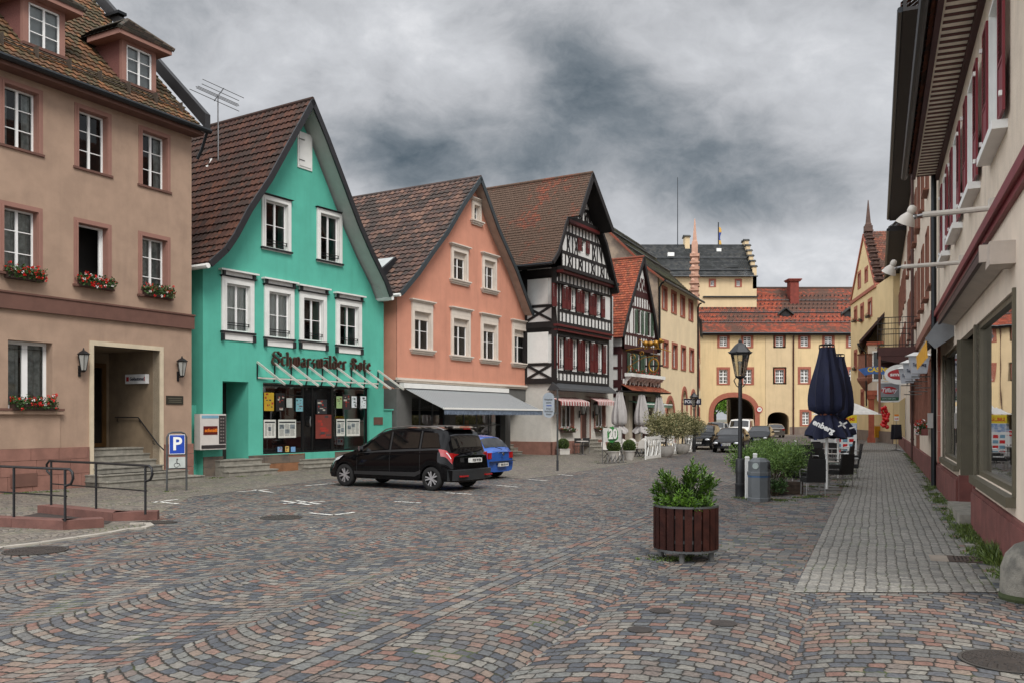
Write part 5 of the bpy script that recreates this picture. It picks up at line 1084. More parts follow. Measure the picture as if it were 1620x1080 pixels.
def archtrim(x0, x1, z0, zs, w, y0, y1, n=12, k=1.0):
    c = (x0+x1)/2; r = (x1-x0)/2; mb = MB().box(x0-w, x0, y0, y1, z0, zs).box(x1, x1+w, y0, y1, z0, zs)
    for i in range(n):
        a, b = math.pi*i/n, math.pi*(i+1)/n; q = lambda rr, t_, y, kk: (c+rr*math.cos(t_), y, zs+rr*kk*math.sin(t_)); ko = (r*k+w)/(r+w)
        mb.hexa([q(r, a, y0, k), q(r, b, y0, k), q(r, b, y1, k), q(r, a, y1, k), q(r+w, a, y0, ko), q(r+w, b, y0, ko), q(r+w, b, y1, ko), q(r+w, a, y1, ko)])
    return mb
for pl, pr, pt, z0 in ((1053.5, 1066, 632, .1), (1079.5, 1085.5, 617, .9), (1093.5, 1099.5, 621, .9)):
    x0, x1 = F.s(pl), F.s(pr); r = (x1-x0)/2; k = 1.15; zs = F.z((pl+pr)/2, pt)-r*k; F.holes.append(arch(x0, x1, z0, zs, k=k)); o = obj('arch_surround', archtrim(x0, x1, z0, zs, .35, -.05, 0, k=k), M_rsur, t)
    obj('arch_door' if z0 < .5 else 'arch_window', MB().prism(arch(x0, x1, z0, zs, k=k), 'y', .42, .46), mat('brown_wood', (104, 58, 34), .6) if z0 < .5 else MATS['black_glass'], t)
wall(F, t, [(0, 0), (Lc, 0), (Lc, ze), (0, ze)], M_cream, rev=.4)
dp = 10.5; zr = F.z(935, 335, 5.25) if False else EYE+(HY-336)/FPX*(F.O.y+F.n.y*5.25)
obj('gable_wall', MB().prism([(0, 0), (dp, 0), (dp, ze), (dp/2, zr), (0, ze)], 'x', 0, .3), M_creamg, t); obj('side_wall', MB().q((Lc, 0, 0), (Lc, dp, 0), (Lc, dp, ze), (Lc, 0, ze)), M_cream, t)
rt = tiles(MB(), (0, 0, 0), (1, 0, 0), [(0, -.5, ze-.3), (0, .8, ze+.75), (0, dp/2, zr+.1)], -.15, Lc+.2, .25, .25, 'flat', lift=.03); rt.q((0, dp, ze), (Lc, dp, ze), (Lc, dp/2, zr), (0, dp/2, zr)); rf = obj('roof', rt, T_dk, t)
obj('verge', MB().beam((-.1, -.5, ze-.35), (-.1, .8, ze+.7), .25, .14).beam((-.1, .8, ze+.7), (-.1, dp/2, zr+.05), .25, .14), T_or, rf)
for k in (.35, .62): obj('snow_guard', MB().tube([(0, .8+(dp/2-.8)*k, ze+.9+(zr-ze-.65)*k), (Lc, .8+(dp/2-.8)*k, ze+.9+(zr-ze-.65)*k)], .07, 5), M_zinc, rf)
gutter(t, (-.1, -.55, ze-.35), (Lc+.1, -.55, ze-.35), .09); downpipe(F, t, .25, .0, ze-.4, -.08, .07); downpipe(F, t, Lc-.15, .0, ze-.4, -.08, .07)
inner(F, t, .4, Lc-.1, ze, 1.2, ()); HC = F
ps = F.thing('police_sign', 'dark blue sign reading POLIZEI projecting from the cream building', 'sign', F.s(1077), -.1, F.z(1077, 640)); 
obj('panel', MB().box(-.06, .06, -1.5, -.15, 0, .5), mat('police_blue', (24, 30, 54), .4), ps); lettering(ps, 'POLIZEI', -.066, -.82, .25, .34, mat('pale_letter', (200, 205, 215)), rz=-math.pi/2, bold=.006, fitw=1.15); obj('bracket', MB().tube([(0, 0, .1), (0, -.2, .1)], .03, 5).tube([(0, 0, .4), (0, -.2, .4)], .03, 5), M_black, ps)
# ================================================================ CASTLE ACROSS THE END OF THE STREET
M_yel = mat('yellow_castle_plaster', (208, 184, 142), .9, var=.07, vs=.35, bump=.5, bs=12, stain=.35); M_yel2 = mat('pale_yellow_plaster', (200, 178, 142), .9, var=.06, vs=.5, bump=.5, bs=12, stain=.3)
M_gplinth = mat('grey_plinth', (116, 102, 92), .9, var=.15, vs=1.2, stain=.3)
T_red = tilemat('red_castle_tiles', [(148, 74, 54), (136, 68, 50), (156, 80, 58), (128, 64, 50), (142, 72, 54)], (92, 68, 58), .7, ms=.14)
T_slate = tilemat('dark_grey_tiles', [(62, 64, 64), (54, 56, 57), (70, 70, 68), (48, 50, 52)], (44, 46, 46), .4, ms=.4)
F = Fr(1108, 109, None); t = F.thing('castle_wing', 'long yellow castle wing with red roof and arched gateway across the street end', 'castle')
x9 = F.s(1420); ze = F.z(1120, 526); X0 = -2
M_cur2 = mat('dark_curtain', (70, 66, 60))
rows = [(1138.5, 1150.5, 532, 548), (1176, 1188, 532, 548), (1227, 1239, 532, 548), (1266.5, 1278.5, 532, 548), (1304.5, 1316.5, 532, 548), (1342, 1354, 532, 548), (1137.5, 1151, 584, 606), (1176, 1189, 584, 606), (1226.5, 1240, 584, 605), (1266, 1279, 583.5, 605), (1304.5, 1317, 583.5, 605), (1343, 1356, 583.5, 605), (1269, 1280, 651, 671), (1306, 1317, 651, 671)]
rnd = random.Random(3)
for r in rows:
    b = F.box(*r); w = window(F, t, b, 2, 4, fw=.09, post=.14, mull=.06, rec=.1, cur=rnd.random() < .4, curamt=.35, sur=M_rsur, surw=.3, surp=.05)
    x0, x1, z0, z1 = b; v = MB()
    for k in (.25, .75): v.box(x0+(x1-x0)*k-.02, x0+(x1-x0)*k+.02, .11, .14, z0, z1)
    v.box(x0, x1, .095, .15, z0+(z1-z0)*.52-.06, z0+(z1-z0)*.52+.06); obj('glazing_bar', v, M_frame, w)
def earch(x0, x1, z0, zs, rise, n=14):
    c = (x0+x1)/2; r = (x1-x0)/2; return [(x0, z0), (x1, z0)]+[(c+r*math.copysign(abs(math.cos(math.pi*i/n))**.85, math.cos(math.pi*i/n)), zs+rise*math.sin(math.pi*i/n)**.85) for i in range(n+1)]
ax0, ax1 = F.s(1129), F.s(1194); azt = F.z(1160, 627.5); big = earch(ax0, ax1, .01, azt-2.1, 2.1)
bx0, bx1 = F.s(1214), F.s(1248); bzt = F.z(1230, 651); sm_ = earch(bx0, bx1, .01, bzt-1.0, 1.0)
H1 = [h for h in F.holes]+[big]; split = F.s(1213)-.15; s2 = F.s(1255)
wall(F, t, [(X0, 0), (split, 0), (split, ze), (X0, ze)], M_yel, rev=.5, holes=[h for h in H1 if h[0][0] < split])
wall(F, t, [(split, 0), (s2, 0), (s2, ze), (split, ze)], M_yel2, rev=.5, holes=[h for h in F.holes if split < h[0][0] < s2]+[sm_], y=-.05)
wall(F, t, [(s2, 0), (x9, 0), (x9, ze), (s2, ze)], M_yel, rev=.5, holes=[h for h in F.holes if h[0][0] > s2])
# gate surround, thick band following the arch, and the vault behind
def ring(o, w, y0, y1, m, name):
    mb = MB(); pts = o[2:]+[o[0]]; pts = [o[1]]+pts; cx = sum(p[0] for p in o)/len(o)
    out_ = []
    for i, p in enumerate(pts):
        a, b = pts[max(0, i-1)], pts[min(len(pts)-1, i+1)]; d = Vector((b[0]-a[0], b[1]-a[1])).normalized(); out_.append((p[0]+d.y*w, p[1]-d.x*w))
    for i in range(len(pts)-1):
        a, b, c, d = pts[i], pts[i+1], out_[i+1], out_[i]; mb.hexa([(a[0], y0, a[1]), (b[0], y0, b[1]), (b[0], y1, b[1]), (a[0], y1, a[1]), (d[0], y0, d[1]), (c[0], y0, c[1]), (c[0], y1, c[1]), (d[0], y1, d[1])])
    return obj(name, mb, m, t)
ring(big, .6, -.08, .3, M_rsur, 'gate_surround')
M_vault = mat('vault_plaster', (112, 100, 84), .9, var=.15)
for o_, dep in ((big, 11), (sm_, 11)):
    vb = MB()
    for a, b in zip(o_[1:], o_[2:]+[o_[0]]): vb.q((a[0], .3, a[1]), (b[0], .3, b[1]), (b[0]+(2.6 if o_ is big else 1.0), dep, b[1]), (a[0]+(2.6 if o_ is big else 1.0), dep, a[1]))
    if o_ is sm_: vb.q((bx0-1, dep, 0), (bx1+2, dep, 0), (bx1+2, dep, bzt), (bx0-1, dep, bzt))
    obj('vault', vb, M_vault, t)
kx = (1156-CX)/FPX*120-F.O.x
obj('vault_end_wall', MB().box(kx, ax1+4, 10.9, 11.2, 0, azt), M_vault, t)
pl_ = MB()
for a, b in ((s2-.3, x9), (F.s(1249), s2-.3)): pl_.box(a, b, -.1, 0, 0, .95)
obj('plinth', pl_, M_gplinth, t); obj('plinth', MB().box(F.s(1202), bx0-.02, -.1, 0, 0, .6), M_gplinth, t)
inner(F, t, ax1+.8, bx0-.5, ze, 1.2); inner(F, t, bx1+.5, x9, ze, 1.2); obj('inner_wall', MB().q((X0, 1.2, azt+.3), (bx1+.6, 1.2, azt+.3), (bx1+.6, 1.2, ze), (X0, 1.2, ze)), M_dark, t)
obj('back_wall', MB().box(X0, ax0+2.4, 12.8, 13.2, 0, ze).box(kx, x9, 12.8, 13.2, 0, ze).box(ax0+2.4, kx, 12.8, 13.2, azt, ze), M_yel, t); obj('side_wall', MB().box(X0-.2, X0, 0, 13, 0, ze), M_yel, t)
zr = EYE+(HY-456)/FPX*(109+6.5)
rt = tiles(MB(), (0, 0, 0), (1, 0, 0), [(0, -.6, ze-.1), (0, .8, ze+.9), (0, 6.5, zr)], X0-.5, x9, .3, .3, 'flat', lift=.035); rt.q((X0, 13.4, ze-.1), (x9, 13.4, ze-.1), (x9, 6.5, zr), (X0, 6.5, zr)); rf = obj('roof', rt, T_red, t)
for k in (.05, .3, .62): obj('snow_guard', MB().tube([(X0, .9+5.5*k, ze+1.12+(zr-ze-.9)*k), (x9, .9+5.5*k, ze+1.12+(zr-ze-.9)*k)], .055, 5), M_zinc, rf)
hk = MB()
for i in range(70):
    for j in range(7):
        k = .1+j*.11; x = i*.52+(.26 if j % 2 else 0)+F.s(1110); hk.box(x-.05, x+.05, .9+5.5*k-.12, .9+5.5*k+.02, ze+.98+(zr-ze-.9)*k, ze+1.12+(zr-ze-.9)*k)
o = obj('snow_hooks', hk, M_zinc, rf)
obj('ridge', MB().tube([(X0, 6.5, zr), (x9, 6.5, zr)], .16, 8), tilemat('ridge_tiles', [(84, 70, 62), (74, 62, 56)], None), rf)
gutter(t, (X0-.4, -.68, ze-.12), (x9, -.68, ze-.12), .1); obj('eaves_board', MB().box(X0, x9, -.6, 0, ze-.35, ze-.15), M_timb, t); downpipe(F, t, F.s(1254.8), .0, ze-.3, -.15, .09, m=mat('red_brown_pipe', (72, 40, 34), .5)); 
x0 = F.s(1248.5, 4.5); x1 = F.s(1262, 4.5); zc0, zc1 = F.z(1255, 480, 4.0), F.z(1255, 446, 4.5); ch = obj('chimney', MB().box(x0, x1, 4, 5.4, zc0-.6, zc1), mat('chimney_brick', (116, 52, 42), .9, var=.2, vs=2), rf)
obj('chimney_cap', MB().box(x0-.2, x1+.2, 3.8, 5.6, zc1, zc1+.16).box(x0-.32, x1+.32, 3.7, 5.7, zc1+.16, zc1+.3), MATS['chimney_brick'], rf); obj('chimney_flashing', MB().box(x0-.2, x1+.2, 3.8, 4.0, zc0-.55, zc0-.35), M_white, rf)
for pc, in ((1243,), (1343,)):
    xd = F.s(pc, 2.2); zd = F.z(pc, 507, 2.2); d = obj('roof_dormer', MB().prism([(xd-.6, zd), (xd+.6, zd), (xd+.6, zd+.9), (xd, zd+1.3), (xd-.6, zd+.9)], 'y', 2.2, 4), M_dark, rf)
    obj('dormer_roof', MB().hexa([(xd-1, 1.95, zd+.65), (xd, 1.95, zd+1.45), (xd, 5, zd+1.45), (xd-1, 4.3, zd+.65), (xd-1, 1.95, zd+.8), (xd, 1.95, zd+1.6), (xd, 5, zd+1.6), (xd-1, 4.3, zd+.8)]).hexa([(xd, 1.95, zd+1.45), (xd+1, 1.95, zd+.65), (xd+1, 4.3, zd+.65), (xd, 5, zd+1.45), (xd, 1.95, zd+1.6), (xd+1, 1.95, zd+.8), (xd+1, 4.3, zd+.8), (xd, 5, zd+1.6)]), T_slate, rf)
    obj('dormer_window', MB().box(xd-.4, xd+.4, 2.14, 2.19, zd+.15, zd+.75), M_zinc, rf)
s_ = F.thing('traffic_sign', 'small round white sign with red rim beside the castle gateway', 'traffic sign', F.s(1201), -.1, F.z(1201, 647)); o = MB().lathe([(.4, 0), (.4, .03)], n=20); o.v = [(v[0], -v[2], v[1]) for v in o.v]; obj('rim', o, mat('sign_red2', (160, 30, 34), .4), s_)
o = MB().lathe([(.29, .03), (.29, .04)], n=20); o.v = [(v[0], -v[2], v[1]) for v in o.v]; obj('face', o, M_white, s_); lettering(s_, '30', 0, -.045, 0, .32, M_ink, bold=.008)
FC = F
# the raised block with the stepped gable, behind
F = Fr(1108, 112.5, None); t = F.thing('castle_tower', 'raised yellow castle block with dark tiled roof and stepped gable behind the wing', 'castle tower')
xl, xr = F.s(1010), F.s(1197); zb0, zb1 = 14, F.z(1150, 437); zrr = EYE+(HY-387)/FPX*(112.5+4.5)
for pl, pr in ((1124, 1130), (1165, 1171)): window(F, t, F.box(pl, pr, 444, 453), 2, 2, fw=.08, rec=.12, cur=True, curamt=.6, sur=M_rsur, surw=.22)
wall(F, t, [(xl, zb0), (xr, zb0), (xr, zb1), (xl, zb1)], M_yel2, rev=.4); obj('side_wall', MB().box(xr-.3, xr, 0.01, 9, zb0, zb1).box(xl, xl+.3, 0.01, 9, zb0, zb1).box(xl, xr, 8.7, 9, zb0, zb1), M_yel2, t); obj('inner_wall', MB().q((xl+.4, 1.2, zb0), (xr-.4, 1.2, zb0), (xr-.4, 1.2, zb1), (xl+.4, 1.2, zb1)), M_dark, t)
rt = tiles(MB(), (0, 0, 0), (1, 0, 0), [(0, -.5, zb1-.1), (0, 4.5, zrr)], xl, xr-.4, .3, .3, 'flat', lift=.035); rt.q((xl, 9.3, zb1-.1), (xr, 9.3, zb1-.1), (xr, 4.5, zrr), (xl, 4.5, zrr)); rf = obj('roof', rt, T_slate, t)
for k in (.12, .5): obj('snow_guard', MB().tube([(xl, 4.6*k-.3, zb1+.25+(zrr-zb1)*k), (xr-.5, 4.6*k-.3, zb1+.25+(zrr-zb1)*k)], .06, 5), M_zinc, rf)
gutter(t, (xl, -.55, zb1-.1), (xr, -.55, zb1-.1), .09); obj('lead_flashing', MB().box(F.s(1112), xr+.1, -.25, .1, F.z(1150, 471), F.z(1150, 469)), M_zinc, t)
sg_ = MB(); cp = MB(); n = 6
for i in range(n):
    z0, z1 = zb1+(zrr-zb1)*i/n-.6, zb1+(zrr-zb1)*(i+1)/n+.35; y0 = 4.5*i/n; sg_.box(xr-.5, xr, y0, y0+4.5/n+.02, z0-1, z1); sg_.box(xr-.5, xr, 9-y0-4.5/n-.02, 9-y0, z0-1, z1)
    for y in (y0, 9-y0-4.5/n): cp.prism([(y-.12, z1), (y+4.5/n+.12, z1), (y+4.5/n/2, z1+.28)], 'x', xr-.65, xr+.15)
obj('stepped_gable', sg_, M_yel2, t); obj('gable_cap', cp, T_slate, t)
# at the left the second stepped gable just shows its top
obj('stepped_gable', MB().box(F.s(1086, 4.5)-.3, F.s(1086, 4.5)+.3, 3.8, 5.2, zrr-.8, zrr+.9), M_yel2, t); obj('gable_cap', MB().prism([(3.6, zrr+.9), (5.4, zrr+.9), (4.5, zrr+1.25)], 'x', F.s(1086, 4.5)-.45, F.s(1086, 4.5)+.45), T_slate, t)
x = F.s(1156, 1.5); z = F.z(1156, 431, 1.2); d = obj('roof_hatch', MB().box(x-.4, x+.5, 1.0, 2.4, z, z+.5), mat('rust_brown', (96, 50, 38), .8), rf); obj('hatch_roof', MB().hexa([(x-.7, .7, z+.5), (x+.8, .7, z+.5), (x+.8, 3.2, z+1.4), (x-.7, 3.2, z+1.4), (x-.7, .7, z+.6), (x+.8, .7, z+.6), (x+.8, 3.2, z+1.5), (x-.7, 3.2, z+1.5)]), T_slate, rf)
obj('roof_light', MB().box(F.s(1062, 2.5)-.5, F.s(1062, 2.5)+.3, 2.0, 2.6, F.z(1062, 406, 2.2), F.z(1062, 400, 2.2)), M_white, rf); obj('roof_light', MB().box(F.s(1137, 3.5)-.3, F.s(1137, 3.5)+.3, 3.3, 3.5, F.z(1137, 398, 3.3), F.z(1137, 393, 3.3)), M_white, rf)
fp = F.thing('flagpole', 'flagpole with limp blue and yellow flag above the dark castle roof', 'flagpole', F.s(1136.5, 4.5), 4.5, zrr); zt = F.z(1137, 352, 4.5)-zrr
obj('pole', MB().tube([(0, 0, 0), (0, 0, zt)], .07, 6), M_black, fp); fl = MB()
for i in range(10):
    z0, z1 = zt-.6-i*.28, zt-.6-(i+1)*.28; fl.q((.08, 0, z0), (.35+.1*math.sin(i), .1, z0-.1), (.35+.1*math.sin(i+1), .1, z1-.1), (.08, 0, z1))
m_, nt, p = newmat('flag_cloth'); g_ = nt.nodes.new('ShaderNodeNewGeometry'); sp_ = nt.nodes.new('ShaderNodeSeparateXYZ'); L(nt, g_.outputs['Position'], sp_.inputs[0]); L(nt, mixc(nt, (E(nt, sp_.outputs[2])*.55).frac().step(.55, .6), sl((40, 60, 130)), sl((190, 150, 70))), p.inputs['Base Color']); obj('flag', fl, m_, fp)
am = F.thing('lightning_mast', 'thin tall mast rising from the dark castle roof on the left', 'mast', F.s(1072, 4.0), 4.0, zrr-3); obj('mast', MB().tube([(0, 0, 0), (0, 0, EYE+(HY-281)/FPX*116.5-zrr+3)], [.07, .04], 5), M_zinc, am); obj('mast_foot', MB().box(-.3, .3, -.3, .3, -.4, .2), M_zinc, am)
# wall along the lane between cream building and castle, with its renaissance gable
F = Fr(1104, 75.6, 1116); t = F.thing('lane_building', 'narrow cream wing seen edge on with pink stone gable and obelisk before the castle', 'building'); Lb = 33; ze2 = EYE+(HY-523)/FPX*109
zl = HC.z(1103, 477)-.2; F.holes = []
for s0 in (4.5, 9, 14, 19, 24):
    for z0 in (1.0, 5.2, 8.2): window(F, t, (s0, s0+1.1, z0, z0+2), 2, 3, fw=.06, rec=.1, cur=False, sur=M_rsur, surw=.2)
wall(F, t, [(0, 0), (Lb, 0), (Lb, zl), (0, zl)], M_cream, rev=.4); obj('side_wall', MB().q((0, 0, 0), (0, 7, 0), (0, 7, zl), (0, 0, zl)), M_cream, t); inner(F, t, .1, Lb, zl, 1.4)
rw = 7; zq = zl+7.5; rt = tiles(MB(), (0, 0, 0), (1, 0, 0), [(0, -.3, zl), (0, rw, zq)], 12.5, Lb, .3, .3, 'flat'); rt.q((0, 0, zl), (0, 14, zl), (0, 7, zq)) if False else None; rf = obj('roof', rt, T_slate, t)
# gable: cream field with pink stepped volutes, seen edge on
M_pk = mat('pink_stone_trim', (176, 138, 118), .8, var=.12, vs=3); gz1 = 16.8; gm = MB(); W_ = 11.5; nst = 7
for i in range(nst):
    a = W_/2*i/nst; z0, z1 = zl+(gz1-zl)*i/nst, zl+(gz1-zl)*(i+1)/nst; gm.box(a+.3, W_-a-.3, .15, .5, z0, z1)
g_ = obj('gable', gm, M_cream, t); tr = MB()
for i in range(nst):
    a = W_/2*i/nst; z0, z1 = zl+(gz1-zl)*i/nst, zl+(gz1-zl)*(i+1)/nst
    for s in (0, 1):
        c = a if not s else W_-a; sgn_ = 1 if not s else -1
        tr.box(min(c, c+.5*sgn_), max(c, c+.5*sgn_), -.0, .6, z0, z1-.12); tr.box(min(c-.12*sgn_, c+.7*sgn_), max(c-.12*sgn_, c+.7*sgn_), -.1, .75, z1-.14, z1); tr.ball((c+.1*sgn_, .45, z1+.12), .2, 8, 5)
tr.box(W_/2-.5, W_/2+.5, -.1, .75, gz1-.2, gz1+.2); tr.box(W_/2-.3, W_/2+.3, .05, .6, gz1+.2, gz1+1.2); tr.lathe([(.34, 0), (.34, .15), (.27, .2), (.06, 2.2), (0, 2.3)], (W_/2, .32, gz1+1.2), 4, math.pi/4)
obj('gable_trim', tr, M_pk, g_)
# green trees beyond the gateway
def tree(loc, h, r, label, lm, n=900, trunk=.3, ls=.25, group=None, nm='broadleaf_tree', squash=.8, cat='tree'):
    t = thing(nm, label, cat, loc, 0, group); tk = MB(); cz = h-r*squash
    tk.tube([(0, 0, 0), (.02*h, 0, h*.3), (0, .02*h, cz)], [trunk, trunk*.7, trunk*.35], 8)
    cl = []
    for i in range(9):
        a = random.uniform(0, 6.28); e = random.uniform(-.3, 1); d = Vector((math.cos(a), math.sin(a), e*squash)).normalized(); p = Vector((0, 0, cz))+d*r*random.uniform(.55, .85); p.z = max(p.z, cz-r*.5); tk.tube([(0, 0, h*.3+random.random()*h*.15), tuple(p*.5+Vector((0, 0, cz*.4))), tuple(p)], [trunk*.4, trunk*.25, trunk*.1], 5); cl.append(p)
    lf = MB()
    for p in cl:
        cr = r*random.uniform(.38, .55)
        for k in range(n//9):
            d = Vector((random.gauss(0, 1), random.gauss(0, 1), random.gauss(0, .8))).normalized(); q = p+d*cr*(random.random()**.4); lf.leaf(q, (d+Vector((random.gauss(0, .6), random.gauss(0, .6), random.gauss(0, .6)))), ls, ls*.6)
    obj('trunk', tk, mat('bark', (74, 62, 50), .9, var=.25, vs=8, bump=.6), t, 50); obj('crown', lf, lm, t); return t
M_tree = leafmat('tree_leaves', (70, 110, 30), (128, 168, 60), .5)
tree((32.0, 140, 0), 7.5, 4.0, 'bright green tree seen through the left half of the castle gateway', M_tree, 4200, .3, .45); tree((36.4, 148, 0), 9, 5.0, 'taller green tree behind the first one seen through the castle gateway', M_tree, 2600, .3, .4)
tree((33.6, 134, 0), 6.2, 2.8, 'low bright green tree just behind the castle gateway', M_tree, 3600, .2, .4)
# ================================================================ RIGHT YELLOW GABLED HOUSE
M_yel3 = mat('soft_yellow_plaster', (206, 184, 140), .9, var=.06, vs=.6, bump=.4, bs=15, stain=.2); T_rb = tilemat('brown_red_tiles', [(118, 74, 58), (104, 66, 54), (132, 82, 62), (94, 64, 54)], (86, 66, 56), .4)
F = Fr(1400, 72, 1090, flip=True); t = F.thing('yellow_gable_house', 'yellow house with dark obelisk on its stepped gable at the right of the castle', 'building'); sl_ = F.s(1346); zgb = F.z(1344, 482); s9 = 3
for pl, pr, pt, pb in [(1352.5, 1355.5, 491, 507), (1362.5, 1366, 486, 507), (1374.5, 1379, 479, 500), (1352.5, 1355.5, 558, 583), (1362, 1365.5, 554, 582), (1374, 1378, 550, 580), (1363, 1366.5, 620, 646)]:
    b = F.box(pl, pr, pt, pb); window(F, t, b, 2, 3, fw=.07, rec=.12, cur=False, sur=M_rsur, surw=.3, surp=.05)
for pl, pr, pt, pb in [(1358, 1361.5, 435, 456), (1369, 1372.5, 428, 446)]: window(F, t, F.box(pl, pr, pt, pb), 2, 3, fw=.07, rec=.12, cur=False, sur=M_rsur, surw=.25)
sa = F.s(1367); za = F.z(1367, 372); sr = F.s(1386); 
wall(F, t, [(sl_, 0), (s9, 0), (s9, zgb), (sr, zgb), (sa, za), (sl_, zgb)], M_yel3, rev=.4)
obj('plinth', MB().box(sl_, s9, -.1, 0, 0, .95), M_gplinth, t); obj('band', MB().box(sl_-.1, sr+.1, -.14, 0, zgb-.15, zgb+.15), M_rsur, t); inner(F, t, sl_+.1, s9, zgb, 1.2); obj('side_wall', MB().box(sl_, sl_+.3, .02, 12, 0, zgb).box(s9-.3, s9, .02, 12, 0, zgb), M_yel3, t)
ed = MB().bar(sl_, zgb, sa, za, .28, -.12, .3).bar(sa, za, sr, zgb, .28, -.12, .3)
obj('gable_coping', ed, M_rsur, t); nb = 7; vl = MB()
for i in range(nb): f = (i+.5)/nb; vl.ball((sa+(sr-sa)*f+.25, .25, za+(zgb-za)*f+.25), .42, 8, 5, .8); vl.box(sa+(sr-sa)*f-.1, sa+(sr-sa)*f+.75, -.12, .6, za+(zgb-za)*f+.5, za+(zgb-za)*f+.62)
obj('gable_volute', vl, mat('dark_volute', (80, 60, 52), .85, var=.2), t); obj('obelisk', MB().box(sa-.28, sa+.28, 0, .7, za, za+.8).lathe([(.36, 0), (.36, .15), (.28, .25), (.05, 2.3), (0, 2.4)], (sa, .35, za+.8), 4, math.pi/4), MATS['dark_volute'], t)
mb = tiles(MB(), (0, 0, 0), (0, 1, 0), [(sr+.4, 0, zgb-.2), (sa, 0, za+.3)], .4, 12, .25, .28, 'flat'); mb.q((sl_-.2, .4, zgb), (sl_-.2, 12, zgb), (sa, 12, za+.2), (sa, .4, za+.2)); obj('roof', mb, T_rb, t)
for px, py in ((1354, 508), (1364, 507), (1376, 501), (1354, 584), (1364, 583), (1376, 581)): flowerbox(F.W(F.s(px), -.08, F.z(px, py)-.1), F.rz, 1.0, 'tiny flower box on the sill of the yellow gabled house, seen nearly edge on', n=10, group='sill boxes of the yellow gabled house', red=.3, leafy=.8)


# ================================================================ RIGHT ROW
M_rcr = mat('rough_cream_render', (204, 190, 172), .95, var=.07, vs=2, bump=1, bs=22, stain=.35); M_scr = mat('smooth_cream_plaster', (214, 199, 181), .9, var=.08, vs=1.2, bump=.5, stain=.3); M_mar = mat('maroon_paint', (112, 28, 38), .5, var=.1); M_olive = mat('olive_brown_frame', (84, 78, 62), .5, var=.1, vs=4)
M_rpl = mat('maroon_plinth', (108, 62, 56), .85, var=.22, vs=2.5, bump=.7, stain=.5); M_quoin = mat('pink_quoin', (142, 84, 72), .8, var=.12)
F = FRt = Fr(1485.8, 25.5, 1387, flip=True); K = 1.0816
sY = lambda Y: (25.5-Y)*K     # position along the wall from the depth Y
t = F.thing('shop_house', 'cream house at the right edge with maroon shutters, slatted eaves and large shop windows', 'building'); s9 = sY(8.9); zt = 9.0
for Yc in (13.05, 16.25, 19.45, 22.6):
    s = sY(Yc); w = window(F, t, (s-.55, s+.55, 6.15, 8.15), 2, 2, fw=.07, rec=.14, cur=True, curamt=.35, sur=M_white, surw=.13, surp=.05, shut=M_mar, shw=.58)
    obj('sill', MB().box(s-1.0, s+1.0, -.2, .1, 5.98, 6.1), M_white, w); obj('shutter_catch', MB().box(s-1.25, s-1.2, -.14, -.1, 6.35, 6.42).box(s+1.2, s+1.25, -.14, -.1, 6.35, 6.42).box(s-1.25, s-1.2, -.14, -.1, 7.85, 7.92).box(s+1.2, s+1.25, -.14, -.1, 7.85, 7.92), M_white, w)
up = list(F.holes); F.holes = []
obj('upper_wall', MB().wallpoly([(0, 4.95), (s9, 4.95), (s9, zt), (0, zt)], up, 0, .14), M_rcr, t)
wA = (sY(15.95), sY(11.5)); dr_ = (sY(19.1), sY(16.15)); wB = (sY(23.6), sY(19.35)); zs0, zs1 = .98, 3.68
rect = lambda a, b, c, d: [(a, c), (b, c), (b, d), (a, d)]
obj('ground_floor_wall', MB().wallpoly([(0, 0), (s9, 0), (s9, 4.95), (0, 4.95)], [rect(*wA, zs0, zs1), rect(*wB, zs0, zs1), rect(*dr_, .02, zs1)], 0, .12), M_scr, t)
obj('end_wall', MB().q((s9, 0, 0), (s9, 11, 0), (s9, 11, zt), (s9, 0, zt)).q((0, 0, 0), (0, 11, 0), (0, 11, zt), (0, 0, zt)), M_rcr, t)
obj('cornice_band', MB().box(0, s9+.1, -.07, 0, 4.8, 4.9).box(0, s9+.12, -.14, 0, 4.9, 5.06).box(-.12, 0.0, -.22, 0, 4.7, 5.1), M_mar, t)
inner(F, t, .1, s9-.1, zt, 2.2, (4.0,)); obj('shop_floor', MB().box(0.1, s9-.1, .3, 2.2, .0, .5), M_dark, t)
for nm, (a, b) in (('shop_window', wA), ('shop_window', wB)):
    f = MB()
    f.box(a, b, .04, .16, zs0, zs0+.09).box(a, b, .04, .16, zs1-.09, zs1).box(a, a+.09, .04, .16, zs0, zs1).box(b-.09, b, .04, .16, zs0, zs1); w = obj(nm, f, M_olive, t)
    obj('pane', MB().q((a, .1, zs0), (b, .1, zs0), (b, .1, zs1), (a, .1, zs1)), glassmat('mirror_glass', (.5, .53, .53), .72), w); obj('sill', MB().box(a-.08, b+.08, -.12, .1, zs0-.14, zs0-.003), M_olive, w)
    obj('architrave', MB().box(a-.1, a, -.04, .1, zs0, zs1).box(b, b+.1, -.04, .1, zs0, zs1), M_olive, w)
a, b = dr_; rv = MB().box(a-.02, a+.14, .0, 1.6, .78, zs1).box(a-.06, a+.0, -.06, .3, .9, zs1).box(b-.06, b+.04, -.03, 1.6, .78, zs1); obj('door_reveal', rv, M_olive, t); obj('door_reveal_base', MB().box(a-.04, a+.16, -.03, 1.6, 0, .78).box(b-.08, b+.05, -.04, 1.6, 0, .78), M_rpl, t)
obj('shop_door', MB().box(a+.1, b-.1, 1.5, 1.56, .25, zs1-.4), MATS['black_glass'], t); obj('door_step', MB().box(a+.12, b-.1, -.25, 1.5, 0, .22), M_stoneg, t)
pm = MB()
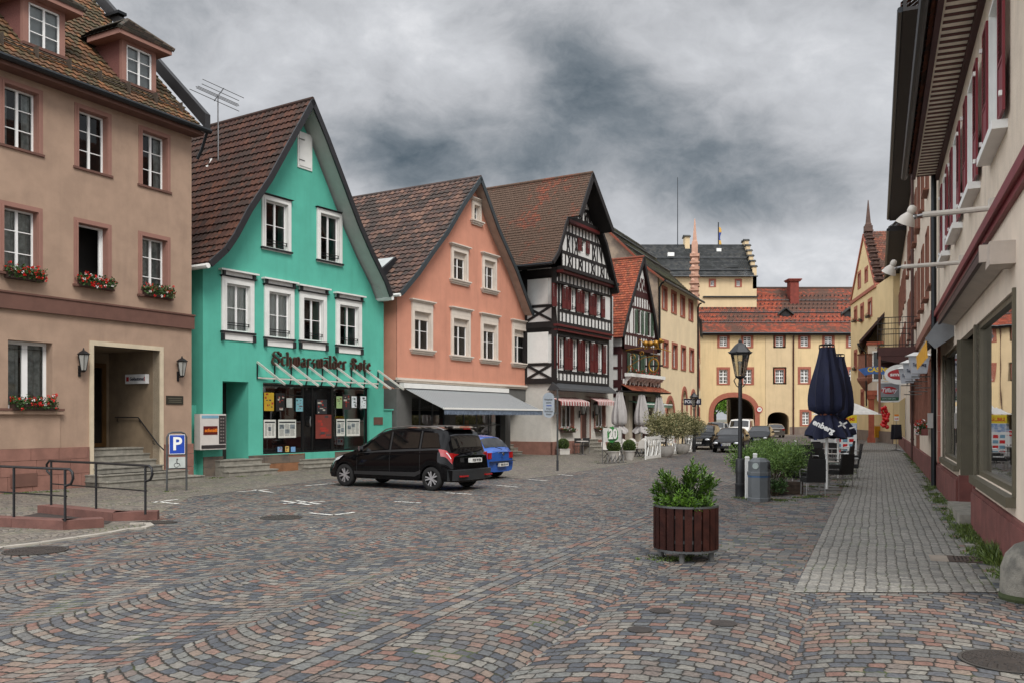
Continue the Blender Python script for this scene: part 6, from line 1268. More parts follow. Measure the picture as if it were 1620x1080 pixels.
for (c, d) in ((0, wB[0]-.0), (wB[0], dr_[0]-.05), (dr_[1]+.05, s9+.03)):
    x = c
    while x < d-.02: l = min(d-x, 1.25); pm.box(x+.004, x+l-.004, -.08, 0, 0, .66); pm.box(x+.004, x+l-.004, -.05, 0, .66, .72); x += l
obj('plinth', pm, M_rpl, t)
qn = MB()
for i in range(9): qn.box(.12+(.06 if i % 2 else 0), .62, -.06, 0, .74+i*.45, .74+i*.45+.44)
obj('quoin', qn, M_quoin, t)
# eaves with slatted soffit, gutter, roof
sf = MB().box(-.05, s9+.5, -.62, .0, zt, zt+.03); e_ = obj('eaves', sf, mat('soffit_cream', (232, 224, 208), .85), t); sl2 = MB(); n = int((s9+.5)/.3)
for i in range(n): sl2.box(.0+i*.3, (.12)+i*.3, -.58, -.1, zt-.012, zt-.002)
obj('eaves_slat', sl2, mat('slat_brown', (88, 52, 46), .7), e_); obj('eaves_moulding', MB().box(-.1, s9+.5, -.1, 0, zt-.14, zt-.001).box(-.1, s9+.5, -.72, -.62, zt-.06, zt+.14), mat('maroon_dark', (62, 28, 30), .6), e_)
gutter(t, (-.05, -.92, zt+.02), (s9+.5, -.92, zt+.02), .085, name='gutter'); gj = MB()
for i in range(18): gj.lathe([(.1, 0), (.1, .04)], (0, 0, 0), 8)
hk = MB()
for i in range(30): x = i*.55; hk.box(x, x+.03, -1.0, -.6, zt+.1, zt+.14)
obj('gutter_hook', hk, M_black, t)
obj('roof', tiles(MB(), (0, 0, 0), (1, 0, 0), [(0, -.95, zt+.12), (0, 5.5, zt+5.4)], -.1, s9+.6, .28, .34, 'pan').q((-.1, -.8, zt+.05), (s9+.5, -.8, zt+.05), (s9+.5, 5.5, zt+5.3), (-.1, 5.5, zt+5.3)).q((-.1, 11.5, zt), (s9+.5, 11.5, zt), (s9+.5, 5.5, zt+5.3), (-.1, 5.5, zt+5.3)), T_rb, t)
obj('downpipe', MB().tube([(-.02, -.14, 0), (-.02, -.14, zt)], .075, 10), M_zinc, t, 40)
obj('pipe_box', MB().box(-.12, .1, -.3, -.16, 1.72, 2.15), mat('junction_grey', (160, 160, 155), .6), t)
# awning cassettes
ca = F.thing('awning_cassette', 'long retracted awning cassette with grey end above the nearest shop window', 'awning'); s0, s1 = sY(20.2), sY(11.9)
obj('housing', MB().prism([(-.02, 4.33), (-.28, 4.33), (-.3, 4.18), (-.02, 4.1)], 'x', s0, s1).box(s1, s1+.5, -.3, .0, 4.0, 4.3), mat('cassette_grey', (176, 164, 152), .6, var=.08), ca); obj('front_bar', MB().box(s0-.1, s1+.02, -.36, -.3, 4.15, 4.27).box(s0-.1, s1+.02, -.33, -.02, 4.34, 4.37), mat('cassette_dark', (52, 26, 28), .5), ca); obj('end_cap', MB().box(s1+.0, s1+.1, -.38, -.26, 4.1, 4.33), MATS['cassette_grey'], ca)
ya = F.thing('yellow_awning', 'small grey metal awning with hanging yellow cloth before the downpipe', 'awning'); s0, s1 = sY(26.0), sY(20.6)
obj('housing', MB().prism([(-.02, 4.2), (-.5, 3.78), (-.56, 3.85), (-.2, 4.3), (-.02, 4.3)], 'x', s0, s1), mat('awning_grey', (84, 86, 88), .5), ya); obj('end_plate', MB().prism([(-.0, 4.32), (-.28, 4.36), (-.62, 3.86), (-.4, 3.62), (-.0, 3.9)], 'x', s1, s1+.05), mat('plate_grey', (112, 114, 116), .5), ya)
v = MB(); n = 14
for i in range(n): a = s0+(s1-s0)*i/n; d = (s1-s0)/n; v.q((a, -.58, 3.82), (a+d, -.58, 3.82), (a+d, -.58+.03*(i % 2), 3.42), (a, -.58+.03*((i+1) % 2), 3.42))
obj('cloth', v, mat('yellow_cloth', (206, 150, 36), .85, var=.1, vs=8), ya)
# swan neck spot lamps
M_lampw = mat('lamp_white', (190, 184, 174), .4, var=.08)
def spot(Y, z, l, label):
    q = F.thing('spot_lamp', label, 'lamp', sY(Y), 0, z, 'white spot lamps over the shop windows')
    obj('arm', MB().tube([(0, 0, 0), (0, -l, -.02)], .045, 8), M_lampw, q, 40); obj('wall_mount', MB().box(-.09, .09, -.08, 0, -.14, .14), M_lampw, q); obj('joint', MB().tube([(0, -l, -.02), (-.0, -l-.12, -.04), (0, -l-.16, -.0)], .025, 6).ball((0, -l-.12, -.04), .05), M_steel, q)
    hd = MB(); pr = [(0, .22), (.055, .2), (.075, .15), (.075, .1), (.06, .07), (.085, .04), (.13, -.02), (.165, -.1), (.18, -.14), (.17, -.14), (.12, -.03), (0, .0)]
    hd.lathe(pr, n=20, cap=False); M = Matrix.Translation((0, -l-.2, -.03)) @ Matrix.Rotation(R(-25), 4, 'X') @ Matrix.Rotation(R(18), 4, 'Y'); M = M @ Matrix.Scale(.86, 4); h2 = MB().add(hd, M); obj('lamp_head', h2, M_lampw, q, 35)
spot(13.5, 5.2, 1.0, 'larger nearer white spot lamp on a long arm above the right shop'); spot(18.4, 5.23, 1.18, 'smaller farther white spot lamp on a long arm above the right shop')
# ---- tall cream neighbour
M_brn = mat('brown_window_stone', (128, 84, 68), .8, var=.12)
t = F.thing('tall_cream_house', 'tall cream house with brown window surrounds and iron balcony beyond the shop house', 'building'); a, b = sY(53), -.16; zt2 = 13.9; F.holes = []
for i in range(8):
    s = sY(27.9+3.1*i)
    for z in (6.15, 9.9): window(F, t, (s-.55, s+.55, z, z+2.3), 2, 3, fw=.07, rec=.16, cur=i % 2 == 0, sur=M_brn, surw=.13, surp=.05, sill=M_brn, silld=.2)
for i in range(8):
    s = sY(28.3+2.4*i); window(F, t, (s-.8, s+.8, 1.75 if i != 4 else .3, 3.9), 2, 1, fw=.1, rec=.2, cur=False, sur=M_brn, surw=.14, surp=.05)
wall(F, t, [(a, 0), (b, 0), (b, zt2), (a, zt2)], M_rcr, rev=.2)
obj('side_wall', MB().q((b, 0, 0), (b, 10, 0), (b, 10, zt2), (b, 0, zt2)).q((a, 0, 0), (a, 10, 0), (a, 10, zt2), (a, 0, zt2)), M_rcr, t); inner(F, t, a, b, zt2, 1.1, (5, 9)); obj('cornice_band', MB().box(a, b, -.12, 0, 4.92, 5.22), M_brn, t); obj('plinth', MB().box(a, b, -.1, 0, 0, .72), M_rpl, t)
obj('eaves', MB().box(a-.2, b+.1, -.95, 0, zt2, zt2+.1).box(a-.2, b+.1, -.95, -.85, zt2+.1, zt2+.35), M_timb, t); gutter(t, (a, -1.02, zt2+.1), (b, -1.02, zt2+.1), .09)
obj('roof', tiles(MB(), (0, 0, 0), (1, 0, 0), [(0, -1.0, zt2+.25), (0, 5, zt2+5.5)], a-.2, b+.1, .3, .34, 'flat').q((a, 10.5, zt2), (b, 10.5, zt2), (b, 5, zt2+5.4), (a, 5, zt2+5.4)), T_rb, t); obj('gable_wall', MB().prism([(0, zt2), (10, zt2), (5, zt2+5.2)], 'x', b-.1, b), M_rcr, t)
downpipe(F, t, sY(41.5), 0, zt2, -.12, .07, mat('red_brown_pipe', (72, 40, 34))); 
bl = obj('balcony', MB().box(sY(43), sY(38), -1.65, -.02, 4.92, 5.08).box(sY(43), sY(38), -1.6, -.02, 4.7, 4.92), mat('balcony_brown', (70, 38, 34), .7), t)
rl = MB(); zb = 5.08
for z in (6.35, 6.1, 5.18): rl.tube([(sY(38), -.05, z), (sY(38), -1.62, z), (sY(43), -1.62, z), (sY(43), -.05, z)], .02, 4)
for i in range(12): rl.tube([(sY(38), -.08-i*.14, zb), (sY(38), -.08-i*.14, 6.35)], .011, 4); rl.tube([(sY(43), -.08-i*.14, zb), (sY(43), -.08-i*.14, 6.35)], .011, 4)
for i in range(38): x = sY(38)-i*.142; rl.tube([(x, -1.62, zb), (x, -1.62, 6.35)], .011, 4)
obj('railing', rl, M_black, bl); obj('balcony_post', MB().box(sY(38)-.1, sY(38), -1.6, -1.5, 2.2, 4.7), M_brn, bl)
obj('balcony_bracket', MB().prism([(-.02, 3.6), (-.02, 4.7), (-1.5, 4.7), (-1.5, 4.55), (-.5, 4.3)], 'x', sY(38)-.2, sY(38)-.02).prism([(-.02, 3.6), (-.02, 4.7), (-1.5, 4.7), (-1.5, 4.55), (-.5, 4.3)], 'x', sY(43)+.02, sY(43)+.2), mat('balcony_brown', (0, 0, 0)), bl)
fb2 = flowerbox(F.W(sY(29.5), -.14, 1.45), F.rz, 2.6, 'window box of red and white geraniums on the tall cream house at the right pavement', n=80, hgt=.26, boxm=M_rpl, white=.35)
flowerbox(F.W(sY(40.5), -1.35, 5.08), F.rz, 1.4, 'yellow box standing on the iron balcony of the tall cream house', n=10, boxm=mat('yellow_box', (190, 140, 30), .6), red=.2)
# ---- farther house and the arcaded bay
t = F.thing('far_house', 'farther dark eaved house beyond the balcony on the right side of street', 'building'); a, b = sY(90), sY(53.3); zt3 = 13.3; F.holes = []
for i in range(10):
    s = b-2-3.6*i
    for z in (5.6, 9.3): window(F, t, (s-.5, s+.5, z, z+2.1), 2, 3, fw=.07, rec=.14, cur=False, sur=M_brn, surw=.22, surp=.08)
wall(F, t, [(a, 0), (b, 0), (b, zt3), (a, zt3)], M_rcr); inner(F, t, a, b, zt3, 1.1); obj('eaves', MB().box(a, b, -.95, 0, zt3, zt3+.3), M_timb, t); gutter(t, (a, -1.02, zt3+.1), (b, -1.02, zt3+.1), .1)
obj('roof', tiles(MB(), (0, 0, 0), (1, 0, 0), [(0, -1.0, zt3+.25), (0, 4.5, zt3+4.6)], a, b, .4, .4, 'flat'), T_rb, t); obj('plinth', MB().box(a, b, -.1, 0, 0, .7), M_rpl, t); obj('shop_glass', MB().box(sY(70), sY(55), -.03, -.01, .8, 3.3), MATS['mirror_glass'], t)
t = F.thing('arcade_bay', 'pink stone oriel bay on pillars with lean-to roof near the yellow gabled house', 'building'); a, b = sY(82), sY(72)
M_opink = mat('orange_pink_stone', (158, 84, 62), .8, var=.15)
for i, x in enumerate((b-.3, (a+b)/2, a+.3)):
    obj('pillar', MB().box(x-.25, x+.25, -2.3, -1.85, 0, 3.6).box(x-.35, x+.35, -2.4, -1.75, 3.6, 3.9).box(x-.33, x+.33, -2.38, -1.77, 0, .4), M_opink, t)
obj('bay_wall', MB().box(a, b, -2.35, 0, 3.9, 8.2), M_rcr, t); obj('bay_window', MB().box(b, b+.05, -1.9, -.5, 5.2, 7.4), MATS['black_glass'], t); obj('bay_window_frame', MB().box(b, b+.08, -2.0, -1.9, 5.1, 7.5).box(b, b+.08, -.5, -.4, 5.1, 7.5).box(b, b+.08, -1.9, -.5, 7.4, 7.5).box(b, b+.08, -1.9, -.5, 5.1, 5.2).box(b, b+.07, -1.24, -1.16, 5.2, 7.4), M_white, t)
obj('bay_beam', MB().box(a-.1, b+.1, -2.5, 0, 3.9, 4.3).box(a-.1, b+.1, -2.45, 0, 8.0, 8.25), M_opink, t); obj('oriel_corbel', MB().lathe([(.15, 0), (.45, .35), (.8, .9), (.85, 1.1), (.75, 1.2), (.75, 3.0), (.9, 3.1)], (b-.6, -2.35, 4.2), 8), M_brn, t)
obj('bay_roof', MB().hexa([(a-.3, -3.0, 8.1), (b+.3, -3.0, 8.1), (b+.3, 0, 11.6), (a-.3, 0, 11.6), (a-.3, -3.0, 8.35), (b+.3, -3.0, 8.35), (b+.3, 0, 11.9), (a-.3, 0, 11.9)]), mat('dark_brown_roof', (58, 34, 32), .7, var=.2), t); obj('bay_gutter', MB().tube([(a-.3, -3.08, 8.1), (b+.3, -3.08, 8.1)], .1, 6).tube([(b+.2, -3.05, 8.0), (b+.1, -2.5, 7.4), (b+.1, -2.45, 3)], .06, 6), M_zinc, t)
# ---- signs on the right row
def lightbox(Y, off, z, w_, h_, label):
    q = F.thing('lit_box_sign', label, 'sign', sY(Y), -off, z, 'lantern shaped box signs'); b = MB(); w2, w3 = w_*.5, w_*.36
    b.hexa([(-.15, -w3, 0), (.15, -w3, 0), (.15, w3, 0), (-.15, w3, 0), (-.2, -w2, h_), (.2, -w2, h_), (.2, w2, h_), (-.2, w2, h_)]); obj('box', b, mat('box_pale_grey', (168, 172, 178), .4), q)
    obj('lid', MB().hexa([(-.26, -w2-.1, h_), (.26, -w2-.1, h_), (.26, w2+.1, h_), (-.26, w2+.1, h_), (-.12, -w2*.5, h_+.12), (.12, -w2*.5, h_+.12), (.12, w2*.5, h_+.12), (-.12, w2*.5, h_+.12)]), M_white, q)
    lettering(q, 'Tucherberg', .19, 0, h_*.5, .15, mat('sign_navy', (40, 48, 76)), rz=math.pi/2, bold=.004, fitw=w_*.62, shear=.1); obj('emblem', MB().box(.19, .2, -.08, .08, h_*.68, h_*.8), mat('emblem_red', (120, 50, 50)), q)
    obj('arm', MB().tube([(0, off, -.1), (0, -w3, -.1)], .018, 5).tube([(0, off, -.45), (0, -w3*.5, -.45)], .018, 5).tube([(0, 0, -.1), (0, 0, 0)], .018, 5), M_steel, q)
lightbox(28, .42, 3.42, .62, .55, 'nearest of the three lantern shaped box signs on arms'); lightbox(31.2, .5, 3.4, .62, .55, 'middle one of the three lantern shaped box signs on arms'); lightbox(34.4, .56, 3.38, .62, .55, 'farthest of the three lantern shaped box signs on arms')
q = F.thing('oval_sign', 'white oval sign with red centre reading smilies behind the box signs', 'sign', sY(36.5), -.75, 3.82)
def disc(rx, rz_, x0, x1, n=28): return MB().prism([(rx*math.cos(2*math.pi*i/n), rz_*math.sin(2*math.pi*i/n)) for i in range(n)], 'x', x0, x1)
obj('oval', disc(.62, .42, -.08, .08), M_white, q); obj('red_centre', disc(.5, .22, .082, .088), mat('oval_red', (158, 26, 34), .4), q); lettering(q, 'smilies', .094, 0, 0, .2, M_white, rz=math.pi/2, bold=.006, fitw=.8); obj('arm', MB().tube([(0, .75, .3), (0, .5, .3)], .025, 5).tube([(0, .75, -.3), (0, .5, -.3)], .025, 5), M_steel, q)
def rrect(w_, h_, r, n=5): 
    o = []
    for cx, cy, a0 in ((w_/2-r, h_/2-r, 0), (-w_/2+r, h_/2-r, 90), (-w_/2+r, -h_/2+r, 180), (w_/2-r, -h_/2+r, 270)): o += [(cx+r*math.cos(R(a0+90*i/n)), cy+r*math.sin(R(a0+90*i/n))) for i in range(n+1)]
    return o
q = F.thing('square_sign', 'rounded square sign reading Tiffany with red ellipse and green foot', 'sign', sY(40), -1.15, 3.2); hs = .93
obj('frame', MB().prism(rrect(hs*1.06, hs, .13), 'x', -.07, .07), M_white, q); obj('panel', MB().prism(rrect(hs*.92, hs*.86, .08), 'x', .071, .078), mat('panel_grey', (128, 130, 134), .4), q); obj('green_strip', MB().box(.079, .084, -hs*.44, hs*.44, -hs*.41, -hs*.25), mat('strip_green', (26, 84, 52), .5), q)
e = disc(.33, .17, .079, .085); e.v = [(v[0], v[1], v[2]+.08) for v in e.v]; obj('ellipse', e, MATS['oval_red'], q); lettering(q, 'Tiffany', .09, 0, .07, .26, mat('letter_silver', (205, 208, 212)), rz=math.pi/2, bold=.006, shear=.25, fitw=.66); lettering(q, 'BISTRO BAR CAFE', .088, 0, -hs*.33, .07, MATS['letter_silver'], rz=math.pi/2, fitw=.55)
obj('arm', MB().box(-.03, .03, -.7, 1.1, .5, .56).box(-.02, .02, -.35, -.3, .42, .5).box(-.02, .02, .3, .35, .42, .5), M_white, q)
q = F.thing('curved_sign', 'curved blue and yellow CASINO sign on the far arcade', 'sign', sY(60), -.75, 4.9); cs = MB(); n = 10
for i in range(n):
    a0, a1 = R(30+i*9), R(30+(i+1)*9); P = lambda r_, a_: (.0, -1.0+r_*math.cos(a_)*1.6+.0, -.7+r_*math.sin(a_)); cs.hexa([(.0, *P(.85, a0)[1:]), (.0, *P(.85, a1)[1:]), (.08, *P(.85, a1)[1:]), (.08, *P(.85, a0)[1:]), (.0, *P(1.35, a0)[1:]), (.0, *P(1.35, a1)[1:]), (.08, *P(1.35, a1)[1:]), (.08, *P(1.35, a0)[1:])])
obj('panel', cs, mat('casino_blue', (52, 96, 160), .5), q); lettering(q, 'CASINO', .09, -.75, .42, .42, mat('casino_yellow', (216, 186, 60)), rz=math.pi/2, bold=.02, fitw=1.5)
# display poles, garments, red balloons of goods in the arcade
M_bal = mat('balloon_red', (196, 24, 26), .25, var=.08)
q = thing('balloon_bunch', 'bunch of shiny red balloons hanging at the arcade entrance', 'balloons', (0.4146*62+.4, 62, 0)); bb = MB()
for i in range(16): bb.ball((random.uniform(-.24, .24), random.uniform(-.2, .2), 1.4+i*.09), .15, 10, 6)
obj('balloon', bb, M_bal, q, 60); obj('cord', MB().tube([(0, 0, 3.3), (0, 0, 4.4)], .01, 4), M_black, q)
p0 = gp(1418, 712); q = thing('coat_stand', 'chrome garment stand with dark coats and small orange price card on right pavement', 'clothes stand', tuple(p0))
obj('foot', MB().tube([(-.35, 0, .03), (.35, 0, .03)], .02, 5).tube([(-.3, -.25, .03), (0, 0, .08), (.3, -.25, .03)], .02, 5), M_steel, q); obj('pole', MB().tube([(0, 0, .05), (0, 0, 2.0)], .022, 6), M_steel, q)
for i in range(6):
    a = i*1.05; x, y = .22*math.cos(a), .22*math.sin(a); obj('coat', MB().hexa([(x-.12, y-.06, .7+.1*(i % 3)), (x+.12, y-.06, .7+.1*(i % 3)), (x+.12, y+.06, .7), (x-.12, y+.06, .7), (x-.08, y-.04, 1.62), (x+.08, y-.04, 1.62), (x+.08, y+.04, 1.62), (x-.08, y+.04, 1.62)]), mat('dark_cloth%d' % (i % 2), ((26, 26, 34), (34, 52, 92))[i % 2 if i == 3 else 0], .9), q)
obj('price_card', MB().box(-.14, .14, -.03, -.02, 1.85, 2.25), M_white, q); obj('price_band', MB().box(-.14, .14, -.036, -.031, 2.13, 2.25), mat('orange_band', (216, 130, 30)), q); lettering(q, '5,00', 0, -.034, 1.97, .13, M_bal, bold=.003)
q = thing('clothes_rack', 'low rack of orange and yellow goods under the arcade', 'rack', (0.4146*74, 74, 0)); obj('rail', MB().tube([(-.5, 0, 0), (-.5, 0, 1.4), (.5, 0, 1.4), (.5, 0, 0)], .025, 5), M_steel, q); obj('yellow_goods', MB().box(-.4, 0, -.2, .2, .4, 1.35), MATS['yellow_cloth'], q); obj('orange_goods', MB().box(.02, .45, -.2, .2, .3, 1.35), mat('goods_orange', (190, 80, 44), .8), q)
# stone bollard and drain grate
q = thing('stone_bollard', 'rounded grey granite bollard at the right foreground corner', 'bollard', (5.78, 9.75, 0)); obj('stone', MB().lathe([(.36, 0), (.37, .1), (.36, .35), (.31, .5), (.22, .6), (.1, .65), (0, .66)], n=24, sy=.9), mat('granite', (126, 122, 112), .85, c2=(88, 86, 80), vs=3.5, bump=1, bs=60, stain=.4), q, 60)
obj('moss_foot', MB().lathe([(.375, 0), (.385, .03), (.374, .07)], n=24, sy=.9), mat('moss', (54, 62, 34), .95), q)
c = gp(1533, 886); q = thing('drain_grate', 'rusty cast iron drain grate set beside the right pavement', 'drain grate', (c.x, c.y, .012), FRt.rz+math.pi/2); gr = MB().box(-.27, .27, -.27, -.22, 0, .012).box(-.27, .27, .22, .27, 0, .012).box(-.27, -.22, -.22, .22, 0, .012).box(.22, .27, -.22, .22, 0, .012)
for i in range(9): gr.box(-.22+.05*i, -.195+.05*i, -.22, .22, 0, .011)
for y in (-.1, .08): gr.box(-.22, .22, y, y+.02, 0, .0105)
obj('bars', gr, mat('rusty_iron', (64, 50, 42), .7, var=.25), q); obj('surround', MB().box(-.5, -.27, -.27, .27, -.004, .006), mat('concrete', (140, 130, 118), .9), q); obj('pit', MB().box(-.22, .22, -.22, .22, -.003, .001), M_timb, q)
def manhole(px, py, r, label, z=.006):
    c = gp(px, py); q = thing('manhole_cover', label, 'manhole cover', (c.x, c.y, z)); n = 28
    obj('rim', MB().lathe([(r, 0), (r, .006), (r*.92, .006), (r*.92, 0)], n=n, cap=False), mat('iron_rim', (58, 54, 50), .6), q); lid = MB().lathe([(r*.9, 0), (r*.9, .006)], n=n)
    if r > .2:
        for k in range(3, 9):
            rr = r*.9*k/9; m_ = int(rr*2*math.pi/.07)
            for i in range(m_): a = 2*math.pi*i/m_; lid.lathe([(.018, .006), (.016, .011)], (rr*math.cos(a), rr*math.sin(a), 0), 4, a)
    obj('lid', lid, mat('cast_iron', (46, 40, 36), .55, var=.3, vs=12), q)
manhole(1592, 1046, .36, 'large round manhole cover at the bottom right corner'); manhole(445, 818, .42, 'round manhole cover near white parking marks on the left'); manhole(56, 871, .45, 'manhole cover beside the pale kerb line at far left', .01)
manhole(1044, 966, .11, 'small round valve cap, farthest of three in front of planter'); manhole(1012, 996, .12, 'small round valve cap, nearest and leftmost of three before the planter'); manhole(1145, 986, .13, 'small round valve cap, rightmost of three before the planter')
# painted marks
mk = [[(374, 778), (422, 774)], [(404, 774.5), (430, 778.5)], [(448, 792), (490, 798)], [(450, 796), (512, 793)], [(470, 791.5), (505, 797)], [(491, 811), (528, 814.5), (559, 810)], [(626, 793), (664, 795)], [(708, 779), (746, 781.5)], [(484, 768), (530, 764)], [(786, 767), (818, 770)], [(838, 758), (866, 760)], [(884, 750), (906, 752)], [(243, 794.5), (280, 789.5)], [(248, 793), (281, 796.5)]]
mm = MB()
for s_ in mk:
    for a, b in zip(s_, s_[1:]): A, B = gp(*a), gp(*b); d = (B-A).normalized(); n = Vector((-d.y, d.x, 0))*.055; e = d*.03; mm.q(*[(p.x, p.y, .009) for p in (A-n-e, B-n+e, B+n+e, A+n-e)])
m_, nt, p = newmat('worn_road_paint'); g_ = nt.nodes.new('ShaderNodeNewGeometry'); nz = noise(nt, g_.outputs['Position'], 9, 4, .7); L(nt, mixc(nt, nz.step(.42, .5), sl((120, 118, 112)), sl((205, 204, 198))), p.inputs['Base Color']); p.inputs['Roughness'].default_value = .7
o = obj('parking_marks', mm, m_); o['kind'] = 'structure'

# offer board that the shop window mirrors
q = thing('offer_board', 'tall printed offer board with yellow head standing behind the last café chairs', 'board', (15.83, 42, 0), R(-20)); bw = 1.0
obj('panel', MB().box(-bw/2, bw/2, -.02, .02, .25, 2.15), M_white, q); obj('head_band', MB().box(-bw/2, bw/2, -.026, -.021, 1.78, 2.15), mat('band_yellow', (222, 196, 40)), q); lettering(q, 'JUBILÄUMS', 0, -.03, 1.95, .22, M_bal, bold=.006, fitw=.82)
obj('picture', MB().box(-bw/2, bw/2, -.025, -.021, 1.4, 1.76), mat('mountain_print', (110, 140, 180), .6, c2=(190, 196, 204), vs=6), q); pr = MB(); p2_ = MB(); rr = random.Random(2)
for i in range(4):
    for j in range(3): (pr if (i+j) % 2 else p2_).box(-.4+j*.28, -.2+j*.28, -.025, -.021, .4+i*.24, .55+i*.24)
obj('goods_print', pr, MATS['label_blue'] if 'label_blue' in MATS else M_ink, q); obj('price_print', p2_, M_bal, q); obj('foot', MB().box(-.4, .4, -.2, .2, 0, .05).box(-.03, .03, -.02, .02, .05, .25), M_trim if 'M_trim' in globals() else M_black, q)
# ================================================================ CARS
def lerp_(P, x):
    if x <= P[0][0]: return P[0][1]
    for a, b in zip(P, P[1:]):
        if x <= b[0]: f = (x-a[0])/(b[0]-a[0]); return a[1]+(b[1]-a[1])*f
    return P[-1][1]
def smooth_(P, x, w=.09): return (lerp_(P, x-w)+2*lerp_(P, x)+lerp_(P, x+w))/4
M_cglass = mat('car_glass', (12, 14, 15), .03, spec=.8, var=0); M_tyre = mat('tyre_rubber', (20, 20, 20), .85); M_trim = mat('black_plastic', (24, 24, 25), .6); M_rim = mat('alloy_rim', (176, 176, 178), .35, metal=.6); M_lred = mat('rear_light_red', (150, 10, 14), .12, coat=1, var=0); M_lclr = mat('lamp_clear', (205, 208, 210), .12, coat=1, var=.05, metal=.3); M_plate = mat('number_plate', (200, 200, 196), .5); M_chrome = mat('chrome', (190, 190, 192), .15, metal=1)
def wheel(par, x, y, r, wd, side, detail=True, spokes=5):
    w = MB(); prof = [(r*.62, -wd/2), (r*.9, -wd/2), (r*.98, -wd*.4), (r, -wd*.25), (r, wd*.25), (r*.98, wd*.4), (r*.9, wd/2), (r*.66, wd/2), (r*.62, wd*.3)]
    w.lathe(prof, n=28 if detail else 14, cap=False); M = Matrix.Translation((x, y, r)) @ Matrix.Rotation(R(-90*side), 4, 'X')
    o = obj('wheel', MB().add(w, M), M_tyre, par, 40); rm = MB().lathe([(0, wd*.0), (r*.6, wd*.0)], n=20, cap=False).lathe([(r*.66, wd*.46), (r*.62, wd*.4), (r*.6, -.0)], n=28, cap=False)
    rm2 = MB().lathe([(0, wd*.42), (r*.13, wd*.42), (r*.15, wd*.3)], n=10, cap=False)
    if detail:
        for i in range(spokes):
            for dd in (-.16, .16):
                a = 2*math.pi*i/spokes+dd; b = 2*math.pi*i/spokes+dd*1.35; rm2.beam((r*.1*math.cos(a), r*.1*math.sin(a), wd*.36), (r*.62*math.cos(b), r*.62*math.sin(b), wd*.38), .034, .03)
    obj('brake_disc', MB().add(rm, M), M_trim, o, 30); obj('rim', MB().add(rm2, M), M_rim, o)
def car(name, label, loc, dir_, L_, W, H, zt, belt, ax, r, paint, wins, wsh, rwin, group=None, front=True, detail=True, sill=.24, rlights='corner', wr=.78, plate='front', extras=None, category='car', taper=.1, fb=.22, rb=.16):
    d = Vector(dir_).normalized(); rz = math.atan2(d.y, d.x); t = thing(name, label, category, (loc[0], loc[1], 0), rz, group); h = W/2
    N = 72 if detail else 44; xs = sorted(set([L_*i/N for i in range(N+1)]+[a+r*1.12*math.cos(math.pi*k/10) for a in ax for k in range(11)]))
    def hw(x):
        f = max(0, 1-x/.9); g = max(0, 1-(L_-x)/.8); return h*(1-.16*f**2-taper*g**2)
    def arch(x):
        for a in ax:
            q = (r*1.13)**2-(x-a)**2
            if q > 0: return r+math.sqrt(q)*.98 - .02
        return 0
    def gh(x): # greenhouse amount: how far the top stands above the belt
        return max(0, min(1, (smooth_(zt, x)-smooth_(belt, x)-.06)/.25))
    def sec(x):
        w = hw(x); top = smooth_(zt, x); b = min(smooth_(belt, x), top-.035); g = gh(x); a = max(arch(x), sill+.02); k = min(1, (top-b)/(H-1.0)) if H > 1 else 1; we = w*(.93-(.93-wr)*g*min(1, k))
        return [(0, sill), (w-.3, sill), (w-.28, max(sill+.005, a-.01)), (w*.955, a), (w*.99, max(a+.02, sill+.14)), (w, max(a+.05, b*.62)), (w*.99, b-.09), (w*.955, b-.01), (we+.03*g, top-.09*g-.015), (we-.05, top-.02*g-.006), (we*.55, top+.015), (0, top+.02)]
    def pos(x, y, z):
        s = (abs(y)/h)**2.2; fx = max(0, 1-x/.8)**1.5; rx = max(0, 1-(L_-x)/.7)**1.5; xx = x+fb*s*fx-rb*s*rx
        if x < .4: xx += max(0, z-.5)*.35*(1-x/.4)
        if L_-x < .3: xx -= max(0, z-.55)*.12*(1-(L_-x)/.3)
        if x < .3: xx += max(0, .42-z)*.25*(1-x/.3)
        if L_-x < .3: xx -= max(0, .42-z)*.25*(1-(L_-x)/.3)
        return Vector((L_/2-xx, y, z))
    def P(x, j, sd): # j float index into section
        S = sec(x); i = min(int(j), len(S)-2); f = j-i; a, b = S[i], S[i+1]; return pos(x, sd*(a[0]+(b[0]-a[0])*f), a[1]+(b[1]-a[1])*f)
    mb = MB(); rows = []; ns = 12
    for x in xs:
        row = []
        for j in range(ns): row.append(len(mb.v)); mb.v.append(tuple(P(x, j, 1)))
        for j in range(ns-2, 0, -1): row.append(len(mb.v)); mb.v.append(tuple(P(x, j, -1)))
        rows.append(row)
    m_ = len(rows[0])
    for A, B in zip(rows, rows[1:]):
        for j in range(m_): mb.f.append((A[j], A[(j+1) % m_], B[(j+1) % m_], B[j])); mb.uv.append(None)
    mb.f.append(tuple(rows[0])); mb.f.append(tuple(reversed(rows[-1]))); mb.uv += [None, None]
    body = obj('body', mb, paint, t, 32)
    def patch(x0, x1, j0, j1, sd, off=.006, nx=10, nj=3, fx0=None, fx1=None):
        p = MB(); g = []
        for a in range(nx+1):
            rr = []
            for b in range(nj+1):
                v = b/nj; xa = (x0 if fx0 is None else x0+(fx0-x0)*v); xb = (x1 if fx1 is None else x1+(fx1-x1)*v); x = xa+(xb-xa)*a/nx; j = j0+(j1-j0)*v
                q = P(x, j, sd); e = P(x+.02, j, sd)-q; f = P(x, j+.05, sd)-q; n = e.cross(f).normalized(); c = Vector((L_/2-x, 0, .7))
                if n.dot(q-c) < 0: n = -n
                rr.append(len(p.v)); p.v.append(tuple(q+n*off))
            g.append(rr)
        for A, B in zip(g, g[1:]):
            for b in range(nj): p.f.append((A[b], A[b+1], B[b+1], B[b])); p.uv.append(None)
        return p
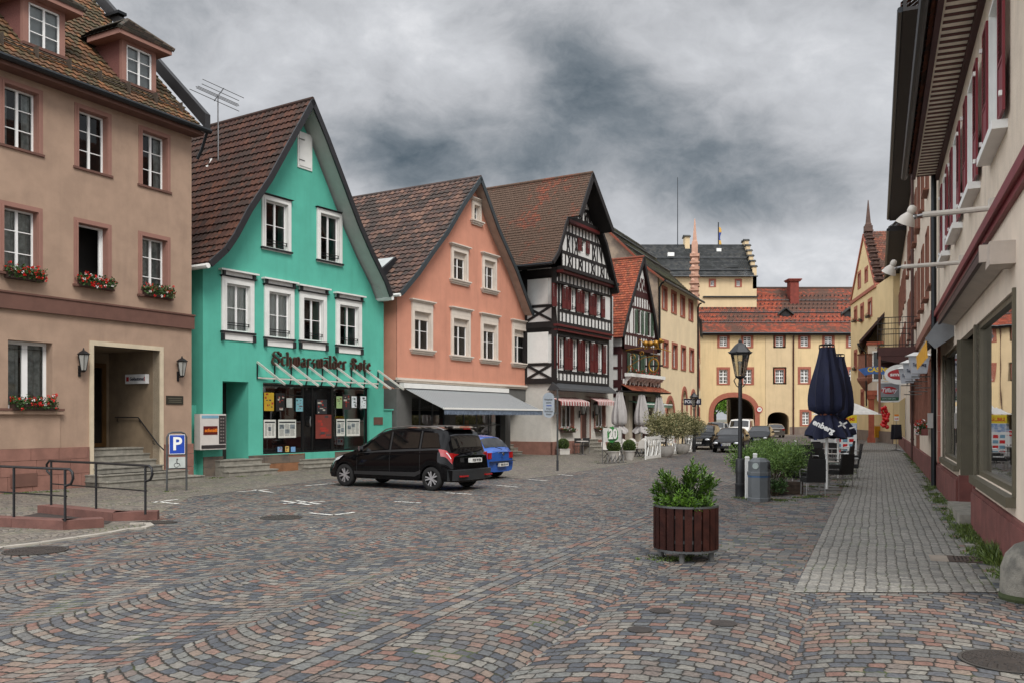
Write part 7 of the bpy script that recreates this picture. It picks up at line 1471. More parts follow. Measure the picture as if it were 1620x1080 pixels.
    for (x0, x1, tx0, tx1) in wins:
        for sd in (1, -1): obj('side_window', patch(x0, x1, 7.15, 7.93, sd, fx0=tx0, fx1=tx1), M_cglass, t, 60)
    for nm, rng in (('windscreen', wsh), ('rear_window', rwin)):
        p = MB(); x0, x1 = rng; g = []
        for a in range(9):
            x = x0+(x1-x0)*a/8; S = sec(x); yy = S[9][0]*.98; rr = []
            for b in range(13):
                y = -yy+2*yy*b/12; j = 11-2*abs(y)/max(.01, S[9][0]) if False else None
                ay = abs(y); z = None
                for q0, q1 in zip(S[8:], S[9:]):
                    if q1[0]-1e-6 <= ay <= q0[0]+1e-6: z = q0[1]+(q1[1]-q0[1])*((q0[0]-ay)/max(1e-6, q0[0]-q1[0]))
                z = S[11][1] if z is None else z
                q = pos(x, y, z); rr.append(len(p.v)); sgn_ = 1 if nm == 'windscreen' else -1; p.v.append((q.x+.007*sgn_, q.y, q.z+.008))
            g.append(rr)
        for A, B in zip(g, g[1:]):
            for b in range(12): p.f.append((A[b], A[b+1], B[b+1], B[b])); p.uv.append(None)
        obj(nm, p, M_cglass, t, 60)
    for a in ax:
        for sd in (1, -1):
            wheel(t, L_/2-a, sd*(h-.13), r, .21, sd, detail)
    xr = -L_/2
    if front:
        zf = lerp_(belt, .2)
        obj('grille', MB().hexa([(pos(0, -.32*h, 0).x+.05-.0, -.32*h, zf-.17), (pos(0, .32*h, 0).x+.05, .32*h, zf-.17), (L_/2-.2, .32*h, zf-.17), (L_/2-.2, -.32*h, zf-.17), (L_/2-.04, -.38*h, zf-.03), (L_/2-.04, .38*h, zf-.03), (L_/2-.25, .38*h, zf-.03), (L_/2-.25, -.38*h, zf-.03)]), M_chrome if front == 'chrome' else M_trim, t)
        for sd in (1, -1):
            c = pos(.0, sd*h*.66, zf-.1); hl = MB(); hl.ball((c.x-.06, c.y, c.z), .13, 12, 8, .62); hl.v = [(v[0]*1.0, c.y+(v[1]-c.y)*1.35, v[2]) for v in hl.v]; obj('headlight', hl, M_lclr, t, 60); hl = MB().ball((c.x-.02, c.y, c.z), .07, 10, 6); obj('reflector', hl, M_chrome, t, 60)
        obj('air_intake', MB().box(L_/2-.12, L_/2+.005, -.5*h, .5*h, .26, .36), M_trim, t); o = obj('number_plate', MB().box(L_/2-.05, L_/2+.025, -.26, .26, .4, .51), M_plate, t); lettering(o, 'FDS KM 38', L_/2+.027, 0, .455, .1, M_ink, rz=math.pi/2, bold=.002, fitw=.4); obj('blue_strip', MB().box(L_/2-.04, L_/2+.027, -.26, -.22, .4, .51), mat('plate_blue', (30, 50, 130)), o)
    if extras: extras(t, P, pos, sec, patch, L_, h)
    for sd in (1, -1):
        xm = L_/2-(wsh[0]+.35); zm = lerp_(belt, wsh[0]+.4)+.08; obj('mirror', MB().ball((0, 0, 0), .1, 10, 6, .75).tube([(0, -sd*.12, -.04), (0, 0, 0)], .03, 5), paint, t, 60).location = (xm, sd*(h+.1), zm)
    return t
def paint(name, c, flake=.3, rough=.22, coat=.7): return mat(name, c, rough, metal=flake, var=.02, coat=coat, spec=.4 if coat else .22)
P_blk, P_blue, P_dk, P_silv, P_whi, P_gr = paint('black_car_paint', (9, 9, 11), 0, .06, 0), paint('blue_car_paint', (36, 88, 172), .2), paint('dark_grey_car_paint', (14, 15, 17), 0, .08, 0), paint('silver_car_paint', (150, 152, 150), .5), paint('white_car_paint', (205, 205, 203), .0), paint('grey_silver_paint', (128, 124, 118), .5)
# --- black people carrier
zt = [(0, .62), (.12, .74), (.4, .86), (1.1, 1.04), (1.55, 1.3), (2.05, 1.6), (2.4, 1.7), (3.1, 1.76), (4.1, 1.74), (4.45, 1.69), (4.6, 1.5), (4.78, 1.14), (4.84, .98), (4.9, .92)]
bl = [(0, .56), (.35, .8), (1.1, .97), (2, 1.03), (4.3, 1.14), (4.65, 1.12), (4.9, .86)]
def ex_mpv(t, P, pos, sec, patch, L_, h):
    for sd in (1, -1):
        obj('rear_light', patch(4.42, 4.88, 5.75, 7.05, sd, .012, 5, 4, fx0=4.3, fx1=4.82), M_lred, t, 60); obj('rear_light_lens', patch(4.62, 4.82, 6.35, 6.6, sd, .017, 4, 2), M_lclr, t, 60)
        a = pos(L_, sd*h*.9, .92); e = MB().hexa([(a.x-.035, sd*h*.5, .88), (a.x-.01, sd*h*.9, .8), (a.x+.1, sd*h*.9, .8), (a.x+.1, sd*h*.5, .88), (a.x-.035, sd*h*.56, 1.0), (a.x-.01, sd*h*.9, 1.05), (a.x+.1, sd*h*.9, 1.05), (a.x+.1, sd*h*.56, 1.0)]); obj('tail_lamp', e, M_lred, t)
        obj('roof_rail', MB().tube([tuple(P(1.95+i*.3, 9, sd)+Vector((0, 0, .05 if 0 < i < 8 else 0))) for i in range(9)], .018, 6), M_steel, t, 40)
        for x0 in (2.55, 3.62): obj('window_pillar', patch(x0, x0+.06, 7.0, 8.0, sd, .012, 2, 3), M_trim, t, 60)
        for x0 in (2.25, 3.25): obj('door_handle', MB().beam(P(x0, 6.6, sd), P(x0+.2, 6.6, sd), .03, .03), P_blk, t)
        for x0 in (1.35, 2.58, 3.66): obj('door_gap', patch(x0, x0+.012, 4.2, 7.0, sd, .003, 1, 5), M_trim, t)
        obj('belt_trim', patch(1.4, 4.4, 7.0, 7.1, sd, .01, 14, 1), M_trim, t); obj('sill_trim', patch(1.25, 3.7, 4.0, 4.4, sd, .006, 12, 1), M_trim, t)
        obj('headlamp', patch(.1, .62, 6.3, 7.5, sd, .01, 5, 3, fx0=.2, fx1=.8), M_lclr, t, 60)
        obj('mirror_chrome', MB().box(L_/2-1.62, L_/2-1.58, sd*(h+.02)-.0, sd*(h+.18), 1.06, 1.2), M_chrome, t)
    a = pos(L_, 0, .5); rb = MB()
    g = []
    for i in range(13):
        y = -h*1.0+2*h*i/12; q = pos(L_, y, .5); rb.v += [(q.x-.05, y*1.0, .3), (q.x-.07, y*1.0, .58), (q.x+.12, y, .6), (q.x+.12, y, .28)]
    for i in range(12):
        for k in range(3): rb.f.append((i*4+k, i*4+k+1, i*4+4+k+1, i*4+4+k)); rb.uv.append(None)
    obj('rear_bumper', rb, mat('bumper_grey', (36, 38, 40), .5), t, 40); rf_ = MB().box(a.x-.085, a.x-.0, -.75, -.42, .4, .44).box(a.x-.085, a.x-.0, .42, .75, .4, .44); obj('reflector_strip', rf_, M_lred, t)
    o = obj('number_plate', MB().box(a.x-.06, a.x+.05, -.26, .26, .78, .9), M_plate, t); lettering(o, 'FDS W 84', a.x-.063, 0, .84, .1, M_ink, rz=-math.pi/2, bold=.002, fitw=.4)
    obj('badge', MB().box(a.x-.0, a.x+.1, -.08, .08, 1.0, 1.05), M_chrome, t); obj('wiper', MB().beam((a.x+.02, 0, 1.04), (a.x+.06, .4, 1.16), .02, .02), M_trim, t); obj('spoiler', MB().hexa([(a.x+.28, -.62, 1.69), (a.x+.28, .62, 1.69), (a.x+.6, .62, 1.73), (a.x+.6, -.62, 1.73), (a.x+.3, -.62, 1.73), (a.x+.3, .62, 1.73), (a.x+.6, .62, 1.78), (a.x+.6, -.62, 1.78)]), P_blk, t); obj('brake_lamp', MB().box(a.x+.26, a.x+.3, -.16, .16, 1.695, 1.72), M_lred, t)
dm = Vector((-2.74, 1.72)).normalized(); rw = Vector((-2.22, 24.45)); lat = Vector((dm.y, -dm.x))   # right-hand side of the car
lat = Vector((-dm.y, dm.x)); lat = -lat if lat.y < 0 else lat
cen = rw+dm*(3.2/2)+lat*.88+dm*0
car('people_carrier', 'black people carrier parked in front of the green house', cen, dm, 4.9, 1.88, 1.76, zt, bl, (.85, 4.05), .335, P_blk, [(1.3, 2.5, 1.95, 2.5), (2.62, 3.58, 2.62, 3.58), (3.7, 4.35, 3.7, 4.2)], (1.2, 2.02), (4.5, 4.76), front=False, extras=ex_mpv, wr=.74)
# --- blue hatchback
zt = [(0, .6), (.15, .72), (.9, .93), (1.1, .98), (1.85, 1.36), (2.3, 1.43), (3.2, 1.42), (3.6, 1.36), (3.98, .98), (4.08, .92), (4.15, .86)]
bl = [(0, .55), (.3, .74), (1.1, .9), (3.6, .95), (3.95, .95), (4.15, .82)]
def ex_blue(t, P, pos, sec, patch, L_, h):
    a = pos(L_, 0, .6)
    for sd in (1, -1):
        obj('rear_light', patch(3.86, 4.13, 5.9, 7.0, sd, .012, 4, 3), M_lred, t, 60); b = pos(L_, sd*h*.8, .8); obj('tail_lamp', MB().box(b.x-.025, b.x+.1, min(sd*h*.62, sd*h*.86), max(sd*h*.62, sd*h*.86), .68, .88), M_lred, t)
        obj('door_gap', patch(2.6, 2.612, 4.2, 7.0, sd, .003, 1, 5), M_trim, t)
    o = obj('number_plate', MB().box(a.x-.035, a.x+.05, -.26, .26, .42, .53), M_plate, t); lettering(o, 'FDS DU 43', a.x-.038, 0, .475, .09, M_ink, rz=-math.pi/2, bold=.002, fitw=.4); bd = MB().lathe([(.055, 0), (.055, .02)], n=14); bd.v = [(a.x+.01-v[2], v[0], .82+v[1]) for v in bd.v]; obj('badge', bd, M_chrome, t)
    obj('wiper', MB().beam((a.x+.06, .0, .98), (a.x+.12, .34, 1.06), .02, .02), M_trim, t); obj('bumper_line', MB().box(a.x-.02, a.x+.1, -h*.82, h*.82, .575, .59), M_trim, t)
car('hatchback', 'blue hatchback parked behind the black people carrier', Vector((-.30, 29.3))+dm*2.05+Vector((0, 0)), dm, 4.15, 1.73, 1.44, zt, bl, (.82, 3.35), .31, P_blue, [(1.2, 2.55, 1.8, 2.55), (2.62, 3.6, 2.62, 3.45)], (1.16, 1.85), (3.62, 3.93), front=False, extras=ex_blue, wr=.76)
# --- cars by the castle
sd_ = Vector((-.381, -.925)); sedz = [(0, .58), (.15, .68), (1.2, .92), (1.4, .97), (2.1, 1.34), (2.5, 1.43), (3.2, 1.42), (3.6, 1.34), (4.1, 1.02), (4.4, .98), (4.5, .9)]; sedb = [(0, .55), (.3, .7), (1.3, .9), (3.9, .95), (4.5, .86)]
G = 'cars parked before the castle gateway'
def farcar(nm, lab, px, py, paint_, z, b_, L_, W, H, front='chrome', dirv=sd_, ax=(.85, 3.55), wins=((1.55, 2.5, 2.1, 2.5), (2.56, 3.9, 2.56, 3.5)), wsh=(1.45, 2.12), rwin=(3.62, 4.06), r=.31, cat='car', **k):
    g = gp(px, py); c = Vector((g.x, g.y))-Vector(dirv).normalized()*L_/2*(1 if front else -1); return car(nm, lab, c, dirv, L_, W, H, z, b_, ax, r, paint_, wins, wsh, rwin, G, front, False, category=cat, **k)
farcar('saloon_car', 'black saloon car with chrome grille facing the camera, nearest of the castle cars', 1148, 715.5, P_dk, sedz, sedb, 4.5, 1.78, 1.43)
farcar('saloon_car', 'dark saloon car with black grille standing behind the nearest black saloon', 1197, 704, P_dk, sedz, sedb, 4.5, 1.75, 1.42, front=True)
suvz = [(0, .75), (.15, .88), (1.1, 1.02), (1.3, 1.08), (1.9, 1.55), (2.3, 1.68), (3.6, 1.68), (4.1, 1.6), (4.4, 1.1), (4.5, .95)]; suvb = [(0, .7), (.3, .86), (1.2, 1.0), (4.2, 1.08), (4.5, .9)]
farcar('estate_car', 'dark tall estate car parked beside the white café fence and far lamp', 1103, 711, P_dk, [(x, z*.93) for x, z in suvz], [(x, z*.93) for x, z in suvb], 4.5, 1.8, 1.58, r=.33)
farcar('people_carrier', 'silver people carrier with black roof panel standing left of the white van', 1126, 698, P_silv, suvz, suvb, 4.5, 1.85, 1.7)
vanz = [(0, .8), (.12, .95), (.6, 1.1), (.8, 1.18), (1.3, 1.75), (1.6, 1.92), (4.4, 1.96), (4.7, 1.9), (4.78, 1.2), (4.8, 1.0)]; vanb = [(0, .75), (.3, .9), (.9, 1.1), (4.6, 1.15), (4.8, .95)]
farcar('delivery_van', 'white van facing the camera before the castle gateway', 1167, 697, P_whi, vanz, vanb, 4.8, 1.9, 1.96, ax=(.9, 3.8), wins=((.95, 1.9, 1.35, 1.9), (2.0, 3.2, 2.0, 3.2)), wsh=(.85, 1.38), rwin=(4.71, 4.77), wr=.86, cat='van', front=True)
def ex_est(t, P, pos, sec, patch, L_, h):
    a = pos(L_, 0, .6)
    for sd in (1, -1): b = pos(L_, sd*h*.75, .8); obj('rear_light', MB().box(b.x-.03, b.x+.2, min(sd*h*.6, sd*h*.92), max(sd*h*.6, sd*h*.92), .76, .92), M_lred, t)
    obj('number_plate', MB().box(a.x-.04, a.x+.05, -.26, .26, .62, .73), M_plate, t)
farcar('estate_car', 'silver grey car seen from behind with red rear lights before the small castle arch', 1229, 691.5, P_gr, sedz, sedb, 4.5, 1.78, 1.43, front=False, dirv=Vector((.17, .985)), extras=ex_est)
# ================================================================ STREET THINGS
# round slatted planter with laurel
c = gp(1085, 883); q = thing('round_planter', 'round dark brown slatted planter on short feet holding glossy laurel', 'planter', (c.x, c.y, 0)); k = (c.y)/FPX; r = 49*k*1.0; zt = EYE-(799-HY)/FPX*(c.y-.2); zb = EYE-(872-HY)/FPX*(c.y-r)
M_sl = mat('mahogany_slat', (52, 26, 20), .75, c2=(40, 19, 15), vs=5, bump=.6, bs=25, spec=.15); n = 22
for i in range(n):
    a = 2*math.pi*i/n+.03; s = MB().hexa([(-.05, -.014, zb), (.05, -.014, zb), (.05, .014, zb), (-.05, .014, zb), (-.052, -.014, zt-.02), (.052, -.014, zt-.02), (.052, .014, zt-.02), (-.052, .014, zt-.02)]); o = obj('slat', MB().add(s, Matrix.Rotation(a+math.pi/2, 4, 'Z') @ Matrix.Translation((0, -r, 0))), M_sl, q)
obj('inner_drum', MB().lathe([(r-.03, zb+.02), (r-.03, zt-.02), (r-.06, zt-.02), (r-.06, zt-.1), (0, zt-.1)], n=32, cap=False).lathe([(r-.03, zb+.02), (0, zb+.02)], n=32, cap=False), mat('drum_dark', (22, 20, 19), .8), q)
M_galv = mat('galvanised', (84, 86, 86), .5, metal=.6, var=.15); obj('top_ring', MB().lathe([(r+.018, zt-.025), (r+.018, zt), (r-.03, zt), (r-.03, zt-.025)], n=40, cap=False), M_galv, q); obj('base_ring', MB().lathe([(r-.01, zb-.03), (r+.012, zb-.03), (r+.012, zb), (r-.01, zb)], n=40, cap=False).lathe([(0, zb-.02), (r, zb-.02)], n=32, cap=False), M_galv, q)
for z in (zb+.1, zt-.17): obj('hoop', MB().lathe([(r-.022, z), (r-.016, z), (r-.016, z+.04), (r-.022, z+.04)], n=40, cap=False), M_galv, q)
for a in (70, 160, 250, 340): obj('foot', MB().lathe([(.04, 0), (.04, zb)], (r*.8*math.cos(R(a)), r*.8*math.sin(R(a)), 0), 12), mat('foot_grey', (90, 90, 88), .7, metal=.3), q, 40)
def laurel(loc, R_, H, label, n=70, lm=None, ls=.1, nm='laurel_shrub', stems=None, wd=.34, grp=None):
    t = thing(nm, label, 'shrub', loc, 0, grp); lf = MB(); st = MB()
    tips = []
    for i in range(n):
        a = random.uniform(0, 6.28); e = random.random()**.6; rr = R_*math.sqrt(random.random()); zz = H*(1-.5*(rr/R_)**2)*random.uniform(.35, 1.0)
        tips.append(Vector((rr*math.cos(a), rr*math.sin(a), zz)))
    for c_, rr, hh, m_ in (stems or []):
        for i in range(m_): a = random.uniform(0, 6.28); k = math.sqrt(random.random())*rr; tips.append(Vector((c_[0]+k*math.cos(a), c_[1]+k*math.sin(a), hh*(1-.25*(k/rr)**2)*random.uniform(.82, 1.03))))
    for p in tips:
        b = Vector((p.x*.35, p.y*.35, 0)); st.tube([tuple(b), tuple(b.lerp(p, .6)+Vector((0, 0, .02))), tuple(p)], [.008, .006, .003], 4, False); up = (p-b).normalized()
        m_ = random.randint(12, 17)
        for j in range(m_):
            f = 1-(j/m_)*.42 if p.z > .2 else 1-(j/m_)*.6; q_ = b.lerp(p, f); ph = j*2.4; s = up.orthogonal().normalized(); o_ = s.cross(up); dd = (s*math.cos(ph)+o_*math.sin(ph))*(.45+.6*j/m_)+up*(.9-.5*j/m_); l = ls*random.uniform(.75, 1.15)*(.7 if j < 3 else 1); lf.leaf(q_, dd, l, l*wd, up)
    obj('leaves', lf, lm or M_gleaf, t); obj('stems', st, mat('stem_green', (60, 74, 36), .7), t); return t
laurel((c.x, c.y, zt-.1), .44, .38, 'glossy green laurel growing in the round slatted planter', 120, stems=[((-.3, 0), .14, .62, 16), ((-.05, .05), .14, .5, 10), ((.13, -.02), .16, .74, 22), ((.38, .05), .12, .55, 14), ((-.42, 0), .08, .42, 8)], ls=.105)
# street lamps
def street_lamp(px, py, ptop, label, s=None):
    c = gp(px, py); H = EYE+(HY-ptop)/FPX*c.y; t = thing('street_lamp', label, 'street lamp', (c.x, c.y, 0), 0, 'old fashioned street lamps'); s = H/4.07
    obj('post', MB().lathe([(.125, 0), (.125, .28), (.13, .29), (.13, .34), (.115, .35), (.115, .62), (.125, .63), (.12, .92), (.1, .98), (.055, 1.0), (.05, 2.9), (.06, 2.91), (.045, 2.96), (.04, 3.05)], n=16), M_blackp, t, 40)
    f = MB(); hz = 3.05
    f.lathe([(.03, hz-.02), (.1, hz+.02), (.13, hz+.05), (.13, hz+.07), (.02, hz+.07)], n=6); 
    for sx in (-1, 1): f.tube([(0, 0, hz-.25), (sx*.1, 0, hz-.18), (sx*.16, 0, hz-.05), (sx*.11, 0, hz+.03)], .014, 5)
    f.lathe([(.235, hz+.62), (.29, hz+.64), (.3, hz+.67), (.14, hz+.86), (.09, hz+.9), (.05, hz+.93), (.05, hz+.97), (.02, hz+1.0), (.005, hz+1.03)], n=6)
    for k in range(6):
        a = math.pi/3*k; f.tube([(.125*math.cos(a), .125*math.sin(a), hz+.06), (.24*math.cos(a), .24*math.sin(a), hz+.63)], .011, 4); f.ball((.3*math.cos(a), .3*math.sin(a), hz+.68), .02, 6, 4)
    obj('lantern_frame', f, M_blackp, t); g = obj('lantern_glass', MB().lathe([(.115, hz+.07), (.228, hz+.62)], n=6, cap=False), glassmat('lantern_glass', (.82, .82, .78), .1), t); obj('bulb', MB().tube([(0, 0, hz+.1), (0, 0, hz+.3), (0, 0, hz+.45)], [.03, .03, .05], 8), mat('bulb_white', (210, 205, 195), .4), t, 40)
    for o in t.children: o.scale = (1, 1, 1)
    t.scale = (s, s, s); return t
M_blackp = mat('anthracite_paint', (34, 35, 37), .45, spec=.5, var=.1)
street_lamp(1171, 785, 536, 'black hexagonal street lamp standing beside the grey litter bin'); street_lamp(1098, 714, 619, 'black hexagonal street lamp near the cream building behind white café fence')
# litter bin
c = gp(1201, 792); q = thing('litter_bin', 'grey octagonal litter bin with round side opening next to lamp post', 'litter bin', (c.x, c.y, 0), R(10)); M_bin = mat('bin_grey', (92, 96, 98), .55, var=.08, stain=.15); s = c.y/FPX; rb_ = 17.5*s
obj('body', MB().lathe([(rb_*1.04, 0), (rb_*1.04, .08), (rb_*.98, .1), (rb_*.98, .62), (rb_*1.04, .63), (rb_*1.06, .7), (rb_*1.04, .72)], n=8, a0=R(22.5)), M_bin, q); obj('blue_band', MB().lathe([(rb_*1.0, .585), (rb_*1.0, .625)], n=8, a0=R(22.5), cap=False), mat('bin_blue', (50, 84, 120), .5), q)
obj('hood', MB().lathe([(rb_*.96, .72), (rb_*.96, .96), (rb_*.6, 1.04), (rb_*.2, 1.05), (0, 1.05)], n=8, a0=R(22.5)), M_bin, q)
for a in (-135, -45, 45): 
    o = MB().lathe([(.075, 0), (.075, .02)], n=14, cap=True); o2 = MB().add(o, Matrix.Rotation(R(a), 4, 'Z') @ Matrix.Translation((rb_*.89, 0, .86)) @ Matrix.Rotation(R(90), 4, 'Y')); obj('opening', o2, mat('opening_pale', (150, 160, 156), .4) if a == -135 else M_trim, q)
# white wooden posts round the shrub bed
for px, py, pt, lab in ((1182, 788, 721, 'short white post between the lamp and the litter bin'), (1194.5, 776, 716, 'short white post just behind the litter bin'), (1241, 745, 704, 'short white post rising from the middle of the green shrubs'), (1258, 733, 696, 'short white post at the far end of the green shrubs')):
    c = gp(px, py); h = EYE-(pt-HY)/FPX*c.y; q = thing('white_post', lab, 'post', (c.x, c.y, 0), 0, 'white posts around the shrub bed'); obj('post', MB().box(-.045, .045, -.045, .045, 0, h-.03), M_white, q); obj('cap', MB().hexa([(-.055, -.055, h-.03), (.055, -.055, h-.03), (.055, .055, h-.03), (-.055, .055, h-.03), (-.03, -.03, h), (.03, -.03, h), (.03, .03, h), (-.03, .03, h)]), M_white, q)
M_bush = leafmat('bush_leaves', (56, 84, 38), (120, 148, 74), .5)
def bush(loc, rx, ry, H, label, n=2600, ls=.05, lm=None, z0=0, dens=1, nm='shrub', clumps=14, grp=None):
    t = thing(nm, label, 'shrub', loc, 0, grp); lf = MB(); st = MB()
    for i in range(clumps):
        a = random.uniform(0, 6.28); k = math.sqrt(random.random()); p = Vector((rx*k*math.cos(a), ry*k*math.sin(a), z0+(H-z0)*random.uniform(.45, .85))); cr = min(rx, ry, H-z0)*random.uniform(.3, .5)+.04
        st.tube([(p.x*.3, p.y*.3, 0), tuple(p)], [.015, .006], 4)
        for j in range(n//clumps):
            d = Vector((random.gauss(0, 1), random.gauss(0, 1), random.gauss(0, 1))).normalized(); q_ = p+d*cr*random.random()**.45; q_.z = max(q_.z, z0+.02); lf.leaf(q_, d+Vector((random.gauss(0, .5), random.gauss(0, .5), random.gauss(.4, .5))), ls*random.uniform(.7, 1.3), ls*.55)
    obj('leaves', lf, lm or M_bush, t); obj('stems', st, mat('stem_brown', (70, 58, 42), .9), t); return t
c = gp(1238, 776); bush((c.x-.25, c.y+.6, 0), .85, .9, 1.05, 'broad light green shrub just behind the litter bin', 12000, .06, z0=.3, clumps=26)
c2 = gp(1240, 760); bush((c2.x+.2, c2.y+1.6, 0), .8, 1.1, 1.1, 'light green shrub behind the first, beside the black café chairs', 11000, .06, z0=.25, clumps=26)
c3 = gp(1226, 784); bush((c3.x, c3.y, 0), .28, .3, .42, 'low dark green ivy clump at the foot of the wooden trough', 1500, .05, M_leaf)
c = gp(1245, 782); q = thing('wooden_trough', 'weathered brown planting trough under the shrub at the café', 'trough', (c.x, c.y+.2, 0), R(6)); M_log = mat('weathered_wood', (70, 58, 48), .9, var=.3, vs=8, bump=.6)
for i in range(3): obj('board', MB().box(-.42, .42, -.2, -.16, .02+i*.11, .12+i*.11), M_log, q)
obj('trough_box', MB().box(-.42, .42, -.16, .2, .02, .3), M_log, q); obj('soil', MB().box(-.38, .38, -.12, .16, .3, .33), M_soil, q)
# closed umbrellas
def umbrella(px, py, ptop, label, m, rad, zb, zfr, lean=0, fringe=True, grp=None, polem=None, seed=1, zt_=None, wmax=.5):
    c = gp(px, py); H = EYE+(HY-ptop)/FPX*c.y; t = thing('closed_umbrella', label, 'umbrella', (c.x, c.y, 0), 0, grp); rr = random.Random(seed); n = 32; mb = MB()
    pr = []
    for k in range(15):
        f = k/14; z = H-.08-(H-.08-zfr)*f; r0 = rad*(.38+1.05*math.sin(math.pi*min(1, f*1.12)**.8*.62)); r0 = rad*(.42+.58*math.sin(f**1.3*math.pi*.72)) if f < .95 else rad*.45; pr.append((r0, z))
    pr += [(rad*.42, zfr), (rad*.6, zfr-.06), (rad*1.15, zb+.12), (rad*1.2, zb), (rad*.9, zb-.02)]
    ph = rr.random()*6
    for (r0, z) in pr:
        for j in range(n):
            a = 2*math.pi*j/n; fold = 1+.17*math.sin(a*8+ph+z*.7)+.05*math.sin(a*3+z*2+ph); zz = z+(.05*math.sin(a*4+ph) if z < zfr else 0); mb.v.append((r0*fold*math.cos(a)+lean*(H-z), r0*fold*math.sin(a), zz))
    for k in range(len(pr)-1):
        for j in range(n): l = (j+1) % n; mb.f.append((k*n+j, k*n+l, (k+1)*n+l, (k+1)*n+j)); mb.uv.append(None)
    mb.f.append(tuple(range(n))); mb.uv.append(None)
    obj('canopy', mb, m, t, 50); obj('pole', MB().tube([(0, 0, 0), (0, 0, H)], .038, 10), polem or M_white, t, 40); obj('tie', MB().lathe([(rad*.47, zfr-.02), (rad*.47, zfr+.02)], n=16, cap=False), mat('tie_brown', (110, 60, 40)), t); obj('base', MB().box(-.32, .32, -.32, .32, 0, .05), mat('base_grey', (96, 94, 90), .8), t)
    tp = MB().lathe([(.16, H-.02), (.2, H), (.16, H+.01)], n=16, cap=True)
    for k in range(8): a = math.pi/4*k; tp.tube([(0, 0, H), (rad*.5*math.cos(a), rad*.5*math.sin(a), H-.02), (rad*.5*math.cos(a), rad*.5*math.sin(a), H-.12)], .012, 4)
    obj('hub', tp, M_black, t); return t, c, H
M_navy = mat('navy_canvas', (18, 24, 52), .8, var=.2, vs=3); M_greyc = mat('pale_grey_canvas', (158, 154, 152), .9, var=.08, vs=3)
u, c, H = umbrella(1308, 775, 545, 'larger nearer closed navy umbrella with white lettering over the pavement café', M_navy, .43, EYE+(HY-690)/FPX*24.6, EYE+(HY-655)/FPX*24.6, seed=3, grp='closed navy café umbrellas')
obj('lettering', MB().add(text_mb('enberg', .22, .012, .008), Matrix.Translation((-.27, -.52, EYE+(HY-674)/FPX*24.5)) @ Matrix.Rotation(R(-24), 4, 'Z') @ Matrix.Rotation(R(-16), 4, 'X') @ Matrix.Rotation(R(28), 4, 'Y')), M_white, u); obj('emblem', MB().bar(-.12, 0, .12, .12, .04, -.6, -.57).bar(-.08, .14, .08, -.04, .04, -.6, -.57), M_white, u).location = (.3, .22, EYE+(HY-674)/FPX*24.5)
u2, c, H = umbrella(1326, 757, 560, 'second closed navy umbrella just behind the first at the pavement café', M_navy, .42, EYE+(HY-688)/FPX*29, EYE+(HY-662)/FPX*29, seed=5, grp='closed navy café umbrellas')
obj('stripe', MB().bar(-.1, -.03, .1, .03, .04, -.66, -.63), M_white, u2).location = (.32, .24, EYE+(HY-676)/FPX*28)
for px, py, pt, rad, lab, sd in ((980, 722, 617, .35, 'closed pale grey umbrella nearest the timbered house, behind the 20 sign', 7), (1015, 716, 622, .38, 'closed pale grey umbrella in the middle before the inn doors', 9), (1042.5, 712, 626, .38, 'closed pale grey umbrella nearest the cream building', 11)):
    Y = 2800/(py-HY); umbrella(px, py, pt, lab, M_greyc, rad, EYE-(684-HY)/FPX*Y if px < 1030 else .6, EYE-(673-HY)/FPX*Y, seed=sd, grp='closed pale umbrellas at the inn terrace')
# sail shaped white umbrella further back
c = gp(1338, 712); q = thing('open_parasol', 'open white square parasol seen behind the navy umbrellas', 'parasol', (c.x, c.y, 0)); zt = EYE+(HY-640)/FPX*c.y; ze = EYE+(HY-646)/FPX*c.y
w_ = 1.6; s = MB()
for a, b in (((-w_, -w_), (w_, -w_)), ((w_, -w_), (w_, w_)), ((w_, w_), (-w_, w_)), ((-w_, w_), (-w_, -w_))): s.q((a[0], a[1], ze-.35), (b[0], b[1], ze-.35), (0, 0, zt+.35))
obj('canopy', s, mat('parasol_white', (215, 212, 205), .8), q); obj('pole', MB().tube([(0, 0, 0), (0, 0, zt+.3)], .035, 8), M_white, q)
# café chairs and tables (right)
M_wick = mat('black_wicker', (18, 17, 18), .6, var=.4, vs=60, bump=.8, bs=120); M_alu = mat('brushed_aluminium', (170, 170, 168), .3, metal=.8)
def arm_chair():
    t = thing('cafe_chair', 'x', 'chair', (0, 0, 0)); obj('seat', MB().box(-.25, .25, -.25, .25, .34, .47), M_wick, t)
    obj('backrest', MB().hexa([(-.25, .2, .34), (.25, .2, .34), (.25, .25, .34), (-.25, .25, .34), (-.22, .3, .95), (.22, .3, .95), (.22, .34, .95), (-.22, .34, .95)]), M_wick, t)
    for sx in (-1, 1):
        for y in (-.22, .22): obj('leg', MB().tube([(sx*.24, y, 0), (sx*.23, y*.95, .44)], .014, 6), M_alu, t, 40)
        obj('armrest', MB().tube([(sx*.25, .26, .66), (sx*.27, -.05, .67), (sx*.27, -.22, .62), (sx*.25, -.23, .44)], .017, 6), M_alu, t, 40)
    return t
def cafe_table():
    t = thing('cafe_table', 'x', 'table', (0, 0, 0)); obj('tabletop', MB().lathe([(.36, .71), (.375, .72), (.375, .735), (.36, .74)], n=24), mat('table_top_grey', (138, 136, 132), .3), t); obj('stem', MB().tube([(0, 0, .03), (0, 0, .71)], .03, 8), M_alu, t, 40)
    obj('foot', MB().beam((-.28, -.28, .02), (.28, .28, .02), .05, .03).beam((-.28, .28, .025), (.28, -.28, .025), .05, .03), M_alu, t); return t
ch0, tb0 = arm_chair(), cafe_table(); used_c = used_t = False
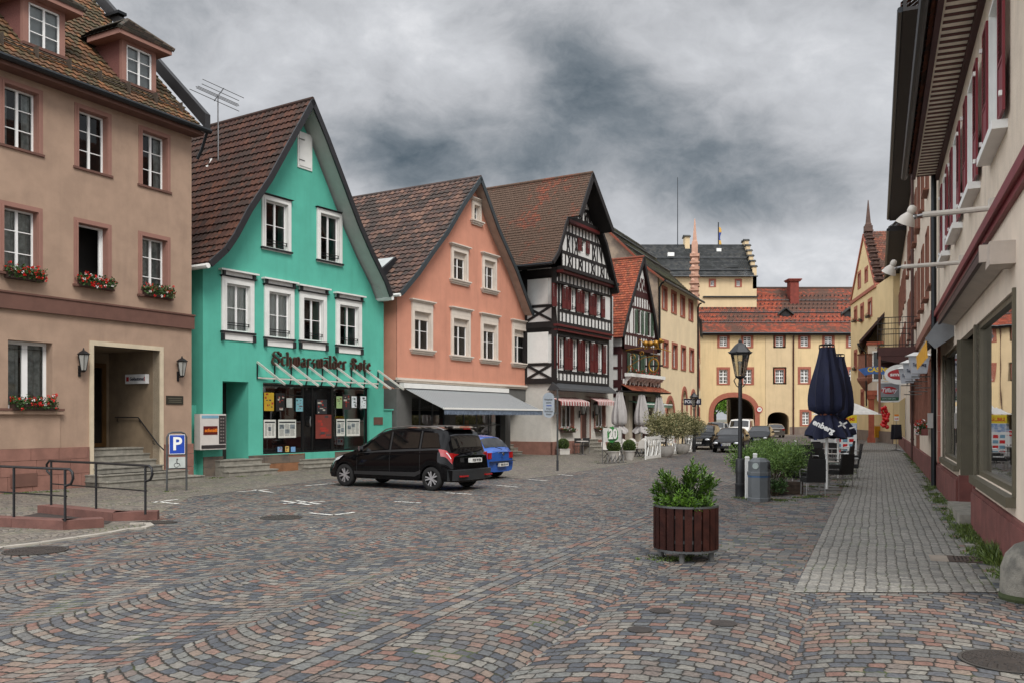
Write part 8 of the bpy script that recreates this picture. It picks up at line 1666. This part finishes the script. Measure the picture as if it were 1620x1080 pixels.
CL = [(1286, 783, 180, 'black wicker chair nearest the camera with its back turned, left of the white pole'), (1262, 774, 90, 'black wicker chair partly under the shrub at the near café table'), (1330, 768, 200, 'black wicker chair just right of the white umbrella pole'), (1345, 756, 250, 'black wicker chair on the pavement edge, right of near table'), (1282, 764, 10, 'black wicker chair behind the near café table facing the camera'), (1272, 752, 170, 'black wicker chair in the second row left beside the shrubs'), (1302, 750, 20, 'black wicker chair in the second row behind the pole'), (1335, 745, 230, 'black wicker chair in the second row on the pavement side'), (1350, 738, 260, 'black wicker chair in the third row on the pavement side'), (1275, 741, 160, 'black wicker chair in the third row beside the far shrubs'), (1298, 736, 0, 'black wicker chair in the third row middle'), (1340, 729, 240, 'black wicker chair in the fourth row on the pavement side'), (1285, 731, 190, 'black wicker chair in the fourth row behind the shrubs'), (1345, 722, 260, 'farthest black wicker chair of the pavement café'), (1314, 757, 90, 'black wicker chair between the first and second café tables'), (1326, 735, 120, 'black wicker chair between the third and fourth café tables'), (1262, 756, 100, 'black wicker chair pressed against the shrubs in the second row')]
for px, py, a, lab in CL:
    c = gp(px, py); o = ch0 if not used_c else dup(ch0, (0, 0, 0)); used_c = True; o.location = (c.x, c.y, .01); o.rotation_euler = (0, 0, R(a)); o['label'] = lab; o['group'] = 'black wicker café chairs'
for px, py, lab in [(1306, 770, 'round café table nearest the camera beside the white pole'), (1318, 750, 'round café table in the second row'), (1316, 737, 'round café table in the third row'), (1318, 727, 'farthest round café table')]:
    c = gp(px, py); o = tb0 if not used_t else dup(tb0, (0, 0, 0)); used_t = True; o.location = (c.x, c.y, .01); o['label'] = lab; o['group'] = 'round café tables of pavement café'
# white freezer board & display beyond the chairs
c = gp(1307, 722); q = thing('ice_cream_board', 'white board with red oval and small blue squares behind the café chairs', 'board', (c.x, c.y, 0)); wb = 48*c.y/FPX; zt = EYE-(683-HY)/FPX*c.y
obj('panel', MB().box(-wb/2, wb/2, -.03, .03, .75, zt).prism([(-wb/2+.1, zt), (wb/2-.1, zt), (wb/2-.3, zt+.18), (-wb/2+.3, zt+.18)], 'y', -.03, .03), mat('board_white', (205, 205, 202), .5), q)
o = disc(wb*.27, .13, 0, .01); o.v = [(v[1], -.035-v[0], v[2]+zt+.0) for v in o.v]; obj('red_oval', o, M_bal, q); lettering(q, 'smilies', 0, -.05, zt, .16, M_white, bold=.005, fitw=wb*.4); obj('blue_label', MB().box(-wb*.42, -wb*.3, -.036, -.031, zt-.4, zt-.22).box(wb*.24, wb*.38, -.036, -.031, zt-.38, zt-.2), mat('label_navy', (30, 44, 90)), q)
obj('leg', MB().box(-wb*.4, -wb*.36, -.03, .03, 0, .75).box(wb*.36, wb*.4, -.03, .03, 0, .75), M_alu, q)
# jubilee poster board reflected in the shop window
c = Vector((ql(-.25, 21.0)[0], 21.0)); 
# black cloth rack at the far end of the café
c = gp(1341, 700); q = thing('wind_screen', 'folded dark wind screen behind the last café chairs', 'wind screen', (c.x, c.y, 0)); fs = MB()
for i in range(4): fs.box(-.5+i*.3, -.24+i*.3, -.1+(.12 if i % 2 else 0), -.07+(.12 if i % 2 else 0), .1, 2.0)
obj('screen_cloth', fs, M_wick, q); obj('screen_frame', MB().tube([(-.5, -.1, 0), (-.5, -.1, 2.05), (.7, -.1, 2.05), (.7, -.1, 0)], .025, 5), M_black, q)
# ---- terrace of the inn, left side
def ballpot(px, py, r, label, square=False, hp=.42):
    c = gp(px, py); t = thing('box_ball_plant', label, 'potted plant', (c.x, c.y, 0), R(25) if square else 0, 'clipped box balls in pots')
    if square: obj('pot', MB().box(-.3, .3, -.2, .2, .03, .34).box(-.32, .32, -.22, .22, .3, .35), M_pot, t)
    else: obj('pot', MB().lathe([(.2, 0), (.28, hp), (.31, hp), (.31, hp+.04), (.26, hp+.04), (.25, hp-.02), (0, hp-.02)], n=20, cap=False), M_pot, t, 40)
    lf = MB(); z = (hp if not square else .33)+r*.8
    for i in range(2600):
        d = Vector((random.gauss(0, 1), random.gauss(0, 1), random.gauss(0, 1))).normalized(); lf.leaf(Vector((0, 0, z))+d*r*random.uniform(.8, 1.0), d+Vector((random.gauss(0, .7), random.gauss(0, .7), random.gauss(0, .7))), .045, .035)
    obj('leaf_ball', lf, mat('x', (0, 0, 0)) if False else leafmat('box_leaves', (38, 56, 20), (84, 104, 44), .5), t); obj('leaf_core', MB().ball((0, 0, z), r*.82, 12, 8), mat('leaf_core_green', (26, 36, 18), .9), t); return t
ballpot(891, 719, .32, 'clipped box ball in pale square trough before the timbered house', True); ballpot(947.5, 712, .26, 'clipped box ball in square trough by the timbered house steps', True); ballpot(971, 728, .32, 'clipped box ball in white pot behind the 20 sign'); ballpot(995.5, 727, .31, 'clipped box ball in white pot right of the 20 sign')
M_plas = mat('white_garden_plastic', (200, 196, 190), .5, var=.05)
def garden_chair():
    t = thing('garden_chair', 'x', 'chair', (0, 0, 0)); obj('seat', MB().box(-.22, .22, -.22, .22, .42, .45), M_plas, t); b = MB(); n = 12
    for i in range(n): a0, a1 = math.pi*i/n, math.pi*(i+1)/n; b.hexa([(.24*math.cos(a0), .22, .45), (.24*math.cos(a1), .22, .45), (.24*math.cos(a1), .25, .45), (.24*math.cos(a0), .25, .45), (.24*math.cos(a0), .27, .68+.2*math.sin(a0)), (.24*math.cos(a1), .27, .68+.2*math.sin(a1)), (.24*math.cos(a1), .3, .68+.2*math.sin(a1)), (.24*math.cos(a0), .3, .68+.2*math.sin(a0))])
    obj('backrest', b, M_plas, t)
    for sx in (-1, 1): obj('leg', MB().tube([(sx*.2, -.2, .42), (sx*.2, .2, .0)], .016, 5), M_black, t); obj('leg', MB().tube([(sx*.2, .2, .42), (sx*.2, -.2, .0)], .016, 5), M_black, t)
    return t
g0 = garden_chair(); gu = False
for px, py, a, lab in [(963, 724, 60, 'white garden chair leaning at the back left of the 20 sign'), (985, 719, 0, 'white garden chair with arched back between the two box ball pots'), (1003, 718, 15, 'white garden chair with arched back right of the second box ball pot'), (1020, 717, -10, 'white garden chair behind the first white fence panel'), (1032, 715, 10, 'white garden chair at the back before the inn wall'), (1012, 722, 200, 'white garden chair with dark crossed legs turned to the table'), (1048, 712, 0, 'white garden chair between the fence panels and cream building'), (1062, 711, 10, 'farthest white garden chair near the flowering shrubs')]:
    c = gp(px, py); o = g0 if not gu else dup(g0, (0, 0, 0)); gu = True; o.location = (c.x, c.y, .005); o.rotation_euler = (0, 0, R(a)); o['label'] = lab; o['group'] = 'white garden chairs at the inn'
def gtable(px, py, label, m=None):
    c = gp(px, py); t = thing('garden_table', label, 'table', (c.x, c.y, 0), R(31), 'garden tables at the inn'); obj('tabletop', MB().box(-.7, .7, -.35, .35, .7, .74), m or M_plas, t)
    for sx in (-.55, .55): obj('leg', MB().beam((sx, -.3, 0), (sx, .3, .7), .04, .04).beam((sx+.03, .3, 0), (sx+.03, -.3, .7), .04, .04), M_black, t)
gtable(994, 721, 'white table among the white garden chairs at the inn'); gtable(1035, 717, 'white table behind the white fence panels')
for px, py, a, lab in ((916, 717, 20, 'dark bistro chair left of the timbered house steps'), (926, 716, 190, 'dark bistro chair right of the small table by the steps')):
    c = gp(px, py); t = thing('bistro_chair', lab, 'chair', (c.x, c.y, 0), R(a), 'bistro chairs at the timbered house'); obj('seat', MB().box(-.2, .2, -.2, .2, .43, .46), M_trim, t); obj('backrest', MB().box(-.2, .2, .18, .21, .6, .88), M_trim, t)
    for sx in (-.19, .19): obj('leg', MB().tube([(sx, -.2, 0), (sx, -.19, .43)], .014, 5), M_steel, t); obj('leg', MB().tube([(sx, .22, 0), (sx, .19, .9)], .014, 5), M_steel, t)
c = gp(921, 718); t = thing('bistro_table', 'small bistro table between two dark chairs by timbered house steps', 'table', (c.x, c.y, 0)); obj('tabletop', MB().lathe([(.35, .72), (.35, .75)], n=18), M_plas, t); obj('stem', MB().tube([(0, 0, 0), (0, 0, .72)], .03, 6), M_black, t); obj('foot', MB().lathe([(.24, 0), (.22, .03)], n=12), M_black, t)
# white fence panels
for (pa, ya, pb, yb, lab) in ((1021, 726.5, 1045, 723, 'nearest white lattice fence panel of the inn terrace'), (1055, 720.5, 1073, 716.5, 'middle white lattice fence panel between two potted trees'), (1080, 716.5, 1097.5, 713.5, 'farthest white lattice fence panel beside the street lamp')):
    A, B = gp(pa, ya), gp(pb, yb); d = (B-A); l = d.length; q = thing('fence_panel', lab, 'fence', tuple(A), math.atan2(d.y, d.x), 'white fence panels of the inn terrace'); f = MB(); h = EYE-(697.5-HY)/FPX*A.y if pa == 1021 else 1.12; h = 1.1
    f.box(0, .09, -.03, .03, 0, h+.05).box(l-.09, l, -.03, .03, 0, h+.05).box(.09, l-.09, -.025, .025, 0.02, .16).box(.09, l-.09, -.025, .025, h-.14, h); obj('frame', f, M_white, q); s = MB(); n = 3
    for i in range(n):
        x0 = .13+(l-.26)*i/n; w_ = (l-.26)/n; s.bar(x0+w_*.22, .16, x0+w_*.72, h-.14, .08, -.02, .02).bar(x0+w_*.78, .16, x0+w_*.28, h-.14, .08, -.018, .018); s.bar(x0+w_, .16, x0+w_, h-.14, .05, -.015, .015)
    obj('lattice', s, M_white, q)
M_pier = leafmat('pieris_leaves', (46, 66, 28), (168, 158, 116), .6)
def pottree(px, py, lab, r=.95, h=2.15):
    c = gp(px, py); q = thing('potted_tree', lab, 'tree', (c.x, c.y, 0), 0, 'flowering trees in pale pots'); obj('pot', MB().lathe([(.25, 0), (.42, .2), (.46, .5), (.44, .56), (.4, .56), (.38, .5), (0, .5)], n=20, cap=False), M_pot, q, 40); obj('trunk', MB().tube([(0, 0, .5), (.02, 0, 1.0), (0, 0, h-.5)], [.035, .03, .025], 6), mat('bark', (0, 0, 0)), q)
    lf = MB()
    for i in range(18):
        a = random.uniform(0, 6.28); k = math.sqrt(random.random())*.75; p = Vector((r*k*math.cos(a), r*k*math.sin(a), h-.5+random.uniform(-.3, .3)))
        for j in range(480): d = Vector((random.gauss(0, 1), random.gauss(0, 1), random.gauss(0, .8))).normalized(); lf.leaf(p+d*r*.42*random.random()**.5, d+Vector((random.gauss(0, .5), random.gauss(0, .5), .3)), .1, .05)
    obj('crown', lf, M_pier, q)
pottree(1053, 722, 'nearer potted tree with cream flowers between the white fence panels', 1.3); pottree(1079, 717, 'farther potted tree with cream flowers beside the street lamp', 1.2)
# 20 sign with bicycle rack
A, B = gp(953, 733), gp(984, 731); c = (A+B)/2; q = thing('bicycle_rack_sign', 'white board with green framed 20 above a small bicycle rack', 'sign', tuple(c), math.atan2(B.y-A.y, B.x-A.x)); wd = (B-A).length; zt = EYE-(676-HY)/FPX*c.y; z0 = EYE-(698-HY)/FPX*c.y
obj('board', MB().box(-wd*.46, wd*.46, -.015, .015, z0, zt), mat('board_offwhite', (196, 196, 192), .5), q); fr = MB().tube([(-wd/2, 0, 0), (-wd/2, 0, zt-.1)], .02, 6).tube([(wd/2, 0, 0), (wd/2, 0, zt-.1)], .02, 6).box(-wd/2-.1, wd/2+.1, -.2, -.17, 0, .03).box(-wd/2-.1, wd/2+.1, .2, .23, 0, .03); obj('frame', fr, M_steel, q)
gr = MB(); rr = random.Random(5); zc = (z0+zt)/2
for i in range(16): a = i*.39; gr.lathe([(rr.uniform(.07, .13), 0), (.05, .004)], (0, 0, 0), 7, rr.random()); k = len(gr.v)-14; gr.v[k:] = [(v[0]+.34*math.cos(a), -.016-v[2], v[1]+zc+.26*math.sin(a)) for v in gr.v[k:]]
obj('green_wreath', gr, mat('wreath_green', (46, 120, 58), .6, var=.3, vs=12), q); lettering(q, '20', 0, -.03, zc+.02, .62, M_white, ext=.004, bold=.02, fitw=.66); obj('outline', text_mb('20', .62, .002, .03), mat('wreath_dark', (30, 70, 40)), q).location = (0, -.023, zc+.02); obj('ribbon', MB().box(-.26, .26, -.03, -.02, z0+.06, z0+.13), MATS['wreath_dark'], q)
bs = MB()
for i in range(5): x = -wd*.4+wd*.2*i; bs.tube([(x, -.18, .02), (x+.03, -.15, .36), (x+.1, -.12, .36), (x+.09, .1, .02)], .014, 5).tube([(x+.04, -.18, .02), (x+.07, -.15, .3), (x+.13, .1, .02)], .012, 5)
obj('rack_loop', bs, M_steel, q)
# parking ticket sign on pole
A = gp(882, 744); q = thing('information_sign', 'grey rounded sign reading Parkscheinautomat on a slim pole', 'sign', tuple(A)); zt = EYE+(HY-617)/FPX*A.y; z0, z1 = EYE+(HY-660)/FPX*A.y, EYE+(HY-620)/FPX*A.y; wd = 18*A.y/FPX
obj('pole', MB().tube([(0, 0, .38), (0, 0, zt+.05)], .035, 8), M_galv, q, 40); obj('pole_foot', MB().tube([(0, 0, 0), (0, 0, .4)], .045, 8), mat('foot_dark', (46, 48, 52)), q)
pr = rrect(wd, z1-z0, wd*.49); ob = MB().prism([(p[0]-wd*.5-.12, p[1]+(z0+z1)/2) for p in pr], 'y', -.02, .02); obj('plate', ob, mat('sign_silver', (140, 148, 156), .5), q); pr = rrect(wd-.04, z1-z0-.04, wd*.47)
for i, (s_, zz) in enumerate((('Parkschein-', .72), ('automat', .60), ('Hier', .36), ('Parkschein', .25), ('lösen', .14))): lettering(q, s_, -wd*.5-.12, -.024, z0+(z1-z0)*zz, .09, M_ink, bold=.001, fitw=wd*(.72 if len(s_) > 7 else .45))
obj('emblem', MB().box(-wd*.75-.1, -wd*.25-.12, -.025, -.021, z0+(z1-z0)*.46, z0+(z1-z0)*.5), mat('emblem_blue', (40, 60, 130)), q); obj('clamp', MB().box(-.14, .05, -.02, .05, z0+.15, z0+.2).box(-.14, .05, -.02, .05, z1-.2, z1-.15), M_galv, q)
# disabled parking sign
A, B = gp(264, 776.5), gp(295, 775); c = (A+B)/2; q = thing('parking_sign', 'blue parking sign with wheelchair plate in a round topped steel hoop', 'sign', tuple(c), math.atan2(B.y-A.y, B.x-A.x)); wd = (B-A).length; H = EYE-(683-HY)/FPX*c.y
hp = [(-wd/2, 0, 0), (-wd/2, 0, H-.14), (-wd/2+.05, 0, H-.04), (-wd/2+.14, 0, H), (wd/2-.14, 0, H), (wd/2-.05, 0, H-.04), (wd/2, 0, H-.14), (wd/2, 0, 0)]; obj('hoop', MB().tube(hp, .027, 8).tube([(-wd/2, 0, H-.62), (wd/2, 0, H-.62)], .018, 6).tube([(-wd/2, 0, H-1.0), (wd/2, 0, H-1.0)], .018, 6), M_galv, q, 40)
o = obj('parking_plate', MB().box(-wd*.4, wd*.4, -.035, -.02, H-.6, H-.06), mat('sign_royal_blue', (28, 66, 160), .4), q); obj('border', MB().box(-wd*.4, wd*.4, -.038, -.036, H-.6, H-.585).box(-wd*.4, wd*.4, -.038, -.036, H-.075, H-.06).box(-wd*.4, -wd*.38, -.038, -.036, H-.585, H-.075).box(wd*.38, wd*.4, -.038, -.036, H-.585, H-.075), M_white, o); lettering(o, 'P', 0, -.038, H-.33, .5, M_white, bold=.012)
o = obj('wheelchair_plate', MB().box(-wd*.42, wd*.42, -.035, -.02, H-.98, H-.68), mat('plate_white', (170, 176, 172), .5), q); wcm = MB().ball((0, -.04, H-.74), .022, 8, 5).bar(-.01, H-.77, .0, H-.86, .025, -.04, -.036).bar(.0, H-.86, .06, H-.86, .02, -.04, -.036).bar(.06, H-.86, .08, H-.93, .02, -.04, -.036); wcm.tube([(-.02+.06*math.cos(a*.5), -.038, H-.9+.06*math.sin(a*.5)) for a in range(3, 13)], .008, 4); obj('wheelchair_symbol', wcm, M_ink, o)
# ramp kerbs and railings on the left
M_ker = mat('red_kerb_stone', (102, 68, 60), .85, var=.2, vs=3, bump=.6, stain=.4)
def kerbwall(pts, h, w_, label):
    q = thing('ramp_kerb', label, 'low wall', (0, 0, 0), 0, 'red stone ramp kerbs')
    for a, b in zip(pts, pts[1:]):
        A, B = gp(*a), gp(*b); d = (B-A).normalized(); n = Vector((-d.y, d.x, 0)); n = n if n.y > 0 else -n; L_ = (B-A).length; k = max(1, round(L_/1.1))
        for i in range(k): p0, p1 = A+d*(L_*i/k+.004), A+d*(L_*(i+1)/k-.004); obj('stone', MB().hexa([p0, p1, p1+n*w_, p0+n*w_]+[p+Vector((0, 0, h)) for p in (p0, p1, p1+n*w_, p0+n*w_)]), M_ker, q)
    return q
kerbwall([(-60, 830), (100, 838), (165, 834)], .17, .34, 'front red stone kerb of the ramp under the nearer handrail'); kerbwall([(59, 811), (178, 824), (249, 822)], .17, .36, 'rear red stone kerb of the ramp under the farther handrail')
sheet('ramp_floor', [gp(30, 818)[:2], gp(150, 830)[:2], gp(168, 829)[:2], gp(178, 825)[:2], gp(62, 811)[:2]], .013, mat('gap_shade', (48, 40, 36), .9))  # flat sheet at street level; the dark gap's shade is put into its colour
def railing(posts, z0, lab, ext=None):
    q = thing('handrail', lab, 'railing', (0, 0, 0), 0, 'black ramp handrails'); P = [gp(a, b, z0) for a, b in posts]; h = .93
    for p in P: obj('post', MB().tube([tuple(p), (p.x, p.y, z0+h)], .024, 8), M_black, q, 40)
    a, b = P[0], P[-1]; d = (b-a).normalized()
    top = [tuple(p+Vector((0, 0, h))) for p in P]; hook = [tuple(b+Vector((0, 0, h))+d*.12), tuple(b+Vector((0, 0, h-.05))+d*.2), tuple(b+Vector((0, 0, h-.16))+d*.22), tuple(b+Vector((0, 0, h-.26))+d*.16), tuple(b+Vector((0, 0, h-.3)))]
    st = [tuple(a+Vector((0, 0, h-.3))), tuple(a+Vector((0, 0, h-.22))-d*.16), tuple(a+Vector((0, 0, h-.08))-d*.18), tuple(a+Vector((0, 0, h))-d*.08)] if ext is None else [tuple(a+Vector((0, 0, h))-d*ext)]
    obj('top_rail', MB().tube(st+top+hook, .024, 8), M_black, q, 50); obj('mid_rail', MB().tube([tuple(a+Vector((0, 0, .45))-d*(ext or 0)), tuple(b+Vector((0, 0, .45))+d*.05)], .014, 6), M_black, q)
railing([(22, 817), (103, 824)], .17, 'nearer black ramp handrail running out of the left frame edge', 3.0); railing([(81, 798), (152, 804), (230, 813)], .17, 'farther black ramp handrail with three posts and curled ends')
c = gp(246, 826); q = thing('manhole_cover', 'dark oval iron cover beside the end of the red ramp kerb', 'cover', (c.x, c.y, .008)); obj('lid', MB().lathe([(.4, 0), (.4, .008)], n=20, sy=.6), MATS['cast_iron'], q); obj('rim', MB().lathe([(.42, 0), (.42, .005), (.4, .005)], n=20, sy=.6, cap=False), MATS['iron_rim'], q)
# weeds and grass tufts
def weeds(name, pts, n, hmin, hmax, spread, m=None):
    mb = MB()
    for (a, b) in pts:
        for i in range(n):
            f = random.random(); p = Vector(a).lerp(Vector(b), f); p = Vector((p.x+random.gauss(0, spread), p.y+random.gauss(0, spread), .0)); k = noise_(p*1.4)
            if k < .42: continue
            for j in range(5):
                d = Vector((random.gauss(0, .5), random.gauss(0, .5), random.uniform(.5, 1.2))); mb.leaf(p+Vector((random.gauss(0, .025), random.gauss(0, .025), 0)), d, random.uniform(hmin, hmax)*k*1.5, .012+.01*random.random())
    o = obj(name, mb, m or M_weed); o['kind'] = 'stuff'; return o
from mathutils import noise as _n
def noise_(p): return .5+.5*_n.noise(p)
wq = lambda q_, Y: (1.8+q_+.412*Y, Y, 0)
weeds('grass_tufts', [(wq(-.16, 11.0), wq(-.16, 17)), (wq(-.14, 19), wq(-.14, 50)), (wq(-.35, 12), wq(-.3, 26))], 520, .03, .11, .09)
weeds('grass_tufts', [(gp(1150, 787), gp(1240, 792)), (gp(1225, 791), gp(1320, 783)), (gp(1250, 770), gp(1345, 768)), (gp(1330, 775), gp(1350, 735))], 260, .02, .06, .16)
weeds('grass_tufts', [(gp(330, 756), gp(430, 750)), (gp(250, 778), gp(305, 777)), (gp(0, 781), gp(110, 776)), (gp(940, 730), gp(1090, 716)), (gp(1040, 884), gp(1130, 882))], 160, .015, .05, .14)
weeds('tall_weeds', [(wq(-.12, 11.6), wq(-.12, 12.9)), (wq(-.05, 10.2), wq(-.1, 10.9)), (wq(-.1, 16.8), wq(-.1, 18.5))], 260, .1, .28, .05)
